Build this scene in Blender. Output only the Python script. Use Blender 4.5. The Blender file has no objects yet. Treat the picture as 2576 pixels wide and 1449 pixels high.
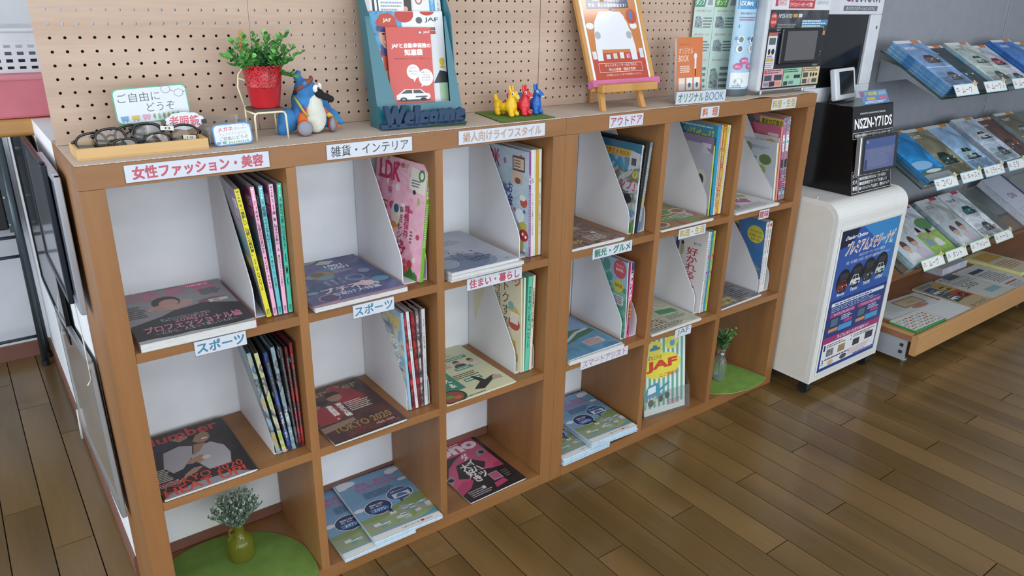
import bpy, bmesh, math, random
from mathutils import Matrix, Vector
SC = bpy.context.scene
COL = SC.collection
PI = math.pi
# ---------------------------------------------------------------- camera, world, lights, exposure
cd = bpy.data.cameras.new('camera'); cam = bpy.data.objects.new('camera', cd); COL.objects.link(cam)
cd.sensor_width = 36.0; cd.lens = 1886.663 * 36.0 / 2576.0; cd.clip_start = 0.02
cam.location = (-0.15806, -1.46320, 1.39342)
cam.rotation_euler = (1.195731, -0.020130, -0.637678)
SC.camera = cam
SC.view_settings.view_transform = 'Standard'; SC.view_settings.look = 'None'
SC.view_settings.exposure = 0.0; SC.view_settings.gamma = 1.0; SC.view_settings.use_curve_mapping = False
W = bpy.data.worlds.new('daylight'); SC.world = W; W.use_nodes = True
W.node_tree.nodes['Background'].inputs[0].default_value = (0.80, 0.90, 1.0, 1)
W.node_tree.nodes['Background'].inputs[1].default_value = 1.2
SC.cycles.max_bounces = 8; SC.cycles.diffuse_bounces = 6; SC.cycles.glossy_bounces = 3
SC.cycles.transparent_max_bounces = 12; SC.cycles.caustics_reflective = False; SC.cycles.caustics_refractive = False
def area(name, loc, rot, sx, sy, e, col):
    l = bpy.data.lights.new(name, 'AREA'); l.shape = 'RECTANGLE'; l.size = sx; l.size_y = sy; l.energy = e; l.color = col
    o = bpy.data.objects.new(name, l); COL.objects.link(o); o.location = loc; o.rotation_euler = rot; return o
# daylight through the shop windows (front wall behind the viewer, and side wall on the left)
area('front_window_daylight', (0.9, -4.25, 1.35), (PI/2, 0, 0), 6.6, 2.1, 128, (0.86, 0.93, 1.0))
area('side_window_daylight', (-3.25, -0.95, 1.45), (PI/2, 0, -PI/2), 4.4, 1.9, 118, (0.86, 0.93, 1.0))
for i, (x, y) in enumerate([(0.2, -1.2), (2.6, -1.2), (0.2, -3.0), (2.6, -3.0)]):
    area('ceiling_tube_light', (x, y, 2.66), (0, 0, 0), 1.2, 0.25, 9, (1.0, 0.98, 0.95))

# ---------------------------------------------------------------- materials
def lin(c):
    return c/12.92 if c <= 0.04045 else ((c+0.055)/1.055)**2.4
def hx(s, g=1.0):
    return tuple(min(1.0, lin(int(s[i:i+2], 16)/255.0)*g) for i in (0, 2, 4)) + (1.0,)
MC = {}
def new_mat(key):
    m = bpy.data.materials.new(key); m.use_nodes = True; MC[key] = m
    return m, m.node_tree, m.node_tree.nodes['Principled BSDF']
def mat(col, rough=0.5, metal=0.0, bump=0.0, scale=60, spec=0.5, emit=0.0, coat=0.0, vary=0.06):
    key = 'm_%s_%.2f_%.1f_%.2f_%g_%.1f_%.1f_%.1f' % (col, rough, metal, bump, scale, spec, emit, coat)
    if key in MC: return MC[key]
    m, nt, b = new_mat(key)
    c = hx(col)
    b.inputs['Roughness'].default_value = rough; b.inputs['Metallic'].default_value = metal
    b.inputs['Specular IOR Level'].default_value = spec; b.inputs['Coat Weight'].default_value = coat
    b.inputs['Coat Roughness'].default_value = 0.08
    tc = nt.nodes.new('ShaderNodeTexCoord'); n = nt.nodes.new('ShaderNodeTexNoise')
    n.inputs['Scale'].default_value = scale*0.25; n.inputs['Detail'].default_value = 3
    nt.links.new(tc.outputs['Object'], n.inputs['Vector'])
    r = nt.nodes.new('ShaderNodeValToRGB')
    r.color_ramp.elements[0].position = 0.35; r.color_ramp.elements[1].position = 0.65
    r.color_ramp.elements[0].color = tuple(v*(1-vary) for v in c[:3]) + (1,)
    r.color_ramp.elements[1].color = tuple(min(1, v*(1+vary*0.5)) for v in c[:3]) + (1,)
    nt.links.new(n.outputs['Fac'], r.inputs['Fac']); nt.links.new(r.outputs['Color'], b.inputs['Base Color'])
    if emit:
        nt.links.new(r.outputs['Color'], b.inputs['Emission Color']); b.inputs['Emission Strength'].default_value = emit
    if bump:
        n2 = nt.nodes.new('ShaderNodeTexNoise'); n2.inputs['Scale'].default_value = scale*6; n2.inputs['Detail'].default_value = 2
        nt.links.new(tc.outputs['Object'], n2.inputs['Vector'])
        bp = nt.nodes.new('ShaderNodeBump'); bp.inputs['Strength'].default_value = bump; bp.inputs['Distance'].default_value = 0.001
        nt.links.new(n2.outputs['Fac'], bp.inputs['Height']); nt.links.new(bp.outputs['Normal'], b.inputs['Normal'])
    return m
def photo(cols, scale=40, rough=0.4, stretch=(1, 1, 1)):
    """mottled print: several inks mixed by noise, for photographic areas of covers"""
    key = 'photo_' + '_'.join(cols) + '_%g_%s' % (scale, stretch)
    if key in MC: return MC[key]
    m, nt, b = new_mat(key); b.inputs['Roughness'].default_value = rough
    tc = nt.nodes.new('ShaderNodeTexCoord'); mp = nt.nodes.new('ShaderNodeMapping'); mp.inputs['Scale'].default_value = stretch
    n = nt.nodes.new('ShaderNodeTexNoise'); n.inputs['Scale'].default_value = scale; n.inputs['Detail'].default_value = 2.5; n.inputs['Distortion'].default_value = 1.2
    nt.links.new(tc.outputs['Object'], mp.inputs['Vector']); nt.links.new(mp.outputs['Vector'], n.inputs['Vector'])
    r = nt.nodes.new('ShaderNodeValToRGB'); e = r.color_ramp.elements; k = len(cols)
    e[0].position = 0.30; e[0].color = hx(cols[0]); e[1].position = 0.70; e[1].color = hx(cols[-1])
    for i in range(1, k-1):
        q = e.new(0.30 + 0.40*i/(k-1)); q.color = hx(cols[i])
    nt.links.new(n.outputs['Fac'], r.inputs['Fac']); nt.links.new(r.outputs['Color'], b.inputs['Base Color'])
    return m
def wood(key, cols, axis=0, scale=9.0, rough=0.42, fine=0.25, coat=0.0, rnd=0.0, ring=0.0):
    """wood grain stretched along one axis; rnd shifts tone and pattern per object"""
    if key in MC: return MC[key]
    m, nt, b = new_mat(key); b.inputs['Roughness'].default_value = rough
    b.inputs['Coat Weight'].default_value = coat; b.inputs['Coat Roughness'].default_value = 0.12
    L = nt.links.new
    tc = nt.nodes.new('ShaderNodeTexCoord'); mp = nt.nodes.new('ShaderNodeMapping')
    s = [1.0, 1.0, 1.0]; s[axis] = 0.09; mp.inputs['Scale'].default_value = s
    L(tc.outputs['Object'], mp.inputs['Vector']); vec = mp.outputs['Vector']
    if rnd:
        oi = nt.nodes.new('ShaderNodeObjectInfo'); mu = nt.nodes.new('ShaderNodeVectorMath'); mu.operation = 'SCALE'
        cb = nt.nodes.new('ShaderNodeCombineXYZ')
        for i in range(3): L(oi.outputs['Random'], cb.inputs[i])
        L(cb.outputs[0], mu.inputs[0]); mu.inputs['Scale'].default_value = 37.0
        ad = nt.nodes.new('ShaderNodeVectorMath'); ad.operation = 'ADD'; L(vec, ad.inputs[0]); L(mu.outputs[0], ad.inputs[1]); vec = ad.outputs[0]
    n = nt.nodes.new('ShaderNodeTexNoise'); n.inputs['Scale'].default_value = scale; n.inputs['Detail'].default_value = 4; n.inputs['Distortion'].default_value = 0.6
    n2 = nt.nodes.new('ShaderNodeTexNoise'); n2.inputs['Scale'].default_value = scale*14; n2.inputs['Detail'].default_value = 3
    L(vec, n.inputs['Vector']); L(vec, n2.inputs['Vector'])
    r = nt.nodes.new('ShaderNodeValToRGB'); e = r.color_ramp.elements
    e[0].position = 0.32; e[0].color = hx(cols[0]); e[1].position = 0.68; e[1].color = hx(cols[1])
    fac = n.outputs['Fac']
    if ring:
        wv = nt.nodes.new('ShaderNodeTexWave'); wv.wave_type = 'RINGS'; wv.rings_direction = 'SPHERICAL'
        wv.inputs['Scale'].default_value = ring; wv.inputs['Distortion'].default_value = 5; wv.inputs['Detail'].default_value = 2; wv.inputs['Detail Scale'].default_value = 1.2
        L(vec, wv.inputs['Vector'])
        mx0 = nt.nodes.new('ShaderNodeMix'); mx0.inputs[0].default_value = 0.45
        L(n.outputs['Fac'], mx0.inputs[2]); L(wv.outputs['Fac'], mx0.inputs[3]); fac = mx0.outputs[0]
    L(fac, r.inputs['Fac'])
    mx = nt.nodes.new('ShaderNodeMix'); mx.data_type = 'RGBA'; mx.blend_type = 'MULTIPLY'; mx.inputs[0].default_value = fine
    L(r.outputs['Color'], mx.inputs[6]); L(n2.outputs['Fac'], mx.inputs[7]); out = mx.outputs[2]
    if rnd:
        hs = nt.nodes.new('ShaderNodeHueSaturation'); mr = nt.nodes.new('ShaderNodeMapRange')
        mr.inputs[3].default_value = 1-rnd; mr.inputs[4].default_value = 1+rnd
        L(oi.outputs['Random'], mr.inputs[0]); L(mr.outputs[0], hs.inputs['Value']); L(out, hs.inputs['Color']); out = hs.outputs['Color']
    L(out, b.inputs['Base Color'])
    bp = nt.nodes.new('ShaderNodeBump'); bp.inputs['Strength'].default_value = 0.08; bp.inputs['Distance'].default_value = 0.001
    L(n2.outputs['Fac'], bp.inputs['Height']); L(bp.outputs['Normal'], b.inputs['Normal'])
    return m
def glass(col, rough=0.02, key=None, alpha=0.25, tint=1.0):
    key = key or 'glass_%s_%.2f' % (col, alpha)
    if key in MC: return MC[key]
    m, nt, b = new_mat(key); L = nt.links.new
    b.inputs['Base Color'].default_value = hx(col); b.inputs['Roughness'].default_value = rough
    tr = nt.nodes.new('ShaderNodeBsdfTransparent'); c = hx(col); tr.inputs[0].default_value = tuple(1-(1-v)*tint for v in c[:3]) + (1,)
    lw = nt.nodes.new('ShaderNodeLayerWeight'); lw.inputs[0].default_value = 0.5
    pw = nt.nodes.new('ShaderNodeMath'); pw.operation = 'POWER'; pw.inputs[1].default_value = 5.0; L(lw.outputs['Facing'], pw.inputs[0])
    fr = nt.nodes.new('ShaderNodeMath'); fr.operation = 'MULTIPLY_ADD'; fr.inputs[1].default_value = 0.85; fr.inputs[2].default_value = 0.035; L(pw.outputs[0], fr.inputs[0])
    gl = nt.nodes.new('ShaderNodeBsdfGlossy'); gl.inputs['Roughness'].default_value = rough
    m1 = nt.nodes.new('ShaderNodeMixShader'); L(fr.outputs[0], m1.inputs[0]); L(tr.outputs[0], m1.inputs[1]); L(gl.outputs[0], m1.inputs[2])
    mx = nt.nodes.new('ShaderNodeMixShader'); mx.inputs[0].default_value = alpha; L(m1.outputs[0], mx.inputs[1]); L(b.outputs[0], mx.inputs[2])
    L(mx.outputs[0], nt.nodes['Material Output'].inputs[0])
    return m

# ---------------------------------------------------------------- geometry helpers
class MB:
    def __init__(s): s.v = []; s.f = []; s.mi = []; s.mats = []
    def m(s, mt):
        if isinstance(mt, str): mt = mat(mt)
        if mt not in s.mats: s.mats.append(mt)
        return s.mats.index(mt)
    def poly(s, pts, mt):
        k = len(s.v); s.v += [tuple(p) for p in pts]; s.f.append(tuple(range(k, k+len(pts)))); s.mi.append(s.m(mt)); return s
    def mesh(s, vs, fs, mt):
        k = len(s.v); s.v += [tuple(p) for p in vs]; q = s.m(mt)
        for f in fs: s.f.append(tuple(i+k for i in f)); s.mi.append(q)
        return s
    def box(s, a, b, mt, M=None):
        x0, y0, z0 = a; x1, y1, z1 = b
        vs = [(x0,y0,z0),(x1,y0,z0),(x1,y1,z0),(x0,y1,z0),(x0,y0,z1),(x1,y0,z1),(x1,y1,z1),(x0,y1,z1)]
        if M is not None: vs = [tuple(M @ Vector(v)) for v in vs]
        return s.mesh(vs, [(3,2,1,0),(4,5,6,7),(0,1,5,4),(1,2,6,5),(2,3,7,6),(3,0,4,7)], mt)
    def prism(s, pts, ax, a0, a1, mt, mcap=None):
        """extrude a 2D outline along axis ax"""
        def P(p, a): return {0: (a, p[0], p[1]), 1: (p[0], a, p[1]), 2: (p[0], p[1], a)}[ax]
        n = len(pts)
        vs = [P(p, a0) for p in pts] + [P(p, a1) for p in pts]
        s.mesh(vs, [(i, (i+1) % n, n+(i+1) % n, n+i) for i in range(n)], mt)
        s.poly([P(p, a0) for p in reversed(pts)], mcap or mt); s.poly([P(p, a1) for p in pts], mcap or mt)
        return s
    def tube(s, path, r, mt, n=8, cyc=False):
        path = [Vector(p) for p in path]; k = len(path); vs = []; fs = []
        rr = r if isinstance(r, (list, tuple)) else [r]*k
        up = None
        for i, p in enumerate(path):
            a = path[(i-1) % k] if (cyc or i > 0) else p; b = path[(i+1) % k] if (cyc or i < k-1) else p
            t = (b-a).normalized()
            if up is None:
                up = t.orthogonal().normalized()
            up = (up - t*up.dot(t)); up = up.normalized() if up.length > 1e-6 else t.orthogonal().normalized()
            w = t.cross(up)
            for j in range(n):
                an = 2*PI*j/n; vs.append(p + (up*math.cos(an)+w*math.sin(an))*rr[i])
        seg = k if cyc else k-1
        for i in range(seg):
            i2 = (i+1) % k
            for j in range(n):
                fs.append((i*n+j, i*n+(j+1) % n, i2*n+(j+1) % n, i2*n+j))
        if not cyc:
            fs.append(tuple(reversed(range(n)))); fs.append(tuple(range((k-1)*n, k*n)))
        return s.mesh(vs, fs, mt)
    def lathe(s, prof, c, mt, n=24, cap=True):
        cx, cy = c; vs = []; fs = []; k = len(prof)
        for r, z in prof:
            for j in range(n):
                a = 2*PI*j/n; vs.append((cx+r*math.cos(a), cy+r*math.sin(a), z))
        for i in range(k-1):
            for j in range(n):
                fs.append((i*n+j, i*n+(j+1) % n, (i+1)*n+(j+1) % n, (i+1)*n+j))
        if cap:
            fs.append(tuple(reversed(range(n)))); fs.append(tuple(range((k-1)*n, k*n)))
        return s.mesh(vs, fs, mt)
    def ball(s, c, r, mt, M=None, n=14, m_=9):
        vs = []; fs = []
        for i in range(m_+1):
            ph = -PI/2 + PI*i/m_
            for j in range(n):
                a = 2*PI*j/n; v = Vector((r[0]*math.cos(ph)*math.cos(a), r[1]*math.cos(ph)*math.sin(a), r[2]*math.sin(ph)))
                if M is not None: v = M @ v
                vs.append(v+Vector(c))
        for i in range(m_):
            for j in range(n): fs.append((i*n+j, i*n+(j+1) % n, (i+1)*n+(j+1) % n, (i+1)*n+j))
        return s.mesh(vs, fs, mt)
    def data(s, name, smooth=False):
        me = bpy.data.meshes.new(name); me.from_pydata(s.v, [], s.f)
        for mt in s.mats: me.materials.append(mt)
        me.polygons.foreach_set('material_index', s.mi)
        if smooth: me.polygons.foreach_set('use_smooth', [True]*len(s.f))
        me.update(); return me
    def build(s, name, parent=None, smooth=False, bevel=0.0, loc=None, seg=2):
        o = bpy.data.objects.new(name, s.data(name, smooth)); COL.objects.link(o)
        if parent is not None: o.parent = parent
        if loc: o.location = loc
        if bevel:
            b = o.modifiers.new('bevel', 'BEVEL'); b.width = bevel; b.segments = seg; b.limit_method = 'ANGLE'; b.angle_limit = 0.6
        return o
def tag(o, label=None, cat=None, group=None, kind=None):
    if label: o['label'] = label
    if cat: o['category'] = cat
    if group: o['group'] = group
    if kind: o['kind'] = kind
    return o
def thing(name, label, cat, M=None, group=None):
    o = bpy.data.objects.new(name, None); COL.objects.link(o); o.empty_display_size = 0.05
    if M is not None: o.matrix_world = M if isinstance(M, Matrix) else Matrix.Translation(M)
    return tag(o, label, cat, group)
def blob(name, balls, mt, parent, vox=0.003, smooth_it=6):
    """one continuous body: ellipsoids and limbs fused by a voxel remesh"""
    b = MB()
    for q in balls:
        if q[0] == 'b': b.ball(q[1], q[2], mt, q[3] if len(q) > 3 else None)
        else: b.tube(q[1], q[2], mt, 10)
    me = b.data('tmp'); o = bpy.data.objects.new('tmp', me); COL.objects.link(o)
    r = o.modifiers.new('r', 'REMESH'); r.mode = 'VOXEL'; r.voxel_size = vox
    sm = o.modifiers.new('s', 'SMOOTH'); sm.iterations = smooth_it; sm.factor = 0.5
    dg = bpy.context.evaluated_depsgraph_get(); m2 = bpy.data.meshes.new_from_object(o.evaluated_get(dg))
    bpy.data.objects.remove(o); bpy.data.meshes.remove(me)
    m2.name = name; m2.materials.clear(); m2.materials.append(mt)
    m2.polygons.foreach_set('material_index', [0]*len(m2.polygons)); m2.polygons.foreach_set('use_smooth', [True]*len(m2.polygons))
    o2 = bpy.data.objects.new(name, m2); COL.objects.link(o2); o2.parent = parent
    return o2
def copy_tree(o, parent=None):
    c = o.copy(); COL.objects.link(c)
    if parent is not None: c.parent = parent
    for ch in list(o.children): copy_tree(ch, c)
    return c

# ---------------------------------------------------------------- flat print (lettering, pictures) laid on real surfaces
TX = {}
def glyphs(text, bold):
    k = (text, bold)
    if k in TX: return TX[k]
    c = bpy.data.curves.new('txt', 'FONT'); c.body = text; c.size = 1; c.resolution_u = 2; c.offset = bold
    if '\n' in text: c.space_line = 0.95; c.align_x = 'CENTER'
    o = bpy.data.objects.new('txt', c); COL.objects.link(o)
    dg = bpy.context.evaluated_depsgraph_get(); m = bpy.data.meshes.new_from_object(o.evaluated_get(dg))
    vs = [(v.co.x, v.co.y) for v in m.vertices]; fs = [tuple(p.vertices) for p in m.polygons]
    bpy.data.objects.remove(o); bpy.data.curves.remove(c); bpy.data.meshes.remove(m)
    if vs:
        x0 = min(v[0] for v in vs); x1 = max(v[0] for v in vs); y0 = min(v[1] for v in vs); y1 = max(v[1] for v in vs)
        dx = max(x1-x0, 1e-4); dy = max(y1-y0, 1e-4)
        vs = [((v[0]-x0)/dx, (v[1]-y0)/dy) for v in vs]
    TX[k] = (vs, fs); return TX[k]
def ell(cx, cy, rx, ry, n=20, a0=0, a1=2*PI):
    return [(cx+rx*math.cos(a0+(a1-a0)*i/n), cy+ry*math.sin(a0+(a1-a0)*i/n)) for i in range(n)]
def clip01(pts):
    for ax, lim, sg in ((0, 0.0, 1), (0, 1.0, -1), (1, 0.0, 1), (1, 1.0, -1)):
        out = []; n = len(pts)
        for i in range(n):
            a, b = pts[i], pts[(i+1) % n]; da = sg*(a[ax]-lim); db = sg*(b[ax]-lim)
            if da >= 0: out.append(a)
            if (da > 0 > db) or (da < 0 < db):
                t = da/(da-db); out.append((a[0]+(b[0]-a[0])*t, a[1]+(b[1]-a[1])*t))
        pts = out
        if len(pts) < 3: return []
    return pts
class Clipped:
    """collects flat shapes in sheet fractions and trims them at the sheet's edge"""
    def __init__(s, mb, f, clip): s.mb = mb; s.f = f; s.clip = clip
    def shape(s, pts, z, m):
        if s.clip and any(not (0 <= p[0] <= 1 and 0 <= p[1] <= 1) for p in pts): pts = clip01(list(pts))
        if len(pts) > 2: s.mb.poly([s.f(p[0], p[1], z) for p in pts], m)
    def faces(s, pts, fs, z, m):
        if s.clip and any(not (0 <= p[0] <= 1 and 0 <= p[1] <= 1) for p in pts):
            for q in fs: s.shape([pts[i] for i in q], z, m)
        else: s.mb.mesh([s.f(p[0], p[1], z) for p in pts], fs, m)
def desat(c, k=0.13):
    v = [int(c[i:i+2], 16) for i in (0, 2, 4)]; g = sum(v)/3.0
    return ''.join('%02x' % int(round(x+(g-x)*k)) for x in v)
def print_on(mb, f, els, w=1.0, h=1.0, rough=0.4, eps=0.000015, coat=0.0, clip=True):
    """els in fractions of the sheet; f(u, v, lift) -> local point. Layers stack by eps."""
    k = 1
    C_ = Clipped(mb, f, clip)
    def pm(c): return photo(*c) if isinstance(c, tuple) else mat(desat(c), rough, coat=coat, vary=0.02)
    for e in els:
        t = e[0]; z = 0.00006+k*eps
        if t == 'r': _, x0, y0, x1, y1, c = e; C_.shape([(x0, y0), (x1, y0), (x1, y1), (x0, y1)], z, pm(c))
        elif t == 'e': _, cx, cy, rx, ry, c = e; C_.shape(ell(cx, cy, rx, ry), z, pm(c))
        elif t == 'p': C_.shape(e[1], z, pm(e[2]))
        elif t == 'o':  # ring
            _, cx, cy, rx, ry, th, c = e; A = ell(cx, cy, rx, ry, 22); B = ell(cx, cy, rx-th*h/w if w else rx-th, ry-th, 22)
            for i in range(22):
                j = (i+1) % 22; C_.shape([A[i], A[j], B[j], B[i]], z, pm(c))
        elif t == 'd':  # drawn stroke through points
            _, pts, th, c = e
            for a, b in zip(pts[:-1], pts[1:]):
                dx = (b[0]-a[0])*w; dy = (b[1]-a[1])*h; L = math.hypot(dx, dy) or 1; nx = -dy/L*th/2/w; ny = dx/L*th/2/h
                C_.shape([(a[0]-nx, a[1]-ny), (b[0]-nx, b[1]-ny), (b[0]+nx, b[1]+ny), (a[0]+nx, a[1]+ny)], z, pm(c))
        elif t == 't':
            _, x0, y0, x1, y1, s, c = e[:7]; bold = e[7] if len(e) > 7 else 0.0; sh = e[8] if len(e) > 8 else 0.0
            if bold > .008 and any(ord(q) > 0x2fff for q in s):   # heavy strokes: thin outline laid four times, slightly shifted
                L_ = s.split('\n'); n1 = max(len(q) for q in L_); dx = bold*.8/max(1, n1)*abs(x1-x0); dy = bold*.8/len(L_)*abs(y1-y0)
                vs, fs = glyphs(s, .004)
                for i, (ax, ay) in enumerate(((-dx, -dy), (dx, -dy), (-dx, dy), (dx, dy))):
                    C_.faces([(x0+(x1-x0)*a+sh*b+ax, y0+(y1-y0)*b+ay) for a, b in vs], fs, z+i*eps*.2, pm(c))
            else:
                vs, fs = glyphs(s, bold)
                C_.faces([(x0+(x1-x0)*a+sh*b, y0+(y1-y0)*b) for a, b in vs], fs, z, pm(c))
        elif t == 'l':  # rows of tiny broken dashes standing for unreadable small print
            _, x0, y0, x1, y1, n, c = e[:7]; R = random.Random(int(x0*997+y0*771+n*13)); dh = (y1-y0)/n
            for i in range(n):
                x = x0; y = y0+dh*i+dh*0.25; xe = x1-(x1-x0)*R.random()*0.3
                while x < xe:
                    d = (x1-x0)*(0.03+0.09*R.random()); xx = min(x+d, xe)
                    C_.shape([(x, y), (xx, y), (xx, y+dh*0.5), (x, y+dh*0.5)], z, pm(c)); x = xx+(x1-x0)*0.018
        k += 1
    return mb
def remap(els, a, b):
    """squeeze a design into the band a..b of its sheet"""
    g = lambda v: a+(b-a)*v; k = b-a; out = []
    for e in els:
        t = e[0]; e = list(e)
        if t in 'rtl': e[2] = g(e[2]); e[4] = g(e[4])
        elif t in 'eo': e[2] = g(e[2]); e[4] = e[4]*k
        elif t in 'pd': e[1] = [(x, g(y)) for x, y in e[1]]
        out.append(tuple(e))
    return out
def car(x, y, w, h, col, dark='1c2024', wheel='15171a'):
    """small printed car seen three-quarter from the front"""
    X = lambda a: x+a*w; Y = lambda b: y+b*h
    return [('e', X(.5), Y(.06), w*.52, h*.09, '3a3d40'),
            ('p', [(X(0), Y(.15)), (X(.95), Y(.12)), (X(1), Y(.35)), (X(.96), Y(.58)), (X(.85), Y(.62)), (X(.72), Y(.95)), (X(.25), Y(.97)), (X(.08), Y(.62)), (X(0), Y(.5))], col),
            ('p', [(X(.13), Y(.62)), (X(.28), Y(.9)), (X(.46), Y(.9)), (X(.46), Y(.62))], dark),
            ('p', [(X(.5), Y(.62)), (X(.5), Y(.9)), (X(.7), Y(.89)), (X(.81), Y(.6))], dark),
            ('r', X(.55), Y(.28), X(.9), Y(.4), dark), ('e', X(.52), Y(.42), w*.05, h*.06, 'e8eef2'), ('e', X(.93), Y(.42), w*.04, h*.06, 'e8eef2'),
            ('e', X(.2), Y(.16), w*.1, h*.17, wheel), ('e', X(.78), Y(.13), w*.09, h*.14, wheel), ('e', X(.2), Y(.16), w*.05, h*.09, '8d9397')]
def bust(x, y, w, h, shirt, hair='2a2322', skin='c9a08a'):
    X = lambda a: x+a*w; Y = lambda b: y+b*h
    return [('p', [(X(0), Y(0)), (X(1), Y(0)), (X(.93), Y(.3)), (X(.65), Y(.45)), (X(.35), Y(.45)), (X(.07), Y(.3))], shirt),
            ('r', X(.42), Y(.38), X(.58), Y(.55), skin), ('e', X(.5), Y(.74), w*.26, h*.26, hair), ('e', X(.5), Y(.67), w*.2, h*.2, skin),
            ('p', [(X(.28), Y(.74)), (X(.72), Y(.74)), (X(.68), Y(.92)), (X(.32), Y(.92))], hair),
            ('e', X(.43), Y(.68), w*.03, h*.015, '2b2020'), ('e', X(.57), Y(.68), w*.03, h*.015, '2b2020'), ('e', X(.5), Y(.575), w*.06, h*.015, 'a3504a')]

# ---------------------------------------------------------------- the setting
FW = ['5a4326', '7d6038']
M_plank = wood('floor_board_wood', ['67502e', '7a5f39'], axis=1, scale=7.0, rough=0.26, fine=0.25, coat=0.2, rnd=0.07, ring=2.0)
M_floor = wood('floor_base_wood', ['0c0906', '120d08'], axis=1, scale=6, rough=0.9)
fl = MB().box((-3.2, -4.2, -0.10), (6.2, 1.85, -0.0045), M_floor).build('floor'); tag(fl, kind='structure')
pl_me = MB().box((-0.0467, 0, -0.0045), (0.0467, 0.8560, 0), M_plank).data('plank')
k0 = 0.897
offs = [-0.109, -0.336, -0.586]
for i in range(-14, 40):
    xc = k0 + (i+0.5)*0.0963
    y0 = offs[i % 3]
    for j in range(-2, 3):
        yy = y0 + j*0.859
        if yy > 1.83 or yy+0.857 < -1.3: continue
        if xc > 2.75 and yy > 0.9: continue
        if xc > 3.4 and yy > 0.5: continue
        if 0.03 < xc < 2.7 and yy > 0.30: continue
        o = bpy.data.objects.new('plank', pl_me); COL.objects.link(o); o.parent = fl; o.location = (xc, yy, 0)
        if yy+0.857 > 1.84: o.scale = (1, (1.84-yy)/0.857, 1)
# far planks beyond the part of the floor seen closely are one base sheet
M_wall = mat('dde0e6', 0.7, bump=0.15, scale=30); M_wall2 = mat('eceef1', 0.7, bump=0.15, scale=30)
M_base = mat('7d5548', 0.5); M_ceil = mat('e4e4e0', 0.8)
tag(MB().box((0.0, 0.285, 0.0), (2.74, 0.62, 1.098), M_wall2).build('wall_back'), kind='structure')
tag(MB().box((0.0, 0.62, 0.0), (2.74, 1.84, 1.058), M_wall2).build('wall_partition'), kind='structure')
tag(MB().box((-0.003, 0.281, 0.0), (2.74, 0.285, 0.066), M_base).build('baseboard_back'), kind='structure')
tag(MB().box((-0.006, 0.285, 0.0), (0.0, 1.84, 0.060), M_base).build('baseboard_left'), kind='structure')
tag(MB().box((-3.2, 1.84, -0.1), (6.2, 1.94, 2.8), M_wall).build('wall_far'), kind='structure')
tag(MB().box((-3.2, 1.832, 0.0), (-0.006, 1.84, 0.062), M_base).build('baseboard_far'), kind='structure')
tag(MB().box((-3.2, -4.3, 2.75), (6.2, 1.94, 2.85), M_ceil).build('ceiling'), kind='structure')
tag(MB().box((6.2, -4.3, -0.1), (6.3, 1.94, 2.8), M_wall).build('wall_right'), kind='structure')
wl = MB(); wl.box((-3.3, -4.3, -0.1), (-3.2, 1.94, 0.45), M_wall); wl.box((-3.3, -4.3, 2.45), (-3.2, 1.94, 2.8), M_wall)
wl.box((-3.3, -4.3, 0.45), (-3.2, -3.25, 2.45), M_wall); wl.box((-3.3, 1.35, 0.45), (-3.2, 1.94, 2.45), M_wall)
tag(wl.build('wall_left'), kind='structure')
wf = MB(); wf.box((-3.2, -4.3, -0.1), (6.2, -4.2, 0.25), M_wall); wf.box((-3.2, -4.3, 2.45), (6.2, -4.2, 2.8), M_wall)
wf.box((-3.2, -4.3, 0.25), (-2.45, -4.2, 2.45), M_wall); wf.box((4.25, -4.3, 0.25), (6.2, -4.2, 2.45), M_wall)
tag(wf.build('wall_front'), kind='structure')
M_alu = mat('9aa0a4', 0.35, 0.9)
def window(name, a, b, n, ax):
    w = thing(name, None, None); tag(w, kind='structure')
    fr = MB(); th = 0.05
    if ax == 0:
        y = a[1]
        fr.box((a[0], y-.03, a[2]), (b[0], y+.03, a[2]+th), M_alu); fr.box((a[0], y-.03, b[2]-th), (b[0], y+.03, b[2]), M_alu)
        for i in range(n+1):
            x = a[0]+(b[0]-a[0]-th)*i/n; fr.box((x, y-.03, a[2]+th), (x+th, y+.03, b[2]-th), M_alu)
    else:
        x = a[0]
        fr.box((x-.03, a[1], a[2]), (x+.03, b[1], a[2]+th), M_alu); fr.box((x-.03, a[1], b[2]-th), (x+.03, b[1], b[2]), M_alu)
        for i in range(n+1):
            y = a[1]+(b[1]-a[1]-th)*i/n; fr.box((x-.03, y, a[2]+th), (x+.03, y+th, b[2]-th), M_alu)
    fr.build('window_frame', w)
window('window_1', (-2.45, -4.22, 0.25), (4.25, -4.22, 2.45), 5, 0)
window('window_2', (-3.22, -3.25, 0.45), (-3.22, 1.35, 2.45), 4, 1)

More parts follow.
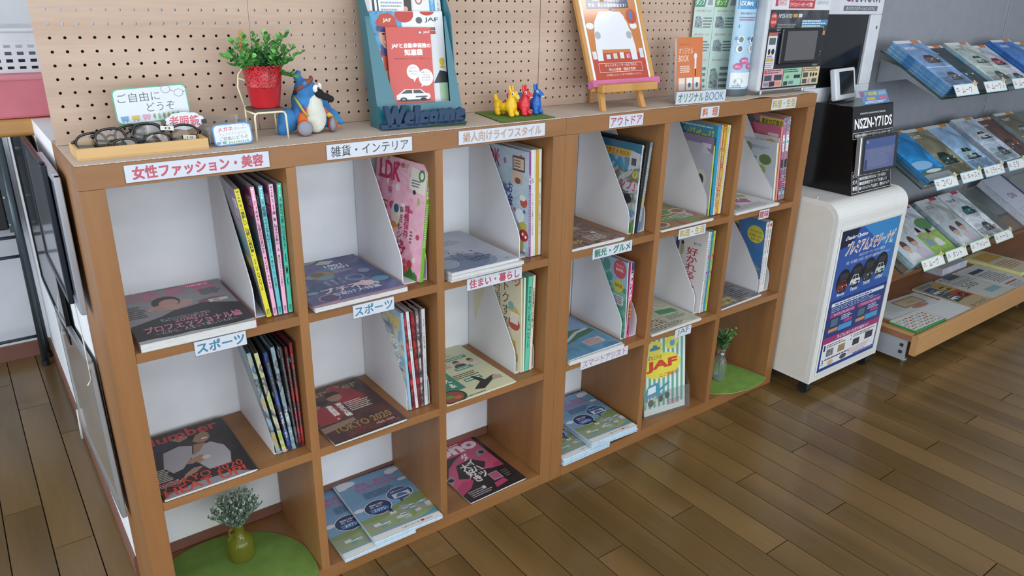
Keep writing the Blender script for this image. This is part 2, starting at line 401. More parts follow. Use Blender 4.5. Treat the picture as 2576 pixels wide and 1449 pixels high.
# ---------------------------------------------------------------- bookshelves
SW = ['b07f4c', 'bb8b58']
M_sx = wood('shelf_wood_long', ['8f6137', 'a07043'], axis=0, scale=9, rough=0.42, fine=0.22)
M_sz = wood('shelf_wood_upright', ['8f6137', 'a07043'], axis=2, scale=9, rough=0.42, fine=0.22)
XS = [0, 0.042, 0.369, 0.3899, 0.7169, 0.7378, 1.0648, 1.1068]
ZS = [0, 0.0383, 0.3636, 0.3846, 0.7104, 0.7314, 1.0573, 1.1]
DP = 0.278
def shelf(x0, label):
    t = thing('cube_bookshelf', label, 'bookshelf', (x0, 0, 0), 'wooden nine-cube bookshelves')
    e = 0.0004
    MB().box((0, 0, ZS[6]), (XS[7]-e, DP, ZS[7]), M_sx).build('top_panel', t, bevel=0.0006)
    MB().box((XS[1], 0, 0), (XS[6], DP, ZS[1]), M_sx).build('bottom_panel', t, bevel=0.0006)
    MB().box((0, 0, 0), (XS[1]-e, DP, ZS[6]-e), M_sz).build('side_panel', t, bevel=0.0006)
    MB().box((XS[6]+e, 0, 0), (XS[7]-e, DP, ZS[6]-e), M_sz).build('side_panel', t, bevel=0.0006)
    for a, b in ((2, 3), (4, 5)):
        MB().box((XS[a], 0.0006, ZS[1]), (XS[b], DP, ZS[6]-e), M_sz).build('divider', t, bevel=0.0005)
    for xa, xb in ((1, 2), (3, 4), (5, 6)):
        for za, zb in ((2, 3), (4, 5)):
            MB().box((XS[xa], 0.0003, ZS[za]), (XS[xb], DP, ZS[zb]), M_sx).build('shelf_board', t, bevel=0.0005)
    return t
shelf(0.0, 'wooden cube bookshelf under the perforated board, nearer one with the big round green leaf mat')
shelf(1.1068, 'wooden cube bookshelf beside the white cart, with a framed poster on an easel on top')
# woven liners
def liner_mat():
    m, nt, b = new_mat('woven_liner'); b.inputs['Roughness'].default_value = 0.9; L = nt.links.new
    tc = nt.nodes.new('ShaderNodeTexCoord'); ck = nt.nodes.new('ShaderNodeTexChecker'); ck.inputs['Scale'].default_value = 420
    mp = nt.nodes.new('ShaderNodeMapping'); mp.inputs['Rotation'].default_value = (0, 0, 0.5)
    L(tc.outputs['Object'], mp.inputs[0]); L(mp.outputs[0], ck.inputs[0])
    ck.inputs[1].default_value = hx('d2c4b8'); ck.inputs[2].default_value = hx('b3a598')
    L(ck.outputs[0], b.inputs['Base Color'])
    bp = nt.nodes.new('ShaderNodeBump'); bp.inputs['Distance'].default_value = 0.001; bp.inputs['Strength'].default_value = 0.5
    L(ck.outputs[1], bp.inputs['Height']); L(bp.outputs[0], b.inputs['Normal']); return m
M_lin = liner_mat()
def liner(x0, x1, wav, label):
    b = MB(); n = 60; R = random.Random(4)
    top = []; 
    for i in range(n+1):
        x = x0+(x1-x0)*i/n; y = 0.0005; z = 1.1006
        if wav: y = 0.0035 + 0.0025*math.sin(x*9)
        if wav and x > 1.85: z += 0.0032*max(0, math.sin((x-1.85)*26))*(1 if x < 2.1 else 0.3); y += 0.004*abs(math.sin((x-1.8)*20))
        top.append((x, y, z))
    for i in range(n):
        a, c = top[i], top[i+1]
        for (ya, yb, fa, fb) in ((0, 0.03, 1, 0), ):
            b.mesh([(a[0], a[1], a[2]), (c[0], c[1], c[2]), (c[0], 0.045, 1.1006), (a[0], 0.045, 1.1006),
                    (a[0], a[1], a[2]+.0018), (c[0], c[1], c[2]+.0018), (c[0], 0.045, 1.1024), (a[0], 0.045, 1.1024),
                    (a[0], DP, 1.1006), (c[0], DP, 1.1006), (a[0], DP, 1.1024), (c[0], DP, 1.1024)],
                   [(0, 1, 5, 4), (4, 5, 6, 7), (7, 6, 11, 10), (0, 3, 2, 1), (3, 8, 9, 2), (8, 10, 11, 9)], M_lin)
    b.poly([(x0, 0.0005, 1.1006), (x0, 0.0005, 1.1024), (x0, DP, 1.1024), (x0, DP, 1.1006)], M_lin)
    tag(b.build('shelf_liner'), label, 'shelf liner', group='woven liners on the shelf tops')
liner(0.001, 1.128, False, 'beige woven liner on the nearer shelf top under the glasses tray and toys')
liner(1.1285, 2.213, True, 'beige woven liner on the farther shelf top with a wavy front edge')

# ---------------------------------------------------------------- perforated board
PIT = 0.02475
M_peg = wood('pegboard_wood', ['c2a590', 'd0b5a1'], axis=0, scale=10, rough=0.6, fine=0.25)
M_hole = mat('6a5444', 0.9)
pg = thing('perforated_board', 'pale wood perforated board standing along the back of the shelf tops', 'pegboard', Matrix.Translation((0.0, 0.2065, 0)) @ Matrix.Rotation(-0.0215, 4, 'Z'))
def peg_panel(x0, x1, hx0, z0=1.1032, z1=1.56):
    b = MB(); T = 0.0055; r = 0.0029
    zr = 1.1257 - PIT/2
    ncol = int((x1-hx0)/PIT+0.45); nrow = int((z1-zr)/PIT)
    xa = hx0-PIT/2; xb = xa+ncol*PIT; zb = zr+nrow*PIT
    for (p, q, s_, t_) in ((x0, z0, x1, zr), (x0, zb, x1, z1), (x0, zr, xa, zb), (xb, zr, x1, zb)):
        if s_-p > 1e-5 and t_-q > 1e-5: b.poly([(p, 0, q), (s_, 0, q), (s_, 0, t_), (p, 0, t_)], M_peg)
    N = 8
    for i in range(ncol):
        for j in range(nrow):
            cx = hx0+i*PIT; cz = 1.1257+j*PIT; h = PIT/2
            sq = [(cx+h, cz), (cx+h, cz+h), (cx, cz+h), (cx-h, cz+h), (cx-h, cz), (cx-h, cz-h), (cx, cz-h), (cx+h, cz-h)]
            ci = [(cx+r*math.cos(a*PI/4), cz+r*math.sin(a*PI/4)) for a in range(8)]
            vs = [(p[0], 0, p[1]) for p in sq] + [(p[0], 0, p[1]) for p in ci] + [(p[0], T, p[1]) for p in ci]
            b.mesh(vs, [(a, (a+1) % 8, 8+(a+1) % 8, 8+a) for a in range(8)], M_peg)
            b.mesh(vs[8:], [(a, (a+1) % 8, 8+(a+1) % 8, 8+a) for a in range(8)], M_hole)
    # edges and back frame
    b.poly([(x0, 0, z0), (x0, 0, z1), (x0, T, z1), (x0, T, z0)], M_peg); b.poly([(x1, 0, z0), (x1, T, z0), (x1, T, z1), (x1, 0, z1)], M_peg)
    b.poly([(x0, 0, z1), (x1, 0, z1), (x1, T, z1), (x0, T, z1)], M_peg); b.poly([(x0, 0, z0), (x0, T, z0), (x1, T, z0), (x1, 0, z0)], M_peg)
    b.build('perforated_panel', pg)
peg_panel(0.0005, 0.3905, 0.0240)
peg_panel(0.3918, 1.1535, 0.4035)
peg_panel(1.1558, 1.92, 1.1835-0.0005)
bk = MB(); M_hole_shade = mat('2c2724', 0.9); M_bkl = mat('b9cbb4', 0.9)  # added dark sheet; its colour stands for the shade seen through the holes
bk.box((0.003, 0.009, 1.1032), (0.39, 0.012, 1.312), M_hole_shade); bk.box((0.39, 0.009, 1.1032), (0.9, 0.012, 1.236), M_hole_shade); bk.box((0.9, 0.009, 1.1032), (1.90, 0.012, 1.312), M_hole_shade); bk.box((0.9, 0.009, 1.312), (1.9, 0.012, 1.555), M_hole_shade)
bk.build('hole_shade_sheet', pg)

# ---------------------------------------------------------------- magazine files
R1, R2, R3 = 0.7314, 0.3846, 0.0383
M_file = mat('dfe0e3', 0.45, vary=0.02)
def make_file(label, w=0.068):
    t = thing('magazine_file', label, 'magazine file', None, 'white card magazine files in the cubes')
    D = 0.238; H = 0.306; T = 0.0022
    # local: x width, y depth (0 front), z up
    prof = [(0, 0), (D, 0), (D, H), (0.165, H), (0.012, 0.082), (0.004, 0.068), (0.0, 0.05)]
    MB().prism([(y, z) for y, z in prof], 0, 0, T, M_file).build('side_panel', t, bevel=0.0004)
    MB().prism([(y, z) for y, z in prof], 0, w-T, w, M_file).build('side_panel', t, bevel=0.0004)
    MB().box((T, D-T, T), (w-T, D, H), M_file).build('back_panel', t)
    MB().box((T, 0.0, 0), (w-T, D-T, T), M_file).build('bottom_panel', t)
    return t
LB = ['white magazine file holding five pastel-spined fashion magazines', 'white magazine file holding the pink floral magazine', 'white magazine file under the women lifestyle sign',
 'white magazine file of creased sports magazines, above the green vase', 'white magazine file of red and black sports magazines', 'white magazine file under the home and living sign',
 'white magazine file under the outdoor sign', 'white magazine file under the orange cooking sign', 'white magazine file under the yellow cooking sign on the top rail',
 'white magazine file under the sightseeing sign', 'white magazine file holding the cover with tall red brush letters', 'white magazine file under the hobby sign, blue cover inside']
FX = [(0.2885, 0.044, R1), (0.645, 0.042, R1), (0.9985, 0.044, R1), (0.2945, 0.042, R2), (0.6445, 0.042, R2), (0.9935, 0.044, R2),
      (1.4, 0.039, R1), (1.7525, 0.042, R1), (2.1000, 0.042, R1), (1.404, 0.039, R2), (1.7535, 0.045, R2), (2.1000, 0.045, R2)]
f0 = make_file(LB[0])
for i, (x, y, z) in enumerate(FX):
    t = f0 if i == 0 else copy_tree(f0)
    t.location = (x, y, z); t['label'] = LB[i]

# ---------------------------------------------------------------- magazines
M_paper = photo(['b7b5b3', 'cbc9c6', 'd6d4d0', 'c2c0bd'], 30, .7, (1, 1, 30))
def mag(name, label, w, h, t, col, cover, spine_col=None, spine=(), M=None, group=None, saddle=False, page=None, cat='magazine', both=False):
    T = thing(name, label, cat, M, group)
    pg_ = page or M_paper; cm = photo(*col) if isinstance(col, tuple) else mat(col, 0.35, vary=0.02)
    sc = mat(spine_col, 0.4) if spine_col else cm
    b = MB()
    if saddle:
        pr = [(0.001, 0.0004), (w-0.012, 0.0004), (w-0.003, 0.2*t), (w-0.0004, 0.5*t), (w-0.004, 0.8*t), (w-0.016, t-0.0004), (0.001, t*0.75)]
        b.prism(pr, 1, 0.0015, h-0.0015, pg_); b.build('pages', T)
        c = MB(); po = [(0, t*0.76), (w-0.016, t), (w-0.003, 0.8*t), (w+0.0004, 0.5*t), (w-0.003, 0.2*t), (w-0.012, 0), (0, 0)]
        pi_ = [(0.0, t*0.76-0.0004), (w-0.016, t-0.0004), (w-0.0036, 0.8*t), (w, 0.5*t), (w-0.0036, 0.2*t), (w-0.012, 0.0003), (0, 0.0003)]
        for i in range(6):
            q = [po[i], po[i+1], pi_[i+1], pi_[i]]; c.prism(q, 1, 0, h, cm)
        c.build('cover', T)
        f = lambda u, v, k: (u*(w-0.016), v*h, t*0.76+(t*0.24)*u+k)
    else:
        b.box((0.0012, 0.0012, 0.0004), (w-0.0006, h-0.0012, t-0.0004), pg_); b.build('pages', T)
        c = MB(); c.box((0, 0, t-0.0004), (w-0.0006, h, t), cm); c.box((0, 0, 0), (w-0.0006, h, 0.0004), cm); c.box((w-0.0006, 0, 0), (w, h, t), sc)
        c.build('cover', T)
        f = lambda u, v, k: (u*w, v*h, t+k)
    p = MB(); print_on(p, f, cover, w, h)
    if spine: print_on(p, lambda u, v, k: (w+k, v*h, t-u*t), list(spine), t, h)
    if p.f: p.build('cover_print', T)
    return T
def flat(x, y, z, rot=0.0): return Matrix.Translation((x, y, z)) @ Matrix.Rotation(math.radians(rot), 4, 'Z')
def stand(x, y, z, w, t, lean=0, yaw=0):
    base = Matrix(((0, 0, -1, 0), (-1, 0, 0, 0), (0, 1, 0, 0), (0, 0, 0, 1)))
    return Matrix.Translation((x, y, z+0.0024)) @ Matrix.Rotation(math.radians(yaw), 4, 'Z') @ Matrix.Rotation(math.radians(-lean), 4, 'Y') @ base @ Matrix.Translation((-w, 0, -t))
vt = lambda s: '\n'.join(s.replace('ー', '｜'))
def vs_(s, c, y0, y1, m=0.18, b=0.01): return ('t', m, y0, 1-m, y1, vt(s), c, b)

# --- cube 1,1 (fashion)
mag('magazine', 'grey fashion magazine lying flat, pink lettering over a woman in black', 0.2235, 0.283, 0.018, '8f9096', [
    ('p', [(0, 0.04), (1, 0.03), (1, 0.42), (.82, .50), (.70, .55), (.56, .52), (.42, .50), (.30, .43), (.0, .33)], '2d2d31'),
    ('t', 0, .82, .22, .98, 'C', 'cf6f8c', .03), ('t', .24, .80, .44, .98, 'R', 'cf6f8c', .03), ('t', .46, .80, .62, .98, 'E', 'cf6f8c', .03), ('t', .68, .80, .95, .96, 'A', 'cf6f8c', .03),
    ('e', .40, .70, .13, .12, '332a2a'), ('e', .42, .67, .09, .08, 'bb8f86'), ('p', [(.20, .56), (.45, .50), (.60, .56), (.64, .66), (.55, .70), (.50, .60), (.34, .66), (.22, .62)], 'bf958b'),
    ('p', [(.24, .56), (.40, .53), (.32, .66)], 'b88c82'), ('e', .77, .95, .16, .045, 'e05a84'), ('t', .66, .935, .88, .965, '山田孝之', 'ffffff', .02),
    ('t', .28, .985, .60, .997, '働く女の特集', '333333'), ('l', .02, .46, .2, .72, 7, '3c3c42'), ('l', .74, .70, .96, .84, 5, '4a4a50'), ('t', .2, .76, .3, .8, '40', 'c27f95'),
    ('e', .80, .57, .14, .05, '8f5860'), ('r', .76, .52, .94, .58, 'd9d6cd'), ('r', .80, .535, .86, .565, '999999'),
    ('t', .26, .345, .70, .37, '働くあの人も私たちと同じ編集人', 'c9c9cc'), ('t', .26, .315, .70, .34, '仕事にかける想いを聞いてみた', 'c9c9cc'),
    ('t', .36, .255, .66, .32, '20組の', 'd07a98', .01), ('t', .09, .15, .94, .265, 'プロフェッショナル論', 'd07a98', .03), ('t', .16, .09, .88, .15, '—だから、人生って楽しいんだ—', 'c5c5c8'),
    ('p', [(0, 0), (1, 0), (1, .045), (.75, .02), (.6, .028), (.45, .045), (.3, .03), (.12, .05), (0, .045)], 'a9a9a9')],
    spine_col='a5456a', M=flat(0.0520, -0.0010, R1, -1.0))
WC = [('d9cf2f', '2c2b2a', '一番新しい、可愛いの教科書。', 'SUQQU', '8', '8d6cae', 'yellow', 0.3085, 7.4, .0098),
      ('e9a9c4', '3a2a35', '「きゅん」な毎日の仕掛けかた', 'フチェス', '7', 'd23a80', 'pink', 0.3235, 4.2, .0078),
      ('62b8c2', '22333a', '結婚ってなんだ!?', 'B MING by BEAMS', '6', '557070', 'light blue', 0.3340, 3.0, .0084),
      ('e9b3cf', '2a2228', '27歳、春、働き方の新ルール', '憧れのスペシャルお祝い', '5', 'd23a80', 'pale pink', 0.3455, 1.0, .0084),
      ('4fc8ae', '143a34', '私たちの「可能性」のトビラをあけよう！', 'RMK', '4', '8a8490', 'teal green', 0.3565, -.2, .0090)]
for i, (sc, tc_, t1, t2, no, bub, nm, x, ln, th) in enumerate(WC):
    lab = {0: 'fashion magazine with a yellow spine, first in the file above the grey magazine', 1: 'fashion magazine with a pink spine beside the yellow one', 2: 'fashion magazine with a light blue spine between two pink ones',
           3: 'fashion magazine with a pale pink spine second from the cube divider', 4: 'fashion magazine with a teal green spine against the cube divider'}[i]
    mag('magazine', lab, 0.212, 0.287, th, '8c8a90', [('e', .83, .86, .17, .13, bub), ('t', .74, .84, .95, .92, '付録', 'ffffff', .02), ('l', .72, .76, .97, .83, 3, 'e8e0ee'),
        ('e', .75, .55, .2, .09, '4d8f98'), ('r', .6, .38, .95, .45, 'c9c26a'), ('p', [(.2, 0), (.9, 0), (.8, .35), (.3, .3)], '5b5560')], sc,
        [('t', .16, .905, .84, .985, '\n'.join('with'), '222222' if i in (0, 3) else 'f3f3f3', .03), ('t', .3, .868, .7, .892, no, tc_), vs_(t1, tc_, .50, .85, .12, .02), vs_(t2, tc_, .22, .47, .26), ('t', .2, .02, .8, .065, vt('講談社'), tc_)],
        M=stand(x, 0.028, R1, 0.212, th, ln, (-6, -4, -2, -1, 0)[i]), group='fashion magazines standing in the file')
# --- cube 2,1
mag('magazine', 'dark blue illustrated magazine lying flat under the pink floral one\'s file', 0.2315, 0.286, 0.0125, '48567a', [
    ('r', 0, 0, 1, 1, (['3b4a72', '4a5a84', '6a5f8c', '4f86a4'], 14)), ('e', .35, 1.0, .2, .06, '9a9a9a'), ('p', [(.48, .9), (.62, .86), (.72, .92), (.58, .97)], 'c9c3c0'),
    ('d', [(.04, .79), (.18, .76)], .006, 'd8dce6'), ('d', [(.04, .79), (.11, .87)], .006, 'd8dce6'), ('d', [(.04, .79), (.09, .73)], .006, 'd8dce6'),
    ('e', .40, .63, .15, .09, '9c8266'), ('e', .38, .66, .08, .05, '7a5c3c'), ('e', .27, .63, .05, .045, '8794a8'), ('e', .42, .55, .09, .04, '5c9cb0'),
    ('t', .54, .78, .74, .84, '1001', 'e6e9f2', .02), ('t', .56, .71, .78, .77, '2001', 'e6e9f2', .02), ('l', .56, .62, .8, .69, 3, 'a9a6c4'),
    ('o', .68, .44, .10, .07, .01, 'a9a6c9'), ('p', [(.6, .28), (.7, .35), (.8, .28), (.74, .2), (.66, .22)], 'd9b6c6'),
    ('t', .22, .21, .82, .32, 'プチ不調', 'e6c8d4', .03), ('t', .28, .13, .80, .20, 'お助け大特集', 'dfe3ee', .01), ('t', .34, .36, .39, .47, vt('眠れない'), 'ccd2e6'), ('t', .42, .36, .47, .49, vt('疲れたら'), 'ccd2e6'), ('t', .50, .37, .55, .5, vt('ストレス'), 'ccd2e6'),
    ('e', .22, .12, .09, .06, '5a4470'), ('o', .22, .12, .11, .08, .012, 'a58fae'), ('e', .13, .28, .06, .03, '76a7b8'), ('e', .12, .44, .04, .02, 'c07a94'), ('e', .10, .56, .05, .025, 'c08e66'), ('l', .02, .36, .16, .52, 4, 'b8c4d8'),
    ('r', 0, 0, 1, .04, 'a98ba4'), ('r', 0, 0, 1, .02, 'bf8f8c'), ('e', .85, .55, .06, .05, '8896b8'), ('e', .88, .3, .1, .06, '5a96b2')],
    spine_col='c9b3c0', M=flat(0.4040, -0.0040, R1, 0.8))
R_ = random.Random(3)
fl_ = []
for i in range(46):
    a, c = R_.random(), R_.random(); fl_.append(('e', a, c, .02+.03*R_.random(), .014+.02*R_.random(), R_.choice(['e07da6', 'f0b0c8', 'd94f7c', '8fae5a', 'f6dfe6', 'c8406a', 'a8c070'])))
mag('magazine', 'pink floral magazine with a bright green spine leaning in its file', 0.205, 0.284, 0.0105, 'e3a3bc', [('r', 0, 0, 1, 1, (['e6a6c0', 'eebfce', 'dc8fae'], 22))] + fl_ +
    [('t', .08, .80, .50, .96, 'LDK', 'c8335e', .03), ('p', [(.7, .96), (.98, .93), (.98, .74), (.68, .77)], 'e4e2d2'), ('o', .9, .9, .06, .05, .02, '3e8f4a'), ('l', .72, .79, .92, .86, 3, '555566'), ('e', .78, .75, .03, .02, '333333'),
     ('t', .62, .34, .72, .62, vt('常備保存'), 'b0305a', .02), ('t', .5, .25, .6, .6, vt('梅活レシピ'), '3f7a3a', .01), ('e', .45, .52, .09, .11, 'dfe0c8'), ('e', .46, .57, .05, .04, '2a5d8c'), ('e', .42, .42, .07, .03, 'cda23c'),
     ('t', .28, .68, .36, .82, vt('珍味'), 'b0305a'), ('l', .10, .5, .3, .62, 4, 'b84870'), ('o', .35, .2, .16, .10, .03, 'c23a4e'), ('t', .55, .17, .68, .26, 'プ', 'a82244', .03),
     ('e', .6, .1, .05, .04, 'cf3f3a'), ('e', .78, .12, .05, .04, 'cf3f3a'), ('e', .7, .05, .06, .05, 'd2553f'), ('p', [(.2, 0), (.95, 0), (.9, .07), (.7, .03), (.5, .09), (.3, .03)], '3c8a34'), ('p', [(.7, .0), (.8, .1), (.92, .02)], '2f7a30'), ('l', .75, .3, .8, .42, 4, '3f7a3a')],
    '6fb238', [('t', .15, .72, .85, .82, '\n'.join('LDK'), 'e9f2d8', .03), ('l', .2, .3, .8, .68, 20, 'd6e8c0')], M=stand(0.6840, 0.028, R1, 0.205, 0.0105, -7.2, 8.0))
# --- cube 3,1
for k, (dx, dy, rt, th, lab) in enumerate([(0.002, .004, 0.5, .008, 'white magazine lying at the bottom of the stack behind the home and living sign'), (.001, .001, -1.2, .009, 'white magazine lying in the middle of the stack behind the home and living sign')]):
    mag('magazine', lab, 0.218, 0.276, th, 'c6cad2', [], 'd3d3d6', M=flat(0.7490+dx, -0.014+dy, R1+(0, .0084)[k], rt), group='white lifestyle magazines lying in a stack')
mag('magazine', 'white women\'s magazine with a large blue disc, top of the stack of three', 0.2075, 0.275, 0.009, 'a9afc0', [('r', 0, 0, 1, 1, (['a3a9ba', 'b5bac6'], 6)), ('e', .30, .17, .48, .23, '7c8aa6'), ('e', .28, .17, .40, .18, '65779a'), ('e', .1, .22, .15, .1, '8f9db4'), ('o', .1, .22, .17, .12, .01, 'bac4d2'),
    ('t', .02, .86, .26, .97, '画報', '55606e', -.005), ('t', .30, .86, .58, .98, '報', '55606e', -.005), ('l', .4, .66, .75, .8, 5, '7c8494'), ('t', .12, .42, .38, .72, 'うつわ', '3f5270', .0), ('t', .3, .2, .7, .46, 'の愉しみ', '33456a', -.004), ('l', .45, .14, .8, .25, 3, '2f3d5c'), ('t', .85, .05, .93, .08, '婦人', '55606e')],
    M=flat(0.7500, -0.014, R1+0.0176, 0.8), group='white lifestyle magazines lying in a stack')
R_ = random.Random(9)
mag('magazine', 'light blue festive magazine with a purple spine and gold gourd, in its file', 0.205, 0.284, 0.0068, 'a3bccb', [('r', 0, 0, 1, 1, (['9cb9cb', 'b7cad4', 'a9b9d2'], 20)), ('t', .1, .80, .42, .96, 'LDK', 'b03560', .03)] +
    [('e', .1+.85*R_.random(), .05+.9*R_.random(), .025, .02, R_.choice(['c9607a', '5a62a4', 'd8b46a', '8a5a9c', 'dce6ea'])) for _ in range(26)] +
    [('r', .68, .80, .92, .94, '6b3a34'), ('r', .70, .82, .90, .92, 'cfbfa2'), ('l', .71, .83, .89, .91, 3, '7c2f2f'), ('r', .66, .68, .88, .79, 'cdb39a'), ('e', .78, .71, .06, .03, '7c4a3a'), ('t', .58, .46, .68, .68, vt('お金'), '4a3f8c', .02), ('t', .48, .44, .56, .66, vt('強化塾'), '5560a0', .01), ('l', .4, .46, .46, .66, 6, '5c6c9c'),
     ('e', .58, .40, .09, .05, 'a85a3c'), ('e', .90, .52, .07, .05, 'c84a3c'), ('e', .88, .56, .06, .03, 'e8e2d8'), ('e', .82, .38, .09, .07, 'dfe5ea'), ('e', .88, .28, .08, .05, 'c9b83a'), ('e', .90, .20, .09, .06, 'b82f34'), ('e', .88, .21, .02, .015, 'ffffff'), ('e', .94, .19, .02, .015, 'ffffff'), ('e', .80, .1, .1, .05, 'd2c24a'), ('l', .7, .01, .98, .04, 2, '9a2c2c')],
    '8a3f8e', [('t', .1, .70, .9, .80, '\n'.join('LDK'), 'f0e6f4', .03), ('l', .2, .1, .8, .66, 26, 'd8b8dc')], M=stand(1.0205, 0.03, R1, 0.205, 0.0068, 1.8, 3), group='magazines in the women lifestyle file')
for x, th, c, s, ln, lab in [(1.0290, .0105, 'd9d9d4', 'ていねいな暮らし五月号', 1.6, 'white-spined magazine numbered 5 beside the purple spine'), (1.0400, .004, 'd6ddd0', '', 1.6, 'thin greenish white magazine before the ochre spine'), (1.0455, .0088, 'c29a34', '', 1.6, 'magazine with an ochre yellow spine among white ones'), (1.0550, .0082, 'dcdcd8', '料理と暮らし', 1.6, 'white-spined magazine numbered 6 beside the cube side')]:
    mag('magazine', lab, 0.21, 0.288, th, 'b9b9b6', [], c, ([('t', .1, .70, .9, .74, '5' if x < 1.05 else '6', '77777a'), vs_(s, '6a6a6c', .2, .6, .3)] if s else []), M=stand(x, 0.033, R1, 0.21, th, ln, 0), group='magazines in the women lifestyle file')
# --- cube 1,2 (sports)
mag('magazine', 'black sports magazine lying flat with red TOKYO 2020 HEAT UP! lettering', 0.199, 0.264, 0.008, '2b2626', [
    ('r', 0, 0, 1, 1, (['262122', '33292b', '3b2d30'], 12)), ('p', [(.0, .78), (.18, .80), (.36, .86), (.42, .80), (.3, .74), (.05, .7)], '2c2f4c'), ('p', [(.36, .86), (.50, .89), (.60, .83), (.45, .78)], 'b07f66'),
    ('p', [(.22, .68), (.42, .72), (.56, .66), (.50, .5), (.34, .35), (.22, .33), (.15, .45)], 'a49fa8'), ('p', [(.48, .48), (.60, .62), (.78, .64), (.90, .52), (.92, .38), (.86, .22), (.60, .22), (.54, .34)], 'a9a7ae'),
    ('e', .70, .77, .115, .10, 'a97a5e'), ('p', [(.56, .78), (.58, .92), (.72, .96), (.86, .90), (.88, .82), (.78, .86), (.66, .82), (.60, .74)], '1c1819'), ('p', [(.58, .67), (.72, .66), (.62, .55), (.52, .5)], 'a3745a'), ('e', .74, .73, .04, .012, 'e6ddd6'),
    ('p', [(.40, .40), (.55, .36), (.66, .42), (.6, .48), (.46, .46)], 'ab7c64'), ('p', [(.28, .2), (.45, .24), (.56, .3), (.44, .32), (.34, .27)], 'a97c66'), ('p', [(.2, .2), (.5, .34), (.52, .40), (.2, .28)], '23253c'),
    ('p', [(.0, 0), (1, 0), (.86, .08), (.4, .10), (.06, .05)], '8c888c'), ('e', .64, .42, .05, .03, 'd0c6bc'),
    ('t', -.01, .84, .97, .985, 'Number', 'd23b33', .022, .0), ('l', .02, .24, .2, .44, 8, 'c9c5c2'), ('l', .02, .16, .3, .23, 3, 'c9c5c2'),
    ('t', .02, .13, .97, .225, 'TOKYO 2020', 'd8402f', .01), ('t', .03, .015, .97, .125, 'HEAT UP!', 'd8402f', .02)], M=flat(0.0455, -0.0005, R2), saddle=True)
SP = [('7fa3b5', 'b99433', .2995, 8.6, .0085, 'pale blue sports magazine with a yellow strip, first in the creased file'), ('c9c0a2', '98b03c', .3135, 8.4, .0085, 'sports magazine with a lime green edge in the creased file'), ('24324f', '2f4f9c', .3265, 7.0, .008, 'navy sports magazine bulging in the creased file'),
      ('8aa1ab', '6b7f86', .3360, 5.4, .0085, 'grey-blue sports magazine standing in the middle of the creased file'), ('2b2c2e', '55585c', .3470, 3.8, .0055, 'black sports magazine with silver flashes in the creased file'), ('3a2023', '8d2226', .3535, 2.6, .0055, 'black and red sports magazine in the creased file'), ('7e1d22', 'a8282c', .3600, 1.6, .006, 'dark red sports magazine next to the cube divider')]
for i, (c, s, x, ln, th, lab) in enumerate(SP):
    R_ = random.Random(i+5)
    els = [('r', .86, 0, 1, 1, ([c, s, '1f2224', c], 18, .4, (1, 1, 1)))] + [('e', .9+.08*R_.random(), R_.random(), .04, .02, R_.choice(['e6e6e6', s, 'c94a3c', '2d6f8c', '3f7a3a'])) for _ in range(9)]
    sp = [('r', 0, 0, 1, 1, ([c, '2c2e30', c, s, c], 16)), ('l', .3, .1, .8, .9, 60, '8a8c8e')] + ([('t', .15, .14, .85, .40, vt('スポーツ'), 'e04a7a' if i == 5 else 'd8d8d8', .02)] if i in (2, 5, 3) else [])
    mag('magazine', lab, 0.20, 0.272-(.004*(i % 3)), th, c, els, s, sp, M=stand(x, 0.034, R2, 0.20, th, ln, (-7, -6, -5, -4, -2, -1, 0)[i]), group='sports magazines in the creased file', page=mat('4c4d50', .6))
# --- cube 2,2
mag('magazine', 'sports magazine lying flat, red-shirted table tennis players and gold lettering', 0.1985, 0.270, 0.008, '4a2c2c', [('r', 0, 0, 1, 1, (['46302c', '5c3a34', '3a2a30', '6b4a3c'], 10)),
    ('t', .02, .84, .98, .965, 'Number', '9b7f52', .02), ('e', .62, .93, .1, .03, 'a9785c'), ('p', [(.5, .92), (.62, .96), (.85, .80), (.92, .62), (.7, .5), (.5, .62)], 'a5282f'), ('e', .52, .76, .11, .08, 'b07a62'), ('p', [(.40, .78), (.46, .88), (.60, .87), (.64, .80), (.52, .80)], '241a1c'),
    ('p', [(.0, .62), (.2, .66), (.42, .62), (.46, .44), (.3, .33), (.04, .34)], 'a62a30'), ('e', .16, .70, .10, .07, 'aa735c'), ('e', .30, .72, .09, .05, '2a1e20'), ('p', [(.0, .2), (.5, .26), (.5, .32), (.0, .30)], '95786a'),
    ('t', .44, .36, .53, .64, vt('東京五輪'), 'f1ece6', .03), ('t', .30, .36, .39, .64, vt('激闘録。'), 'f1ece6', .03), ('l', .56, .42, .92, .62, 6, 'd9cfc6'),
    ('t', .12, .14, .97, .25, 'TOKYO 2020', 'a07f45', .02), ('t', .24, .05, .97, .13, 'OLYMPIC SUMMER', '8c3034', .01), ('t', .68, .075, .95, .11, '1033-1034', 'd9d0c0'), ('r', 0, 0, 1, .02, '3a2a28')], M=flat(0.4236, -0.0100, R2, 1.5), saddle=True)
S2 = [('7eb0cc', '8fb8cc', .6480, 3.2, .0065, 'light blue sports magazine with yellow flashes, first in the red and black file'), ('a3262f', 'c03a44', .6590, 4.2, .0065, 'red sports magazine second in the red and black file'), ('cfd0d2', 'd6d6d6', .6665, 4.0, .0075, 'white-spined sports magazine in the red and black file'),
      ('5c1a22', 'a62a34', .6750, 3.2, .0085, 'dark red sports magazine in the red and black file'), ('8a2030', 'b8b0b0', .6840, 2.0, .006, 'crimson sports magazine with a pale edge in the red and black file'), ('1f2126', 'cfcfd2', .6935, .6, .009, 'black sports magazine with a white spine, last in its file')]
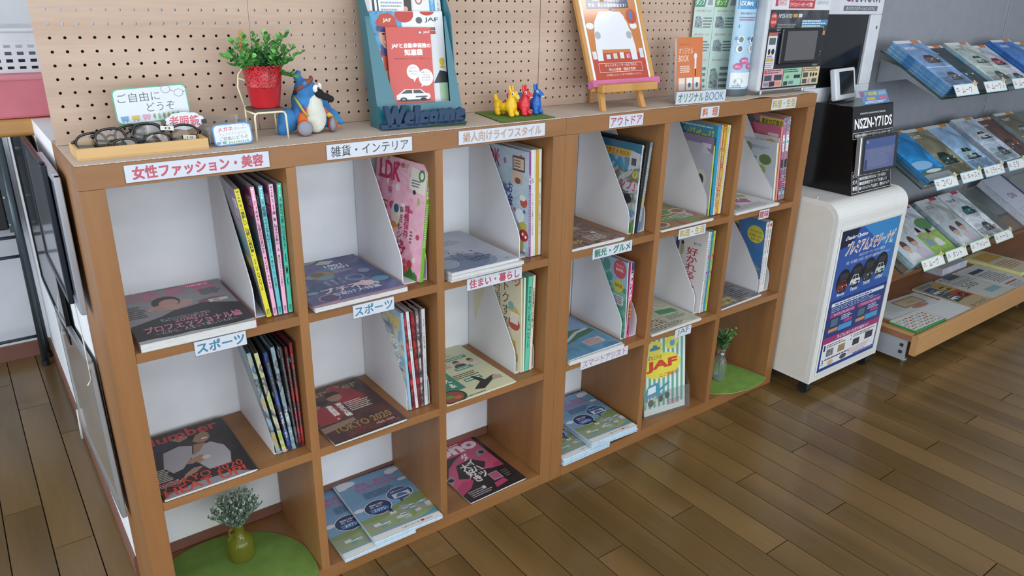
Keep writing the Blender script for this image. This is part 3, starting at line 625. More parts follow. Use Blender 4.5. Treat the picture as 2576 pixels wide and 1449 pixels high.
for i, (c, s, x, ln, th, lab) in enumerate(S2):
    R_ = random.Random(i+50)
    els = [('r', 0, 0, 1, 1, ([c, '8fc0d8', 'e0d8c0', '4a7a9c'], 14))] if i == 0 else [('r', .8, 0, 1, 1, ([c, s, '1f1214'], 18))]
    if i == 0: els += [('t', .62, .80, .95, .93, '熱戦', 'f0d030', .03), ('t', .5, .3, .9, .7, vt('金メダル'), 'f4f4f4', .02), ('e', .75, .15, .2, .1, '3c78a0'), ('l', .2, .3, .5, .6, 6, 'ffffff')]
    sp = [('r', 0, 0, 1, 1, ([s, s, '2c2226', s], 30))] if i in (1, 3, 4) else []
    if i in (2, 5): sp += [('t', .25, .60, .75, .90, vt('スポーツ総集編'), '2a2a2a', .0), ('l', .35, .1, .65, .5, 30, '6a6a6a')]
    mag('magazine', lab, 0.20, 0.276-.003*(i % 2), th, c, els, s, sp, M=stand(x, 0.034, R2, 0.20, th, ln, (-4, -4, -3.5, -3, -2, -1)[i]), group='sports magazines in the red and black file')
# --- cube 3,2
mag('magazine', 'cream and green food magazine lying flat with a pan of stew', 0.2295, 0.283, 0.005, 'cfceaa', [('t', -.1, .84, .30, .97, 'ージ', '2f9074', .03), ('p', [(.02, .16), (.44, .18), (.44, .80), (.02, .80)], '2f8a70'),
    ('t', .26, .24, .38, .78, vt('痩せ見え&'), 'e9efe2', .02), ('t', .06, .22, .2, .78, vt('きる食べ方'), 'e9efe2', .02), ('e', .16, .10, .2, .12, '3b3a34'), ('e', .16, .10, .16, .095, 'a3442f'), ('e', .13, .11, .06, .03, '6f9a44'), ('e', .22, .07, .05, .03, 'c8623c'),
    ('r', .5, .86, .72, .93, '2f9074'), ('r', .62, .72, .94, .78, '2f9074'), ('l', .64, .73, .92, .77, 2, 'e6eee0'), ('r', .58, .5, .86, .55, '2f9074'), ('l', .6, .51, .84, .54, 1, 'e6eee0'), ('r', .52, .26, .78, .32, '2f9074'), ('l', .54, .27, .76, .31, 1, 'e6eee0'),
    ('e', .44, .92, .05, .04, '6a4838'), ('p', [(.40, .80), (.60, .84), (.78, .82), (.6, .90), (.46, .90)], 'b59a8c')] + bust(.48, .6, .12, .13, 'b9a8a8') + bust(.62, .56, .18, .14, '33363c') + bust(.84, .52, .15, .16, 'd3c8c4') +
    [('p', [(.50, .10), (.62, .06), (.84, .16), (.96, .16), (.99, .2), (.9, .24), (.76, .2), (.72, .28), (.66, .34), (.64, .3), (.68, .2)], '2c2b2d'), ('p', [(.84, .16), (.99, .14), (1.0, .2), (.9, .23)], 'b8988a'), ('l', .45, .34, .9, .44, 3, '5a6a5a'), ('l', .1, .01, .7, .035, 1, '3f6a5c')], 'c9c5a8', M=flat(0.7396, -0.0030, R2, 1.2), saddle=True)
HL = [('d9d2b4', 'd3c9a4', 1.0085, 1.4, .0055, 'cream magazine about saving time, first in the home and living file', 1), ('cfd6c2', 'd2dcc8', 1.0155, .6, .0055, 'pale green white magazine in the home and living file', 0), ('57b59a', '5fbfa2', 1.0230, -1.0, .0135, 'thick teal-spined magazine in the home and living file', 0), ('e9c8c4', 'dcd6c2', 1.0385, -1.0, .0085, 'magazine with a cream spine and pink top in the home and living file', 0)]
for c, s, x, ln, th, lab, fr in HL:
    els = [('r', 0, 0, 1, 1, (['d6ceac', 'dcd5ba'], 8)), ('t', .6, .90, .98, .99, 'ページ', 'c85a4a', .03), ('t', .42, .46, .58, .92, vt('時間術'), '3a3a36', .0), ('t', .62, .42, .76, .92, vt('トクする'), '3a3a36', .0), ('e', .86, .5, .12, .07, 'c04a40'), ('r', .78, .5, .94, .62, 'e2ddcb'), ('p', [(.74, .62), (.98, .62), (.9, .68), (.82, .68)], 'd8b23e'), ('e', .80, .68, .06, .04, '6fb2c2'),
           ('e', .72, .32, .06, .05, 'd05a34'), ('r', .84, .16, .9, .32, 'd9b93e'), ('r', .78, .1, .94, .18, 'b9a04a'), ('l', .6, .1, .75, .24, 4, '8a7a5a')] if fr else []
    sp = [vs_('小麦粉問題を3分で落とす', '3a3a34', .45, .88, .12, .02)] if s == 'dcd6c2' else ([vs_('家事が楽になる', '143a30', .25, .9, .14, .0)] if s == '5fbfa2' else [])
    mag('magazine', lab, 0.212, 0.288, th, c, els, s, sp, M=stand(x, 0.036, R2, 0.212, th, ln, 3.5 if fr else 0), group='magazines in the home and living file')
# --- cube 3,3
mag('magazine', 'pink and black car magazine lying flat on the bottom board', 0.2040, 0.278, 0.007, '2b2528', [('r', 0, .78, 1, 1, 'cb4676'), ('l', .05, .955, .95, .99, 1, 'f0dfe6'), ('p', [(.0, .42), (.2, .62), (.42, .72), (.7, .80), (1, .78), (1, .40), (.8, .36), (.5, .44), (.3, .3), (0, .22)], 'cc4a72'),
    ('p', [(.18, .40), (.34, .62), (.64, .64), (.80, .5), (.7, .42), (.45, .44), (.32, .34)], '2a2427'), ('p', [(.78, .62), (.98, .66), (.96, .74), (.82, .72)], '8f9298'), ('e', .9, .68, .05, .03, '22282c'), ('p', [(.02, .34), (.14, .44), (.12, .5), (0, .46)], '8f9298'), ('e', .06, .43, .05, .03, '22282c'),
    ('p', [(.0, .14), (.22, .2), (.36, .3), (.2, .34), (.0, .26)], 'b83a64'), ('p', [(.8, .36), (1, .34), (1, .42), (.9, .44)], 'b83a64'), ('t', -.15, .80, .99, .955, 'mono', 'ead9df', .05), ('t', .02, .68, .16, .77, '16', 'b9a8ae'), ('e', .55, .57, .06, .035, '6a6266'),
    ('t', .52, .28, .66, .76, vt('ダイハツ'), 'e2e0e0', .03), ('t', .36, .12, .52, .60, vt('大好き。'), 'e2e0e0', .035), ('r', .62, .16, .80, .3, '8e8a8c'), ('r', .64, .18, .78, .28, 'c04a72'), ('p', [(.55, .05), (.80, .08), (.78, .15), (.58, .13)], 'b83a64'), ('l', .1, .04, .5, .16, 4, 'a89ca0'), ('r', .82, .12, .98, .3, '201d1f'), ('l', .84, .14, .96, .28, 4, '6a6266')], M=flat(0.8160, 0.0018, R3, 1.0), saddle=True)

# --- safety assist brochures
SA = [('r', 0, 0, 1, 1, '6f9fc8'), ('p', [(0, .10), (1, .10), (1, .46), (.82, .46), (.62, .40), (.45, .37), (.25, .34), (0, .33)], '7f9560'), ('p', [(.0, .1), (1, .10), (1, .30), (.6, .34), (.3, .26), (0, .27)], (['7d9a5c', '8f9a82', '94a070', '8b8f92'], 22)),
      ('p', [(.55, .3), (1, .20), (1, .26), (.6, .36)], '9a9c9e'), ('p', [(.7, .085), (1, .16), (1, .10)], '4f9aa6')]
for (cx, cy, rx, ry) in ((.12, .93, .16, .05), (.06, .90, .1, .04), (.87, .93, .12, .04), (.82, .91, .08, .035), (.9, .74, .07, .025), (.08, .48, .08, .028)):
    SA.append(('e', cx, cy, rx, ry, 'd9dde2'))
R_ = random.Random(2)
for i in range(16):
    a, c = .04+.88*R_.random(), .12+.17*R_.random(); SA += [('r', a, c, a+.09, c+.03, R_.choice(['8fb2b8', 'c9ced0', '6f9aa4', 'b5b9bb'])), ('r', a, c+.03, a+.09, c+.04, 'e1e4e4')]
SA += [('t', .24, .83, .78, .885, '安全・安心を', 'd85c98', .02), ('t', .20, .765, .86, .82, 'みんなのものに。', 'd85c98', .02), ('l', .24, .735, .8, .757, 1, 'd878a8'), ('l', .26, .60, .80, .71, 5, '4a6a94'),
       ('e', .33, .44, .20, .115, 'dfe3ea'), ('e', .33, .44, .19, .108, '2b3468'), ('p', [(.40, .36), (.47, .29), (.47, .37)], '2b3468'), ('t', .23, .475, .43, .50, '誤発進と先進の', 'e8eaf2', .01), ('t', .23, .445, .40, .468, '安全・安心を。', 'e8eaf2', .01), ('p', [(.20, .37), (.44, .37), (.47, .40), (.44, .43), (.20, .43)], '3f78b8'), ('t', .25, .38, .42, .42, 'スマアシ', 'ffffff', .01),
       ('e', .72, .53, .20, .105, 'dfe3ea'), ('e', .72, .53, .19, .098, '33588f'), ('p', [(.66, .45), (.66, .39), (.72, .44)], '33588f'), ('t', .60, .565, .86, .59, 'お使いのクルマに', 'e8eaf2', .01), ('r', .60, .465, .86, .54, 'cfd6de'), ('p', [(.64, .48), (.82, .48), (.8, .51), (.76, .53), (.69, .53), (.66, .51)], '4a78a8'),
       ('r', 0, 0, 1, .075, 'dcdcd6'), ('t', .42, .025, .68, .055, 'Light you up', '33363a'), ('r', .70, .028, .745, .055, 'c8303a'), ('t', .755, .03, .87, .052, 'DAIHATSU', 'd04a55', .01)]
def brochures(n, x, y, z, rot, w, h, th, jig, lab_top, lab_rest, grp, seed, top=None):
    """a stack: the top one carries its print, all share page blocks"""
    R = random.Random(seed); base = None; objs = []
    side = photo(['b9d4e4', 'd8e3ea', '9fc2d6'], 60)
    for i in range(n):
        if i == n-1: o = mag('brochure', lab_top, w, h, th, 'd9e2ea', top, M=None, page=side, cat='brochure', group=grp)
        elif base is None: base = mag('brochure', lab_rest, w, h, th, 'c4d6e2', [], M=None, page=side, cat='brochure', group=grp); o = base
        else: o = copy_tree(base)
        o.matrix_world = flat(x+jig*(R.random()-.5), y+jig*(R.random()-.5), z+i*(th+.0002), rot+(R.random()-.5)*jig*180)
    return
brochures(3, 0.4275, -0.0085, R3, -.6, 0.203, 0.288, 0.0026, .003, 'light blue road safety brochure on top of the low pile behind the round mat divider', 'light blue road safety brochure under the low nearer pile', 'safety brochures in the nearer bottom cube', 4, SA)
brochures(4, 0.5130, -0.0060, R3+.0084, -2.2, 0.200, 0.286, 0.0026, .004, 'light blue road safety brochure on top of the pile beside the pink car magazine', 'light blue road safety brochure under the overlapping nearer pile', 'safety brochures overlapping in the nearer bottom cube', 5, SA)
brochures(9, 1.1515, -0.0080, R3, -0.5, 0.192, 0.262, 0.0026, .005, 'light blue road safety brochure on top of the low pile under the smart assist sign', 'light blue road safety brochure inside the low pile in the farther bookshelf', 'safety brochures in the farther bottom cube', 6, SA)
brochures(7, 1.2640, -0.0110, R3+.0255, -3.0, 0.19, 0.276, 0.0026, .007, 'light blue road safety brochure on top of the tall ragged pile in the farther cube', 'light blue road safety brochure inside the tall ragged pile', 'safety brochures overlapping in the farther bottom cube', 7, SA)

# --- cube 4,1
mag('magazine', 'brown camping magazine lying flat with a rolled edge under the outdoor sign', 0.2040, 0.270, 0.012, '4f3f3a', [('r', 0, 0, 1, 1, (['3a2f2d', '5f4a40', '8a6a58', '4a3b38', 'a58a78'], 16)), ('t', .04, .10, .4, .2, '焚き火', 'c9a83c', .02), ('p', [(.3, .55), (.5, .5), (.5, .65), (.3, .7)], 'b09a80'), ('p', [(.56, .5), (.76, .46), (.76, .6), (.56, .64)], 'a38c76'), ('e', .8, .3, .05, .03, 'c9c2bc'), ('l', .5, .08, .95, .26, 5, 'cfc6c0'), ('l', .05, .8, .9, .92, 3, 'a08a7c')], M=flat(1.1510, 0.0030, R1), saddle=True)
mag('magazine', 'outdoor magazine with bright blue PAL lettering leaning in its file', 0.205, 0.262, 0.006, '8f9a92', [('r', 0, 0, 1, 1, (['7c8a80', 'b9bec4', '5a6a52', 'a8aeb6'], 14)), ('r', 0, .9, 1, 1, '2e6f92'), ('p', [(0, .84), (.86, .84), (.86, .92), (0, .92)], 'cdb83a'), ('t', .22, .85, .84, .91, 'ソロ焚き火台SOLO', 'c0392b', .02), ('t', .12, .70, .86, .83, 'E-PAL', '2d93c4', .05),
    ('p', [(.78, .7), (.96, .74), (.98, .9), (.8, .92)], 'b9bcc2'), ('r', .83, .76, .92, .84, '4a4f58'), ('t', .35, .62, .6, .68, '100人の', 'c0395a', .01), ('t', .25, .48, .94, .6, 'のキャンプ」', 'c02f50', .02), ('e', .92, .66, .05, .04, 'c8b23c'), ('t', .9, .64, .94, .68, '7', '333333'), ('p', [(.4, .2), (.55, .46), (.66, .2)], '5a4438'), ('e', .82, .38, .08, .06, '2c2e30'), ('l', .6, .42, .92, .47, 2, '33363a'), ('t', .6, .28, .86, .34, '完全ガイド', 'd0b83c', .01), ('r', .7, .18, .96, .26, '5f8fb4'), ('e', .85, .2, .06, .03, 'a03a34'), ('r', 0, 0, 1, .12, (['4f7a3c', '7a9a52'], 30)), ('e', .93, .06, .05, .04, '4d9a3c')],
    'c9cdd2', [('l', .1, .6, .9, .98, 30, '8a9096')], M=stand(1.4110, 0.030, R1, 0.205, 0.006, -2.6, 2.5), group='magazines in the outdoor file')
for x, c, s, ln, th, lab, e in [(1.4215, '26282a', '1f2123', -4.2, .009, 'black outdoor magazine with a yellow badge beside the one with blue lettering', 1), (1.4320, '55604e', '7a8490', -5.5, .011, 'outdoor magazine with a mossy spine last in the outdoor file', 0)]:
    mag('magazine', lab, 0.205, 0.268, th, c, [('t', .7, .9, .98, .96, 'キャンプ', 'd8c23c', .02), ('e', .92, .7, .06, .04, '4aa0c0'), ('t', .9, .685, .94, .72, '8', 'ffffff'), ('t', .8, .54, .97, .6, 'ギア', 'd8c23c', .02), ('l', .6, .2, .95, .3, 4, 'a9adb0')] if e else [], s, [('l', .1, .1, .9, .95, 40, 'b9c0c4'), ('r', .1, .3, .9, .42, 'b0a85a'), ('r', .1, .02, .9, .12, '3f6fa8')] if not e else [('l', .1, .5, .6, .9, 12, '5a5c60')], M=stand(x, 0.032, R1, 0.205, th, ln, 2), group='magazines in the outdoor file')
# --- cube 5,1
mag('magazine', 'cooking magazine lying flat with plates of food, under the orange cooking sign', 0.241, 0.272, 0.011, '8a5c48', [('r', 0, 0, 1, 1, (['7a4a3c', 'a07058', '6a8a4a', '8a5444'], 9)), ('e', .28, .55, .16, .12, '7f9a56'), ('o', .62, .5, .2, .12, .02, 'cfc8ba'), ('e', .62, .5, .17, .10, '6f8c4c'), ('e', .88, .44, .14, .10, 'c9b9a0'), ('e', .88, .44, .10, .07, '94683f'), ('p', [(.0, .3), (.75, .12), (.85, .22), (.05, .44)], '5f9a44'), ('t', .12, .26, .7, .34, 'おうちごはん', 'e6ecd8', .01), ('e', .15, .15, .16, .10, 'c9b8a4'), ('e', .15, .15, .12, .07, '8c5a3a'), ('r', .62, .2, .92, .34, 'b9b6ba'), ('l', .64, .22, .9, .32, 3, '4a4a50')], M=flat(1.4985, -0.0060, R1), saddle=True)
C51 = [(1.7545, .165, .228, .0055, 2.0, 'c9c6d4', [('r', 0, 0, 1, 1, 'aeb0bc'), ('r', .72, .88, .97, .97, 'b8bcc8'), ('e', .3, .55, .2, .2, '2e2a2c'), ('e', .72, .5, .16, .14, 'c2c4b8'), ('e', .72, .5, .09, .08, '3a3834'), ('e', .7, .36, .10, .07, 'b3bd4a'), ('t', .6, .12, .95, .24, 'cooking', 'b0405a'), ('r', 0, 0, 1, .1, '8a93a8')], 'b9c04a', 'small grey cookbook with a photographed dish, front of the cooking file'),
       (1.7600, .19, .252, .005, 3.6, '8a78a4', [('r', 0, .8, 1, 1, '86759e'), ('r', .74, .86, .95, .92, 'c9bccf')], '3a2f3c', 'purple cookbook behind the small grey one'),
       (1.7665, .208, .288, .0135, 2.2, '3f9ab4', [('r', 0, .74, 1, 1, '2f95b5'), ('t', .05, .82, .93, .94, 'オレンジページ', 'd8cf3a', .03), ('l', .1, .955, .9, .985, 1, 'd0e4ea'), ('e', .86, .7, .1, .07, 'b08a70'), ('r', .7, 0, 1, .2, '2f8ba8')], '2b90b0', 'turquoise cooking magazine with yellow title lettering'),
       (1.7810, .21, .288, .0060, 3.6, 'd9d4d2', [], 'dddcdc', 'thin white-spined cooking magazine beside the turquoise one'), (1.7880, .21, .29, .0055, 2.4, 'd8c8cc', [], 'd9a8b4', 'pink-edged white cooking magazine in the cooking file'),
       (1.7945, .21, .289, .0095, 1.6, 'c9b05a', [], 'c94a3c', 'cooking magazine with red tomatoes printed on its spine'), (1.8045, .21, .289, .0055, .4, 'e0d44a', [], 'e3dc5a', 'bright yellow-spined cooking magazine'), (1.8105, .21, .287, .0085, .2, 'ddd6cc', [], 'e3ddd8', 'pale cream cooking magazine last beside the cube side')]
for i, (x, w_, h_, th, ln, c, els, s, lab) in enumerate(C51):
    sp = []
    R_ = random.Random(i)
    if i >= 3: sp = [('r', 0, .02, 1, .98, ([s, s, 'd8b44a' if i != 7 else s, s], 40))] + [('e', .5, .1+.8*R_.random(), .4, .03, R_.choice(['c8403a', 'd8a03a', '6a9a3c', 'c9c23c'])) for _ in range(5 if i in (4, 5) else 0)] + [('t', .15, .93, .85, .97, '12', '6a8a3a'), ('l', .2, .1, .8, .8, 24, 'b9b4a8')]
    mag('magazine', lab, w_, h_, th, c, els, s, sp, M=stand(x, 0.034, R1, w_, th, ln, (-3, -4, -3, -3, -2, -1, 0, 0)[i]), group='magazines in the cooking file')
# --- cube 6,1
mag('magazine', 'white magazine folded open with a magenta patch, in the last top cube', 0.235, 0.27, 0.012, 'c9cacc', [('e', .2, .25, .2, .14, '8a8a94'), ('p', [(.25, .4), (.7, .2), (.8, .36), (.35, .55)], 'b04a86'), ('t', .3, .34, .7, .44, 'ソープ', 'e6d6e0', .02), ('p', [(.5, .5), (.9, .4), (.95, .5), (.6, .6)], '8fae5a'), ('p', [(.2, .62), (.6, .55), (.6, .8), (.2, .9)], (['a58a5c', '8f9a5a', 'c9b48a'], 20)), ('l', .1, .05, .9, .18, 5, '8a8c92')], M=flat(1.8490, -0.0070, R1, 0.5), saddle=True)
C61 = [(2.1035, .17, .205, .0055, 5.5, 'c9d0da', [('r', 0, 0, 1, 1, 'bcc5d2'), ('e', .25, .85, .12, .08, '7a8a4a'), ('e', .72, .68, .16, .09, '5f7a3c'), ('e', .62, .5, .14, .08, 'a3a84a'), ('t', .22, .52, .5, .72, '凍', '3a8a94', .02), ('l', .3, .84, .8, .9, 2, '5f9aa4'), ('l', .3, .4, .6, .46, 2, '5f9aa4')], 'd9dcd8', 'white booklet about freezing with avocados, front of the last top file'),
       (2.1095, .175, .222, .004, 5.2, 'd0c49a', [('r', 0, .8, 1, 1, 'bfc0c8'), ('e', .8, .9, .14, .06, 'c09a34')], 'd0b04a', 'booklet with yellow fruit behind the white avocado booklet'),
       (2.1180, .19, .258, .008, 5.2, 'cf6a80', [('r', 0, .78, 1, 1, 'c9587a'), ('r', .7, .83, .95, .9, 'd8bcc4')], 'd8848a', 'pink-topped cookbook in the last top file'),
       (2.1330, .205, .288, .0120, 6, 'b0586a', [('r', 0, .84, 1, .96, '3fa09a'), ('t', .06, .84, .52, .95, 'スタミナ', 'c0304a', .04), ('r', .5, .80, 1, .98, 'd4c63a'), ('t', .54, .9, .98, .96, '累計70万部の', '2a2a20', .02), ('t', .54, .82, .98, .88, 'ヒット本が', 'f4f0d8', .02)], 'c04a78', 'magazine with a yellow banner across its pink and green cover'),
       (2.1500, .205, .289, .0160, 5.5, 'c9ccd0', [], 'd8dadc', 'white-spined cooking magazine last in the top row')]
for i, (x, w_, h_, th, ln, c, els, s, lab) in enumerate(C61):
    sp = [('r', 0, .0, 1, 1, ([s, 'c94a8a', '3f9a9a', 'dadada'], 50)), ('t', .1, .6, .9, .8, vt('料理'), 'f0e8f0', .03), ('r', .1, .4, .9, .5, '33363a'), ('l', .1, .1, .9, .38, 10, '4a3a44')] if i >= 3 else []
    mag('magazine', lab, w_, h_, th, c, els, s, sp, M=stand(x, 0.036, R1, w_, th, ln, -6 if i < 3 else -5), group='magazines in the last top file')
# --- cube 4,2
mag('magazine', 'travel magazine with a seaside view lying on top of a thick white one', 0.216, 0.264, 0.006, '5f88a8', [('r', 0, .0, 1, .45, (['4a7a9c', '5f93b0', '3f6f92'], 10)), ('r', 0, .45, 1, 1, '7c9ec0'), ('p', [(0, .42), (.4, .6), (.8, .56), (1, .5), (1, .42), (.6, .36), (.3, .3), (0, .24)], '3f6a4c'), ('d', [(.05, .28), (.4, .38), (.7, .5), (.95, .52)], .012, 'b8bfc4'), ('t', .4, .74, .8, .84, '旅じかん', 'c9d8e8', .0), ('r', .55, .14, .9, .28, 'b9b4b4'), ('l', .57, .15, .88, .27, 4, 'b84a44'), ('e', .25, .88, .12, .06, 'c9a86a')], M=flat(1.1560, -0.0060, R2+.0135, .6), saddle=True)
mag('magazine', 'thick white magazine lying under the travel magazine with a seaside view', 0.217, 0.262, 0.013, 'cfcfcf', [], 'd4d0cc', M=flat(1.1560, -0.0070, R2, -.8))
mag('magazine', 'sightseeing magazine with green hills and a red badge standing in its file', 0.205, 0.255, 0.0035, '79b0ac', [('r', 0, .66, 1, 1, '8fb8d0'), ('r', 0, 0, 1, .66, (['5f9a8a', '7ab59a', '4f8a7a', '8cc0b0'], 14)), ('e', .26, .95, .14, .06, '3c8a86'), ('e', .55, .88, .08, .08, '3fa08a'), ('e', .62, .74, .07, .06, '3fa08a'), ('e', .84, .88, .14, .12, 'd0485a'), ('t', .76, .9, .92, .94, 'ファミリー', 'f8e6e8', .01), ('t', .76, .85, .92, .89, 'BOOK', 'f8e6e8', .02), ('e', .82, .66, .11, .085, 'd0c43a'), ('t', .74, .64, .90, .69, '保存版', '3a3a22', .01), ('r', .7, .42, .94, .54, 'c9ccd2'), ('l', .72, .43, .92, .53, 4, '44464c'), ('t', .7, .2, .95, .25, 'ドライブ', '2c6a6a', .02)],
    'c9d4d4', [], M=stand(1.4160, 0.033, R2, 0.205, 0.0035, 2.5, -1), group='magazines in the sightseeing file')
mag('magazine', 'thick pink-spined driving guide in the sightseeing file', 0.205, 0.252, 0.0155, 'cf5a8a', [], 'd04a80', [('r', .0, .9, 1, 1, '2a3f66'), ('r', .30, .62, .7, .88, '2f3560'), vs_('ドライブ', 'f4f4f4', .5, .86, .18, .04), ('r', 0, .2, 1, .48, (['c9b04a', 'c8503a', '4a7a4a', 'd8d0c0'], 60)), vs_('るるぶ旅行特集', '3a2a34', .05, .46, .2, .02), ('r', .0, .0, .25, 1, 'd8a8bc')], M=stand(1.4200, 0.033, R2, 0.205, 0.0155, .2, 0), group='magazines in the sightseeing file')
# --- cube 5,2
mag('magazine', 'crowded yellow and green food magazine lying flat above the acrylic leaflet stand', 0.237, 0.27, 0.012, 'b5b6a4', [('r', 0, 0, 1, 1, (['b9baa8', 'a8a894', 'c2bfae'], 12)), ('p', [(.3, .55), (.7, .5), (.7, .75), (.3, .8)], 'c49a4a'), ('e', .5, .66, .12, .07, 'a0503a'), ('p', [(.6, .35), (.95, .3), (.95, .42), (.62, .47)], '3f8a54'), ('t', .15, .34, .56, .48, 'おうちで', 'c9963a', .03), ('t', .1, .14, .5, .3, 'パンとごはん', '7a4a34', .02), ('t', .3, .84, .7, .92, '簡単レシピ', 'd0b83c', .02), ('l', .05, .03, .9, .12, 3, '5a5c58'), ('l', .6, .16, .95, .28, 4, '6a6c68'), ('e', .18, .6, .1, .06, '5f8a4a')], M=flat(1.5020, -0.0055, R2), saddle=True)
mag('magazine', 'white magazine with tall red brush lettering on its cover', 0.208, 0.290, 0.0075, 'd6d2d0', [('t', .10, .86, .72, .99, 'ページ', 'c4314a', .03), ('t', .74, .80, .88, .83, '8/10', '44464a'), ('t', .62, .28, .84, .76, vt('好かれる人'), 'c0304e', .01), ('l', .2, .3, .3, .8, 12, '6a6c74'), ('l', .44, .3, .5, .62, 10, '7a7c84'), ('e', .42, .74, .04, .08, '3f5a8a'), ('e', .42, .81, .03, .025, '3a2c28'), ('e', .52, .72, .04, .08, 'b0a878'), ('e', .52, .79, .03, .025, '3a2c28'), ('e', .24, .84, .03, .05, 'c04a3c'), ('e', .16, .46, .04, .04, 'c85a6a'), ('l', .1, .1, .5, .22, 4, '8a8c90')],
    'dcdcdc', [('l', .2, .4, .8, .9, 20, '8a8c92')], M=stand(1.7735, 0.036, R2, 0.208, 0.0075, -.4, 3), group='magazines in the fourth column middle file')
for x, c, ln, th, lab in [(1.7850, 'c9ccd0', .5, .008, 'white-spined magazine behind the one with red brush lettering'), (1.7940, '2f9fb0', .5, .0095, 'turquoise-spined magazine two behind the red brush lettering'), (1.8045, 'c9cf5a', .3, .009, 'yellow-green-spined magazine beside the cube side')]:
    mag('magazine', lab, 0.21, 0.288, th, c, [], c, [('l', .2, .1, .8, .9, 30, '6a6e70'), ('e', .5, .7, .4, .02, 'c8407a'), ('e', .5, .5, .4, .02, '8a4aa0'), ('t', .2, .93, .8, .97, '12', '44484c')], M=stand(x, 0.036, R2, 0.21, th, ln, 3), group='magazines in the fourth column middle file')
# --- cube 6,2
mag('magazine', 'weekly magazine with big red letters lying flat above the glass bottle cube', 0.238, 0.27, 0.010, '6f6f72', [('r', 0, 0, 1, 1, (['4a4d52', '7a7c80', '5c5a5c', '9a8a80'], 12)), ('t', .04, .82, .96, .97, 'フラッシュ', 'cf3348', .03), ('t', .04, .62, .96, .78, 'SPECIAL', 'cf3348', .04), ('p', [(.1, .4), (.3, .5), (.4, .35), (.2, .2)], 'b05a44'), ('t', .05, .14, .5, .22, '最新情報', 'c9b84a', .02), ('t', .05, .05, .5, .12, '特集号', 'c9b84a', .02), ('l', .55, .1, .95, .5, 9, '2c2e32')], M=flat(1.8580, 0.0080, R2, 2.0), saddle=True)
mag('magazine', 'blue magazine with a smiling woman and yellow dot in the hobby file', 0.205, 0.270, 0.0065, '3a6ea4', [('r', 0, .3, 1, 1, (['2f66a0', '3f78b0', '356ca8'], 8)), ('r', 0, .86, .4, 1, (['c9a23c', '3a3f4c'], 40)), ('e', .34, .78, .1, .1, '2a2020'), ('e', .36, .76, .07, .065, 'c79a82'), ('e', .37, .735, .03, .012, 'efe6e0'), ('p', [(.2, .48), (.55, .46), (.5, .62), (.4, .68), (.26, .66)], '26282c'), ('p', [(.5, .4), (.62, .46), (.5, .62), (.44, .58)], 'c79a82'), ('e', .80, .80, .18, .12, 'd8cf3a'), ('t', .68, .82, .92, .86, 'フィッシュ', '2a2a20', .02), ('t', .66, .76, .94, .8, 'カラダーゾン', '2a2a20', .02), ('t', .7, .71, .9, .745, 'スクール', '2a2a20', .02),
    ('p', [(.4, .2), (.95, .12), (.98, .34), (.7, .46), (.5, .5)], (['8fa6b4', '5a6c78', 'b4c4cc'], 30)), ('d', [(.55, .45), (.9, .2)], .02, '1f5f78'), ('t', .55, .24, .8, .32, 'まで', 'f0f0f0', .02), ('r', 0, 0, 1, .2, 'c9c4c0'), ('e', .7, .15, .08, .05, 'cbb32e'), ('l', .5, .03, .9, .1, 2, 'b04a4a')],
    'd0ccd0', [('l', .1, .1, .9, .9, 30, 'b07a88')], M=stand(2.1035, 0.038, R2, 0.205, 0.0065, 2.6, -3), group='magazines in the hobby file')
for x, th, ln, lab in [(2.1110, .0075, 2.5, 'thin white-spined hobby magazine with red marks'), (2.1200, .016, 1.3, 'thick white-spined hobby magazine numbered 2')]:
    mag('magazine', lab, 0.205, 0.270, th, 'd2d2d0', [], 'd8d8d6', [('r', .2, .93, .8, .97, 'b04a44'), vs_('趣味の手帖', '5a5a5c', .55, .9, .3), ('t', .3, .68, .75, .74, '2', 'a03a34', .03), ('l', .3, .1, .7, .5, 16, '8a8a8c')], M=stand(x+(.0015 if th < .01 else 0), 0.040, R2, 0.205, th, ln, -2.6 if th < .01 else -1.5), group='magazines in the hobby file')

# ---------------------------------------------------------------- sign strips
M_sign = mat('ccd0d8', 0.35, vary=0.01)
def sign(x0, z0, x1, z1, text, col, label, bold=.03, y=-0.001, m=.05, n2=None, rot=0.0, grp='hand-lettered paper strips on the shelves'):
    w = x1-x0; h = z1-z0
    t = thing('shelf_sign', label, 'sign', Matrix.Translation((x0, y, z0)) @ Matrix.Rotation(math.radians(rot), 4, 'Y'), grp)
    MB().box((0, -0.0008, 0), (w, 0, h), M_sign).build('sign_card', t)
    b = MB(); e = .0008
    f = lambda u, v, k: (u*w, -0.0008-k, v*h)
    els = [('r', 0, 0, 1, e/h, '4a4c55'), ('r', 0, 1-e/h, 1, 1, '4a4c55'), ('r', 0, 0, e/w, 1, '4a4c55'), ('r', 1-e/w, 0, 1, 1, '4a4c55')]
    els += [('t', m, .16, 1-m, .86, text, col, bold)] if n2 is None else n2
    print_on(b, f, els, w, h); b.build('sign_lettering', t)
sign(.0755, 1.0625, .3375, 1.0955, '女性ファッション・美容', 'c04a5e', 'white strip with pink-red lettering for women fashion and beauty', .035)
sign(.4565, 1.0625, .6584, 1.0952, '雑貨・インテリア', '3c4048', 'white strip with dark grey lettering for goods and interior', .005)
sign(.7792, 1.0625, 1.0360, 1.0956, '婦人向けライフスタイル', 'b79a86', 'white strip with beige lettering for women lifestyle', .03)
sign(.1476, .6972, .2525, .7298, 'スポーツ', '3d7f9f', 'white strip with blue sports lettering under the grey fashion magazine', .03)
sign(.4927, .6948, .5983, .7282, 'スポーツ', '3d7f9f', 'white strip with blue sports lettering under the dark blue magazine', .02)
sign(.8010, .6946, .9750, .7272, '住まい・暮らし', 'b8485c', 'white strip with red lettering for home and living', .03)
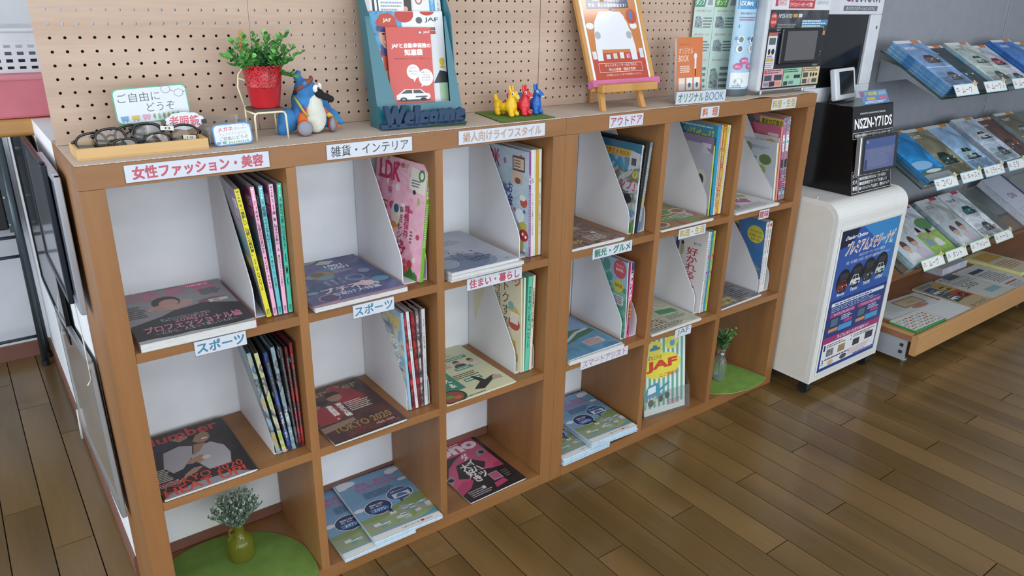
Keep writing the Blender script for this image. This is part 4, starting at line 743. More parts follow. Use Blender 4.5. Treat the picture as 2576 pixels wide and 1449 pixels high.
sign(1.2540, 1.0615, 1.3830, 1.0952, 'アウトドア', 'b8406a', 'white strip with magenta outdoor lettering', .015)
sign(1.6215, 1.0598, 1.7050, 1.0932, '', 'c8643c', 'small white strip with orange cooking lettering', n2=[('t', .1, .16, .38, .86, '料', 'c8643c', .03), ('t', .62, .16, .92, .86, '理', 'c8643c', .03)])
sign(1.9612, 1.0600, 2.0950, 1.0958, '料理・生活', 'b8a43c', 'white strip with yellow cooking lettering on the top rail near the white cart', .03)
sign(1.2236, .6962, 1.3800, .7300, '観光・グルメ', '2f8068', 'white strip with green lettering for sightseeing and gourmet', .03)
sign(1.2026, .3520, 1.4005, .3830, 'スマートアシスト', 'c05a78', 'white strip with thin pink smart assist lettering', 0.0)
sign(1.5805, .6935, 1.7076, .7265, '料理・生活', 'b8a43c', 'white strip with yellow cooking lettering on the middle shelf board', .03)
sign(1.6145, .3468, 1.6945, .3800, 'JAF', '3f6f6a', 'small white strip with green letters JAF', -.005, m=.14)
sign(1.9805, .6942, 2.0362, .7272, '趣味', 'b8485c', 'small white strip with red hobby lettering', .03)

# ---------------------------------------------------------------- plants, bottles, mats in the bottom cubes
def sprig(parent, base, tip, n, ls, cols, seed, bend=0.15, wl=0.45, stem='5a6a44', name='sprig', r=0.0007):
    R = random.Random(seed); b = MB(); base = Vector(base); tip = Vector(tip); d = tip-base
    side = d.cross(Vector((0, 0, 1))).normalized() if d.cross(Vector((0, 0, 1))).length > 1e-5 else Vector((1, 0, 0))
    P = lambda t: base + d*t + side*bend*d.length*math.sin(t*PI)*R_b + Vector((0, 0, -0.1*d.length*t*t))
    R_b = R.uniform(-1, 1)
    b.tube([P(i/5) for i in range(6)], r, mat(stem, .7), 5)
    for i in range(n):
        t = 0.22+0.78*i/max(1, n-1); p = P(t); a = i*2.4+R.random()
        u = Vector((math.cos(a), math.sin(a), R.uniform(.1, .8))).normalized(); u = (u + d.normalized()*0.5).normalized()
        w = u.cross(Vector((R.uniform(-.4, .4), R.uniform(-.4, .4), 1))).normalized(); nn = u.cross(w).normalized(); L = ls*R.uniform(.7, 1.15); c = mat(R.choice(cols), .55)
        q = [p, p+u*L*.35+w*L*wl*.5+nn*L*.05, p+u*L*.75+w*L*wl*.42, p+u*L, p+u*L*.75-w*L*wl*.42, p+u*L*.35-w*L*wl*.5+nn*L*.05]
        m_ = p+u*L*.5-nn*L*.07
        b.mesh(q+[m_], [(0, 1, 6), (1, 2, 6), (2, 3, 6), (3, 4, 6), (4, 5, 6), (5, 0, 6)], c)
    return b.build(name, parent)
def felt(name, pts, z, th, col, label, edge=None, uneven=0.0):
    b = MB(); top = [(x, y, z+th+uneven*math.sin(i*1.7)) for i, (x, y) in enumerate(pts)]; bot = [(x, y, z) for x, y in pts]
    m_ = mat(col, .95, bump=.6, scale=90, vary=.12); me = mat(edge or col, .95)
    b.poly(top, m_); b.poly(list(reversed(bot)), m_)
    n = len(pts)
    for i in range(n): j = (i+1) % n; b.poly([bot[i], bot[j], top[j], top[i]], me)
    o = b.build(name); return tag(o, label, 'mat')
pts = [p for p in ell(.165, .065, .205, .205, 72)]
cl = []
for x, y in pts: cl.append((min(max(x, .0435), .3675), max(y, -.012)))
cc = [cl[0]]
for p in cl[1:]:
    if math.dist(p, cc[-1]) > 1e-4: cc.append(p)
felt('round_mat', cc, R3+.0004, .0025, '6b8a3c', 'big round moss green leaf mat in the bottom cube under the yellow-green vase', '566f30')
lf = [(2.166, -.010), (2.13, -.024), (2.08, -.030), (2.02, -.029), (1.95, -.013), (1.90, .018), (1.865, .07), (1.850, .13), (1.88, .19), (1.95, .225), (2.02, .228), (2.09, .20), (2.14, .14), (2.160, .07)]
felt('leaf_mat', lf, R3+.0004, .0022, '6f9440', 'light green leaf-shaped mat with a pointed tip under the clear glass bottle', '93a858')
v = thing('bud_vase', 'yellow-green glass jug vase with a frosted grey-green sprig bouquet', 'vase', (.222, .160, R3+.0031))
gy = glass('d6d45a', .05, alpha=.12, tint=.62)
MB().lathe([(.024, 0), (.030, .003), (.0325, .012), (.0325, .050), (.029, .060), (.016, .070), (.0125, .078), (.0125, .094), (.0155, .100), (.0165, .102)], (0, 0), gy, 28).build('glass_body', v, smooth=True)
MB().tube([(-.0125, 0, .092), (-.022, 0, .091), (-.024, 0, .082), (-.018, 0, .070)], .0028, gy, 8).build('handle', v, smooth=True)
R_ = random.Random(11)
for i in range(52):
    a = i*2.399; rr = .012+.052*math.sqrt((i+1)/52); q = 1-.55*(rr/.064)**2
    sprig(v, (0, 0, .085), (rr*math.cos(a), rr*math.sin(a)*.8, .118+.092*q*R_.uniform(.8, 1.1)), 30, .0085, ['8aa392', 'a3b8a8', '76907c', 'b4c6ba', '66805f'], i, wl=.6, stem='6a7a60')
v = thing('glass_bottle', 'small clear glass milk bottle with green artificial flowers on the light green mat', 'bottle', (2.008, .092, R3+.0028))
gc = glass('dfe9e6', .02, alpha=.10, tint=.5)
MB().lathe([(.022, 0), (.0255, .004), (.0255, .060), (.023, .075), (.0155, .090), (.0135, .100), (.0135, .112), (.0165, .116), (.0165, .124), (.0145, .126)], (0, 0), gc, 28, cap=False).build('glass_body', v, smooth=True)
MB().lathe([(.0225, .0012), (.0225, .0035)], (0, 0), glass('cfd8d6', .1, alpha=.35), 24).build('glass_base', v)
MB().lathe([(.0142, .099), (.0148, .101), (.0148, .108), (.0142, .110)], (0, 0), mat('c9ccc8', .25, .8), 24).build('silver_band', v, smooth=True)
MB().tube([(-.014, -.008, .012), (-.004, 0, .07), (.002, .0, .12)], .0008, mat('2f3a2a', .6), 6).build('stem', v)
MB().tube([(.008, -.010, .02), (.0, 0, .09)], .0008, mat('2f3a2a', .6), 6).build('stem', v)
MB().tube([(.012, -.006, .118), (0, -.016, .112), (-.03, -.03, .100), (-.055, -.035, .088)], .0009, mat('26221f', .6), 6).build('wire_tie', v)
R_ = random.Random(21)
for i in range(7):
    a = 2.6+.28*i; sprig(v, (0, 0, .11), (.034*math.cos(a)*1.0, .02*math.sin(a), .185+.02*R_.random()), 7, .035, ['3f6a34', '4d7a3c', '35582c'], i+60, wl=.28, stem='3d5a30')
for i in range(14):
    sprig(v, (0, 0, .112), (.014+.056*R_.random(), -.018+.03*R_.random(), .150+.055*R_.random()), 12, .0125, ['6fa04e', '8fb86a', '5a8a40', 'a9c98c'], i+80, wl=.8, stem='4f7a3c')
for i in range(4):
    sprig(v, (0, 0, .112), (-.02+.012*i, .0, .215), 16, .006, ['7fae5a', 'a8c890', '5a8a40'], i+130, wl=.9, stem='4f7a3c')
# acrylic leaflet stand in cube 5,3
M_ac = glass('e6ecec', .03, alpha=.05, tint=.35, key='acrylic')
v = thing('acrylic_leaflet_stand', 'clear acrylic leaflet stand alone in the bottom cube next to the glass bottle cube', 'leaflet stand', Matrix.Translation((1.556, .042, R3+.0005)) @ Matrix.Rotation(math.radians(-7), 4, 'Z') @ Matrix.Rotation(math.radians(-8), 4, 'X'))
MB().box((0, 0.0, 0), (.205, .002, .085), M_ac).build('front_panel', v); MB().box((0, .036, 0), (.205, .038, .20), M_ac).build('back_panel', v)
for x in (0, .203): MB().prism([(.002, 0), (.036, 0), (.036, .16), (.002, .085)], 0, x, x+.002, M_ac).build('side_panel', v)
MB().box((.002, .002, 0), (.203, .036, .002), M_ac).build('bottom_panel', v)
els = [('r', 0, 0, 1, 1, 'd9dcd8')] + [('r', i/9.0, 0, i/9.0+.055, 1, '5aa58c') for i in range(9)]
els += [('r', 0, 0, 1, .09, 'dfe0dc'), ('e', .25, .88, .2, .10, 'd8cf48'), ('e', .66, .93, .16, .10, 'd8cf48'), ('e', .68, .91, .06, .045, '4a98b0'), ('e', .68, .96, .03, .02, 'e0b89c'), ('r', .14, .86, .38, .90, '3a7a98'), ('p', [(.2, .9), (.32, .9), (.30, .93), (.22, .93)], '3a7a98'),
        ('e', .42, .64, .47, .17, 'ddd23c'), ('t', .03, .74, .42, .79, 'こんなときは', 'c8402f', .02), ('t', .05, .57, .80, .72, 'JAF', 'cf3a24', .05), ('t', .38, .48, .84, .53, 'にご連絡を！', 'c8402f', .02),
        ('p', [(.02, .16), (.6, .2), (.6, .27), (.36, .26), (.34, .42), (.1, .40), (.02, .3)], '3a8fb0'), ('p', [(.08, .28), (.28, .30), (.28, .39), (.1, .37)], 'cfe0e6'), ('p', [(.36, .29), (.62, .38), (.60, .41), (.36, .33)], '3a8fb0'), ('t', .08, .19, .3, .24, 'JAF', 'f0f0e0', .02), ('p', [(.02, .16), (.6, .2), (.6, .225), (.02, .185)], 'd8cf3a'),
        ('e', .16, .16, .07, .05, '2a2c30'), ('e', .40, .19, .06, .045, '2a2c30'), ('e', .56, .21, .06, .045, '2a2c30'), ('e', .7, .12, .02, .01, 'c85a6a'), ('l', .55, .07, .9, .15, 3, 'c05a68')]
mag('leaflet', 'JAF leaflet with a tow truck on white and green stripes in the acrylic stand', .182, .270, .006, 'd9dcd8', els, M=Matrix.Translation((1.560, .052, R3+.006)) @ Matrix.Rotation(math.radians(-7), 4, 'Z') @ Matrix.Rotation(math.radians(82), 4, 'X'), cat='leaflet')

# ---------------------------------------------------------------- things on the shelf tops
TZ = 1.1026
M_tray = wood('tray_wood', ['c9a066', 'd9b47c'], axis=0, scale=10, rough=.5, fine=.15)
v = thing('wooden_tray', 'shallow pale wooden tray of reading glasses at the end of the nearer shelf top', 'tray', (.0125, .034, TZ))
MB().box((0, 0, 0), (.223, .088, .003), M_tray).build('tray_base', v)
for a, b_ in (((0, 0, .003), (.223, .005, .021)), ((0, .083, .003), (.223, .088, .021)), ((0, .005, .003), (.005, .083, .021)), ((.218, .005, .003), (.223, .083, .021))):
    MB().box(a, b_, M_tray).build('tray_rim', v, bevel=.0005)
def specs(label, loc, rot, s, col, lens=True, tags=()):
    t = thing('reading_glasses', label, 'reading glasses', Matrix.Translation(loc) @ Matrix.Rotation(math.radians(rot[2]), 4, 'Z') @ Matrix.Rotation(math.radians(rot[1]), 4, 'Y') @ Matrix.Rotation(math.radians(rot[0]), 4, 'X') @ Matrix.Scale(s, 4), 'black reading glasses in the wooden tray')
    m_ = mat(col, .25, spec=.6); b = MB()
    def rim(cx): return [(cx+.026*(abs(math.cos(a))**.75)*(1 if math.cos(a) > 0 else -1), 0.0025*abs(math.cos(a)), .0175+.0185*(abs(math.sin(a))**.85)*(1 if math.sin(a) > 0 else -1)) for a in [2*PI*i/28 for i in range(28)]]
    for cx in (-.034, .034): b.tube(rim(cx), .0023, m_, 8, cyc=True)
    b.tube([(-.010, 0, .022), (0, -.001, .026), (.010, 0, .022)], .0020, m_, 6); b.build('rims', t, smooth=True)
    gl = glass('d9d8d6', .02, alpha=.03, tint=.3)
    for cx in (-.034, .034): MB().poly([(x, y+.001, z) for x, y, z in rim(cx)], gl).build('lens', t)
    for sx in (-1, 1):
        MB().tube([(sx*.060, .001, .026), (sx*.063, .004, .026), (sx*.058, .009, .018), (-sx*.02, .010+.004*(sx > 0), .004), (-sx*.048, .011+.004*(sx > 0), .001)], [.0035, .0035, .0026, .0026, .0026], m_, 6).build('temple', t, smooth=True)
    for (x, z, tx) in tags:
        q = MB(); q.box((x-.012, -.0042, z-.004), (x+.012, -.0036, z+.004), mat('d9d9d2', .5)); print_on(q, lambda u, v_, k: (x-.012+.024*u, -.0042-k, z-.004+.008*v_), [('t', .3, .2, .75, .8, tx, '2b2b2b', .01)]); q.build('strength_tag', t)
specs('black reading glasses leaning at the far left of the wooden tray', (.082, .092, TZ+.006), (-14, -6, 8), 1.0, '1f1a1c')
specs('black reading glasses crossing over the leftmost pair in the tray', (.112, .084, TZ+.010), (-10, -2, 6), 1.0, '18181a')
specs('black reading glasses with white strength tag reading 1.0, rightmost in the tray', (.172, .078, TZ+.010), (-14, 7, 2), 1.0, '141416', tags=[(.040, .012, '1.0'), (-.0, .028, '0')])
specs('small dark reading glasses with silver print in the front of the tray', (.125, .056, TZ+.004), (-30, -6, 0), .82, '232327')
# signs standing by the tray
def board(name, label, x0, z0, w, h, y, border, els, rot=0, lean=6, cat='sign', shape=None, grp='small hand-drawn signs by the glasses tray'):
    t = thing(name, label, cat, Matrix.Translation((x0, y, z0)) @ Matrix.Rotation(math.radians(rot), 4, 'Y') @ Matrix.Rotation(math.radians(-lean), 4, 'X'), grp)
    def rr(i): 
        r = .009-i; o = []
        for cx, cz, a in ((w-.009, h-.009, 0), (.009, h-.009, PI/2), (.009, .009, PI), (w-.009, .009, 1.5*PI)):
            o += [(cx+r*math.cos(a+PI/2*j/5), cz+r*math.sin(a+PI/2*j/5)) for j in range(6)]
        return o
    ol = shape or rr(0)
    MB().prism(ol, 1, 0, .001, mat(border, .3)).build('sign_card', t)
    b = MB(); inner = [((x-w/2)*(1-.0022*2/w)+w/2, (z-h/2)*(1-.0022*2/h)+h/2) for x, z in ol] if not shape else [((x-w/2)*.975+w/2, (z-h/2)*.965+h/2) for x, z in ol]
    f = lambda u, v_, k: (u*w, -k, v_*h)
    print_on(b, f, [('p', [(x/w, z/h) for x, z in inner], 'cdd4dc')] + els, w, h, coat=.4, clip=False); b.build('sign_lettering', t); return t
def spec_draw(cx, cy, sx, sy, c, th=.0009):
    return [('o', cx-sx*.5, cy+sy*.25, sx*.38, sy*.42, .012, c), ('o', cx+sx*.5, cy-sy*.25, sx*.38, sy*.42, .012, c), ('d', [(cx-sx*.12, cy+sy*.1), (cx+sx*.12, cy-sy*.06)], th, c), ('d', [(cx-sx*.85, cy+sy*.55), (cx-sx*1.0, cy+sy*.75)], th*1.6, c), ('d', [(cx+sx*.85, cy-sy*.2), (cx+sx*1.02, cy-sy*.1)], th*1.6, c)]
def carts(y0, n, cs, s, x0=.06, dx=.145):
    o = []
    for i, c in enumerate(cs[:n]):
        x = x0+i*dx; o += [('p', [(x, y0+.02*s), (x+.09, y0+.02*s), (x+.10, y0+.14*s), (x-.01, y0+.14*s)], c), ('o', x+.115, y0+.09*s, .022, .03*s, .006, 'a9b4c0'), ('e', x+.02, y0, .008, .012*s, '444444'), ('e', x+.07, y0, .008, .012*s, '444444')]
    return o
def trees(y0, x0, n, dx, s):
    return [('e', x0+i*dx, y0+.07*s, dx*.28, .06*s, ['4f9a5a', '8fae5a', '6aa07a', 'b0a84a'][i % 4]) for i in range(n)] + [('r', x0+i*dx-.003, y0-.01, x0+i*dx+.003, y0+.03*s, '7a6a4a') for i in range(n)]
board('notice_card', 'white laminated card with green border and drawn spectacles behind the glasses tray', .1005, 1.1440, .134, .0665, .130, '4aa07c', [('t', .06, .60, .62, .86, 'ご自由に', '3c4450', .0), ('t', .42, .30, .80, .55, 'どうぞ', '3c4450', .0)] + spec_draw(.80, .82, .17, .26, '3a404a') + carts(.08, 3, ['4f90c4', 'd0a840', 'cc8aa0'], 1.1) + trees(.08, .50, 6, .065, 1.2), rot=-2.2, lean=4)
MB().box((.150, .131, TZ), (.176, .134, 1.150), mat('d3d6d8', .4)).build('card_prop'); tag(bpy.data.objects['card_prop'], 'white paper prop under the green-bordered card', 'card prop')
cl = []
for i in range(60):
    a = 2*PI*i/60; r = 1+.10*abs(math.sin(a*5)); cl.append((.0375+.0345*r*math.cos(a), .019+.0165*r*math.sin(a)))
t = board('cloud_card', 'small white cloud-shaped card with red lettering in front of the green-bordered card', .1770, 1.1300, .075, .038, .102, '33363c', [('t', .12, .24, .86, .76, '老眼鏡', 'd0445a', .02)], rot=1, shape=cl)
MB().box((.068, -.001, .012), (.078, .012, .020), mat('1c1c1e', .4)).build('clip', t)
MB().box((.208, .104, TZ), (.212, .106, 1.134), M_ac).build('card_holder'); tag(bpy.data.objects['card_holder'], 'thin clear stick holding up the cloud-shaped card', 'card holder')
v = thing('acrylic_box', 'clear acrylic cleaner box between the glasses tray and the tiny chair', 'acrylic box', (.244, .055, TZ))
for a, b_ in (((0, 0, 0), (.082, .08, .0015)), ((0, .0785, .0015), (.082, .08, .046)), ((0, 0, .0015), (.0015, .0785, .030)), ((.0805, 0, .0015), (.082, .0785, .046))):
    MB().box(a, b_, M_ac).build('acrylic_wall', v)
MB().box((.004, .03, .0015), (.078, .075, .030), mat('a39a96', .7)).build('wipe_packet', v)
board('notice_card', 'small white card with blue border about lens cleaner beside the tiny chair', .2500, 1.1032, .0745, .0415, .044, '3f8ac4', [('t', .14, .66, .52, .86, 'メガネ', 'd0445a', .02), ('t', .56, .68, .88, .80, 'クリーナー', '4a5260'), ('t', .14, .47, .86, .60, 'ウェットティッシュ', 'd0647a'), ('t', .14, .24, .88, .42, 'ご自由にどうぞ', '3c4450')] + spec_draw(.90, .93, .15, .24, '3a404a') + carts(.08, 2, ['4f90c4', '3fa070'], .9) + trees(.07, .38, 9, .06, .9), rot=-1.5, lean=10)
# tiny chair and potted plant
M_cream = mat('e3dcb8', .4)
v = thing('miniature_chair', 'tiny cream metal chair with a brown seat holding the red pot', 'miniature chair', (.336, .064, TZ))
def bar(name, path, r=.0021): return MB().tube(path, r, M_cream, 8).build(name, v, smooth=True)
bar('front_leg', [(.002, 0, 0), (.003, .0015, .048), (.005, .002, .053)]); bar('front_leg', [(.068, 0, 0), (.067, .0015, .048), (.065, .002, .053)])
bar('front_rail', [(.005, .002, .053), (.010, .002, .0555), (.060, .002, .0555), (.065, .002, .053)])
bar('rear_leg', [(.004, .062, 0), (.005, .062, .052), (.006, .062, .064)]); bar('rear_leg', [(.068, .064, 0), (.066, .063, .052)])
bar('side_rail', [(.005, .002, .054), (.006, .062, .053)]); bar('side_rail', [(.065, .002, .054), (.066, .062, .053)])
bar('backrest', [(.004, .062, .064), (-.004, .066, .10), (.0, .068, .125), (.016, .070, .142), (.036, .070, .149), (.056, .070, .142), (.070, .068, .125), (.074, .066, .10), (.066, .062, .064)])
bar('back_rail', [(-.001, .067, .118), (.035, .062, .104), (.071, .067, .118)], .0016)
MB().box((.0045, .004, .0565), (.0665, .062, .0625), mat('4a3c34', .5)).build('seat', v, bevel=.001)
v = thing('potted_plant', 'green artificial plant in a pierced red metal pot standing on the tiny chair', 'potted plant', (.3745, .098, TZ+.0627))
def pot_mat():
    m, nt, b = new_mat('pierced_red'); b.inputs['Roughness'].default_value = .3; L = nt.links.new
    tc = nt.nodes.new('ShaderNodeTexCoord'); vo = nt.nodes.new('ShaderNodeTexVoronoi'); vo.inputs['Scale'].default_value = 290
    L(tc.outputs['Object'], vo.inputs['Vector'])
    lt = nt.nodes.new('ShaderNodeMath'); lt.operation = 'LESS_THAN'; lt.inputs[1].default_value = .40; L(vo.outputs['Distance'], lt.inputs[0])
    sx = nt.nodes.new('ShaderNodeSeparateXYZ'); L(tc.outputs['Object'], sx.inputs[0])
    g1 = nt.nodes.new('ShaderNodeMath'); g1.operation = 'GREATER_THAN'; g1.inputs[1].default_value = .040; L(sx.outputs[2], g1.inputs[0])
    mu = nt.nodes.new('ShaderNodeMath'); mu.operation = 'MULTIPLY'; L(lt.outputs[0], mu.inputs[0]); L(g1.outputs[0], mu.inputs[1])
    mx = nt.nodes.new('ShaderNodeMix'); mx.data_type = 'RGBA'; L(mu.outputs[0], mx.inputs[0]); mx.inputs[6].default_value = hx('b8232c'); mx.inputs[7].default_value = hx('4a1014')
    L(mx.outputs[2], b.inputs['Base Color']); return m
pb = MB(); pm = pot_mat()
pb.lathe([(.0275, .0), (.0285, .002), (.034, .040), (.035, .041), (.0352, .043), (.0345, .044), (.0395, .082), (.0385, .082), (.030, .030)], (0, 0), pm, 40); pb.build('pot', v, smooth=True)
for i in range(24):
    a = 2*PI*i/24; MB().ball((.0392*math.cos(a), .0392*math.sin(a), .0822), (.0040, .0022, .0020), pm, None, 8, 5).build('rim_scallop', v, smooth=True)
MB().lathe([(.036, .066), (.036, .070), (.001, .071)], (0, 0), mat('3a4a2a', .9), 24).build('moss', v)
R_ = random.Random(5)
tips = [(-.072, -.01, .108), (-.05, .0, .132), (-.035, -.02, .142), (-.012, .0, .146), (.004, -.02, .15), (.03, -.01, .14), (.046, -.01, .150), (.062, 0, .122), (.074, -.01, .112), (.05, -.02, .096), (.03, -.035, .088), (-.02, -.03, .10), (.012, -.04, .11), (-.04, -.02, .10), (.04, -.035, .068), (-.05, .02, .11), (.0, .03, .13), (.05, .02, .12), (-.03, .03, .13), (.02, .02, .14), (.055, -.02, .06), (-.06, -.015, .09)]
for i, q in enumerate(tips): sprig(v, (q[0]*.25, q[1]*.4, .068), (q[0]*1.12, q[1], q[2]*1.02), 17, .0130, ['4a9440', '62a84f', '3a7c38', '7abb62'], i+200, wl=.8, stem='4c7a3a')
for i in range(11): sprig(v, (R_.uniform(-.02, .02), R_.uniform(-.02, .02), .066), (R_.uniform(-.034, .036), R_.uniform(-.03, .03), .085+.035*R_.random()), 9, .016, ['2c6232', '357038', '285a2e'], i+300, wl=.6, stem='3a6030')
MB().prism([(-.034, .07), (-.024, .07), (-.026, .145), (-.029, .150), (-.034, .150), (-.037, .145)], 1, .012, .014, wood('tag_wood', ['b07a3c', 'c08a4a'], axis=2, scale=20)).build('wooden_tag', v)
# plush bird
v = thing('plush_bird', 'blue and white plush bird with a black beak sitting against the perforated board', 'plush toy', (.470, .100, TZ))
M_bl = mat('3f80bc', .95, bump=1.0, scale=120, vary=.25); M_wh = mat('dcdcd0', .95, bump=1.0, scale=120, vary=.15); M_or = mat('d9682c', .9, bump=.5, scale=100); M_gr = mat('8d8c96', .85); M_bk = mat('17171a', .9)
Ry = lambda d_: Matrix.Rotation(math.radians(d_), 3, 'Y')
blob('body', [('b', (-.004, .012, .040), (.034, .030, .040)), ('b', (-.010, .010, .068), (.026, .025, .030)), ('b', (-.006, .004, .090), (.025, .023, .024)), ('t', [(-.012, .01, .105), (-.020, .012, .120), (-.014, .010, .130)], [.010, .009, .005])], M_bl, v, .0025, 5)
blob('belly', [('b', (.006, -.012, .036), (.024, .016, .034)), ('b', (.008, -.010, .062), (.017, .012, .022))], M_wh, v, .0022, 4)
blob('wing', [('b', (-.046, .010, .030), (.022, .016, .026), Ry(-20)), ('b', (-.058, .012, .012), (.014, .012, .018))], M_bl, v, .0022, 4)
blob('wing', [('b', (.034, .012, .052), (.016, .009, .026), Ry(-38)), ('b', (.055, .012, .032), (.018, .007, .014), Ry(40)), ('b', (.070, .012, .020), (.012, .006, .007), Ry(40))], M_bl, v, .002, 4)
b = MB()
for i, c in enumerate(['d8503a', 'd8c040', '4fa060']): b.ball((.034+.010*i, .004, .044-.010*i), (.012, .004, .006), c, Ry(42), 12, 7)
b.build('wing_lining', v, smooth=True)
MB().ball((-.020, -.010, .034), (.012, .010, .026), M_or, Ry(18)).build('side_patch', v, smooth=True)
MB().ball((-.021, -.013, .052), (.007, .006, .007), mat('7a3f98', .9)).build('purple_patch', v, smooth=True)
blob('beak', [('b', (.016, -.016, .084), (.010, .010, .010)), ('b', (.027, -.022, .078), (.010, .009, .008)), ('b', (.036, -.026, .073), (.008, .008, .0075))], M_bk, v, .0015, 4)
b = MB(); b.ball((.009, -.017, .095), (.0075, .0045, .0085), mat('ecebe6', .4)); b.ball((.020, -.010, .098), (.005, .0045, .008), mat('ecebe6', .4)); b.build('eye', v, smooth=True)
b = MB(); b.ball((.0125, -.0215, .0945), (.003, .0016, .0038), mat('101012', .2)); b.build('pupil', v, smooth=True)
b = MB(); b.tube([(-.030, .004, .088), (-.024, -.013, .098), (-.010, -.018, .108), (.002, -.012, .114), (.008, .004, .116)], [.004, .0045, .005, .0045, .004], mat('8a5044', .8), 8); b.build('goggles', v, smooth=True)
MB().ball((-.014, -.018, .106), (.007, .0035, .006), mat('3a78b0', .3), Ry(-30)).build('goggle_lens', v, smooth=True)
MB().ball((-.031, -.002, .087), (.0045, .004, .0045), M_bk).build('buckle', v, smooth=True)
MB().tube([(-.033, .0, .078), (-.030, -.014, .066), (-.024, -.020, .052), (-.016, -.022, .040)], .0026, mat('b8ac48', .8), 6).build('satchel_strap', v, smooth=True)
for (x, y, c2, rz) in ((-.026, -.028, 'c8502c', -18), (.046, -.004, 'd8502a', 62)):
    Mz = Matrix.Rotation(math.radians(rz), 3, 'Z')
    MB().ball((x, y, .0165), (.0165, .010, .0165), mat(c2, .85), Mz).build('foot', v, smooth=True)
    MB().ball((x-.001, y-.0045, .0168), (.0158, .0075, .0158), M_gr, Mz).build('foot_sole', v, smooth=True)
    MB().tube([(x*.5, y+.03, .018), (x, y+.008, .018)], [.011, .010], M_bl, 10).build('leg', v, smooth=True)
# leaflet display stand
M_teal = mat('1f6a78', .35, vary=.12, scale=12, coat=.3)
LM = Matrix.Translation((.6165, .068, TZ+.002)) @ Matrix.Rotation(math.radians(-2), 4, 'Z') @ Matrix.Rotation(math.radians(-8), 4, 'X')
v = thing('leaflet_display', 'teal card leaflet display holding red and white roadside assistance leaflets', 'leaflet display', LM)
MB().box((0, .046, 0), (.206, .049, .40), M_teal).build('back_panel', v)
MB().prism([(0, 0), (.206, 0), (.2165, .03), (.190, .238), (.1855, .238), (.186, .05), (.046, .05), (-.0005, .238), (-.009, .238)], 1, 0, .0018, M_teal).build('front_panel', v)
MB().prism([(0.0018, 0), (.046, 0), (.046, .34), (.0018, .238)], 0, 0, .002, M_teal).build('side_panel', v)
MB().prism([(0.0018, 0), (.046, 0), (.046, .34), (.0018, .238)], 0, .204, .206, M_teal).build('side_panel', v)
def sheet(label, M, w, h, th, els, col='dfe0e2', name='leaflet', cat='leaflet', grp=None):
    return mag(name, label, w, h, th, col, els, M=M @ Matrix.Rotation(PI/2, 4, 'X') @ Matrix.Translation((0, 0, 0)), cat=cat, group=grp)
G = 'roadside assistance leaflets in the teal display'
sheet('tall white leaflet standing at the back of the teal display', LM @ Matrix.Translation((.010, .040, .004)), .19, .37, .004, [('r', .0, .64, .9, 1, 'ddd0ce'), ('r', .06, .62, .5, .76, 'e6e8ec'), ('r', .09, .63, .12, .74, '3a3c44'), ('r', .15, .63, .17, .74, '3a3c44'), ('l', .2, .63, .48, .75, 6, '9aa0a8'), ('r', .5, .66, .60, .80, '3c3838'), ('e', .52, .68, .03, .02, 'd8a890'), ('r', .62, .66, .84, .80, 'dfe0dc'), ('o', .7, .74, .05, .03, .01, 'c06068'), ('r', .84, .64, .92, .82, '4f9fd0'), ('t', .86, .66, .90, .80, vt('ドサー'), 'f0f0f0', .02), ('t', .945, .45, .975, .85, vt('スマートアプリは簡単'), '5a5a60')], grp=G)
sheet('white comic style leaflet with a smiling mechanic in a red cap', LM @ Matrix.Translation((.012, .028, .006)), .183, .245, .005, remap([
    ('p', [(0, 0), (.42, 0), (.42, 1), (0, 1)], (['3a86b8', '5fa8d0', '2f78aa'], 60)), ('p', [(.32, .98), (.55, .84), (.52, .6), (.4, .5), (1, .5), (1, .98)], 'e4e6ea'), ('p', [(.4, 0), (1, 0), (1, .6), (.35, .6)], 'e4e6ea'),
    ('e', .46, .97, .13, .09, 'c83a32'), ('e', .78, .995, .10, .04, 'c83a32'), ('r', .3, .998, 1, 1.0, 'e4e6ea'),
    ('p', [(.02, .20), (.36, .22), (.34, .52), (.26, .60), (.1, .60), (.0, .48)], 'cf5330'), ('p', [(.03, .48), (.12, .52), (.14, .3), (.06, .3)], 'd9dadc'), ('p', [(.12, .66), (.24, .56), (.36, .66), (.34, .52), (.1, .54)], '3a4a8a'), ('p', [(.14, .64), (.24, .56), (.32, .64), (.24, .61)], 'e6e6e8'),
    ('e', .21, .74, .115, .12, 'd3a386'), ('p', [(.08, .78), (.36, .80), (.34, .93), (.26, .985), (.14, .97), (.08, .90)], 'c8452c'), ('p', [(.07, .80), (.35, .775), (.37, .82), (.08, .85)], '3a4a8a'), ('t', .17, .88, .28, .925, 'JAF', 'f0ece8', .02), ('p', [(.16, .69), (.29, .70), (.25, .655), (.18, .655)], 'f2f0ec'), ('d', [(.21, .76), (.225, .715)], .0012, '7a4a3a'), ('e', .16, .765, .02, .01, '22242c'), ('e', .27, .77, .02, .01, '22242c'), ('d', [(.12, .79), (.19, .795)], .002, '22242c'), ('d', [(.24, .80), (.31, .79)], .002, '22242c'),
    ('p', [(.08, .3), (.36, .28), (.36, .36), (.1, .38)], 'd3a386'), ('r', 0, 0, .3, .2, 'd8c23a'), ('l', .02, .12, .28, .19, 2, '3a3a2a'), ('t', .03, .03, .28, .11, '04', '2a2a28', .02),
    ('e', .66, .905, .045, .035, '5a5c64'), ('t', .74, .88, .93, .935, 'JAF', '3a3c44', .01), ('t', .38, .68, .88, .83, 'JAF', '2a2a2c', .07), ('t', .39, .685, .87, .825, 'JAF', 'cf4a2c', .03), ('t', .9, .38, .98, .50, '!', 'd8c23a', .05), ('r', .88, .02, 1, .22, 'a9d0a8'), ('p', [(.8, .22), (1, .22), (1, .34), (.9, .36)], '3a3c40')], .17, 1.0), grp=G)
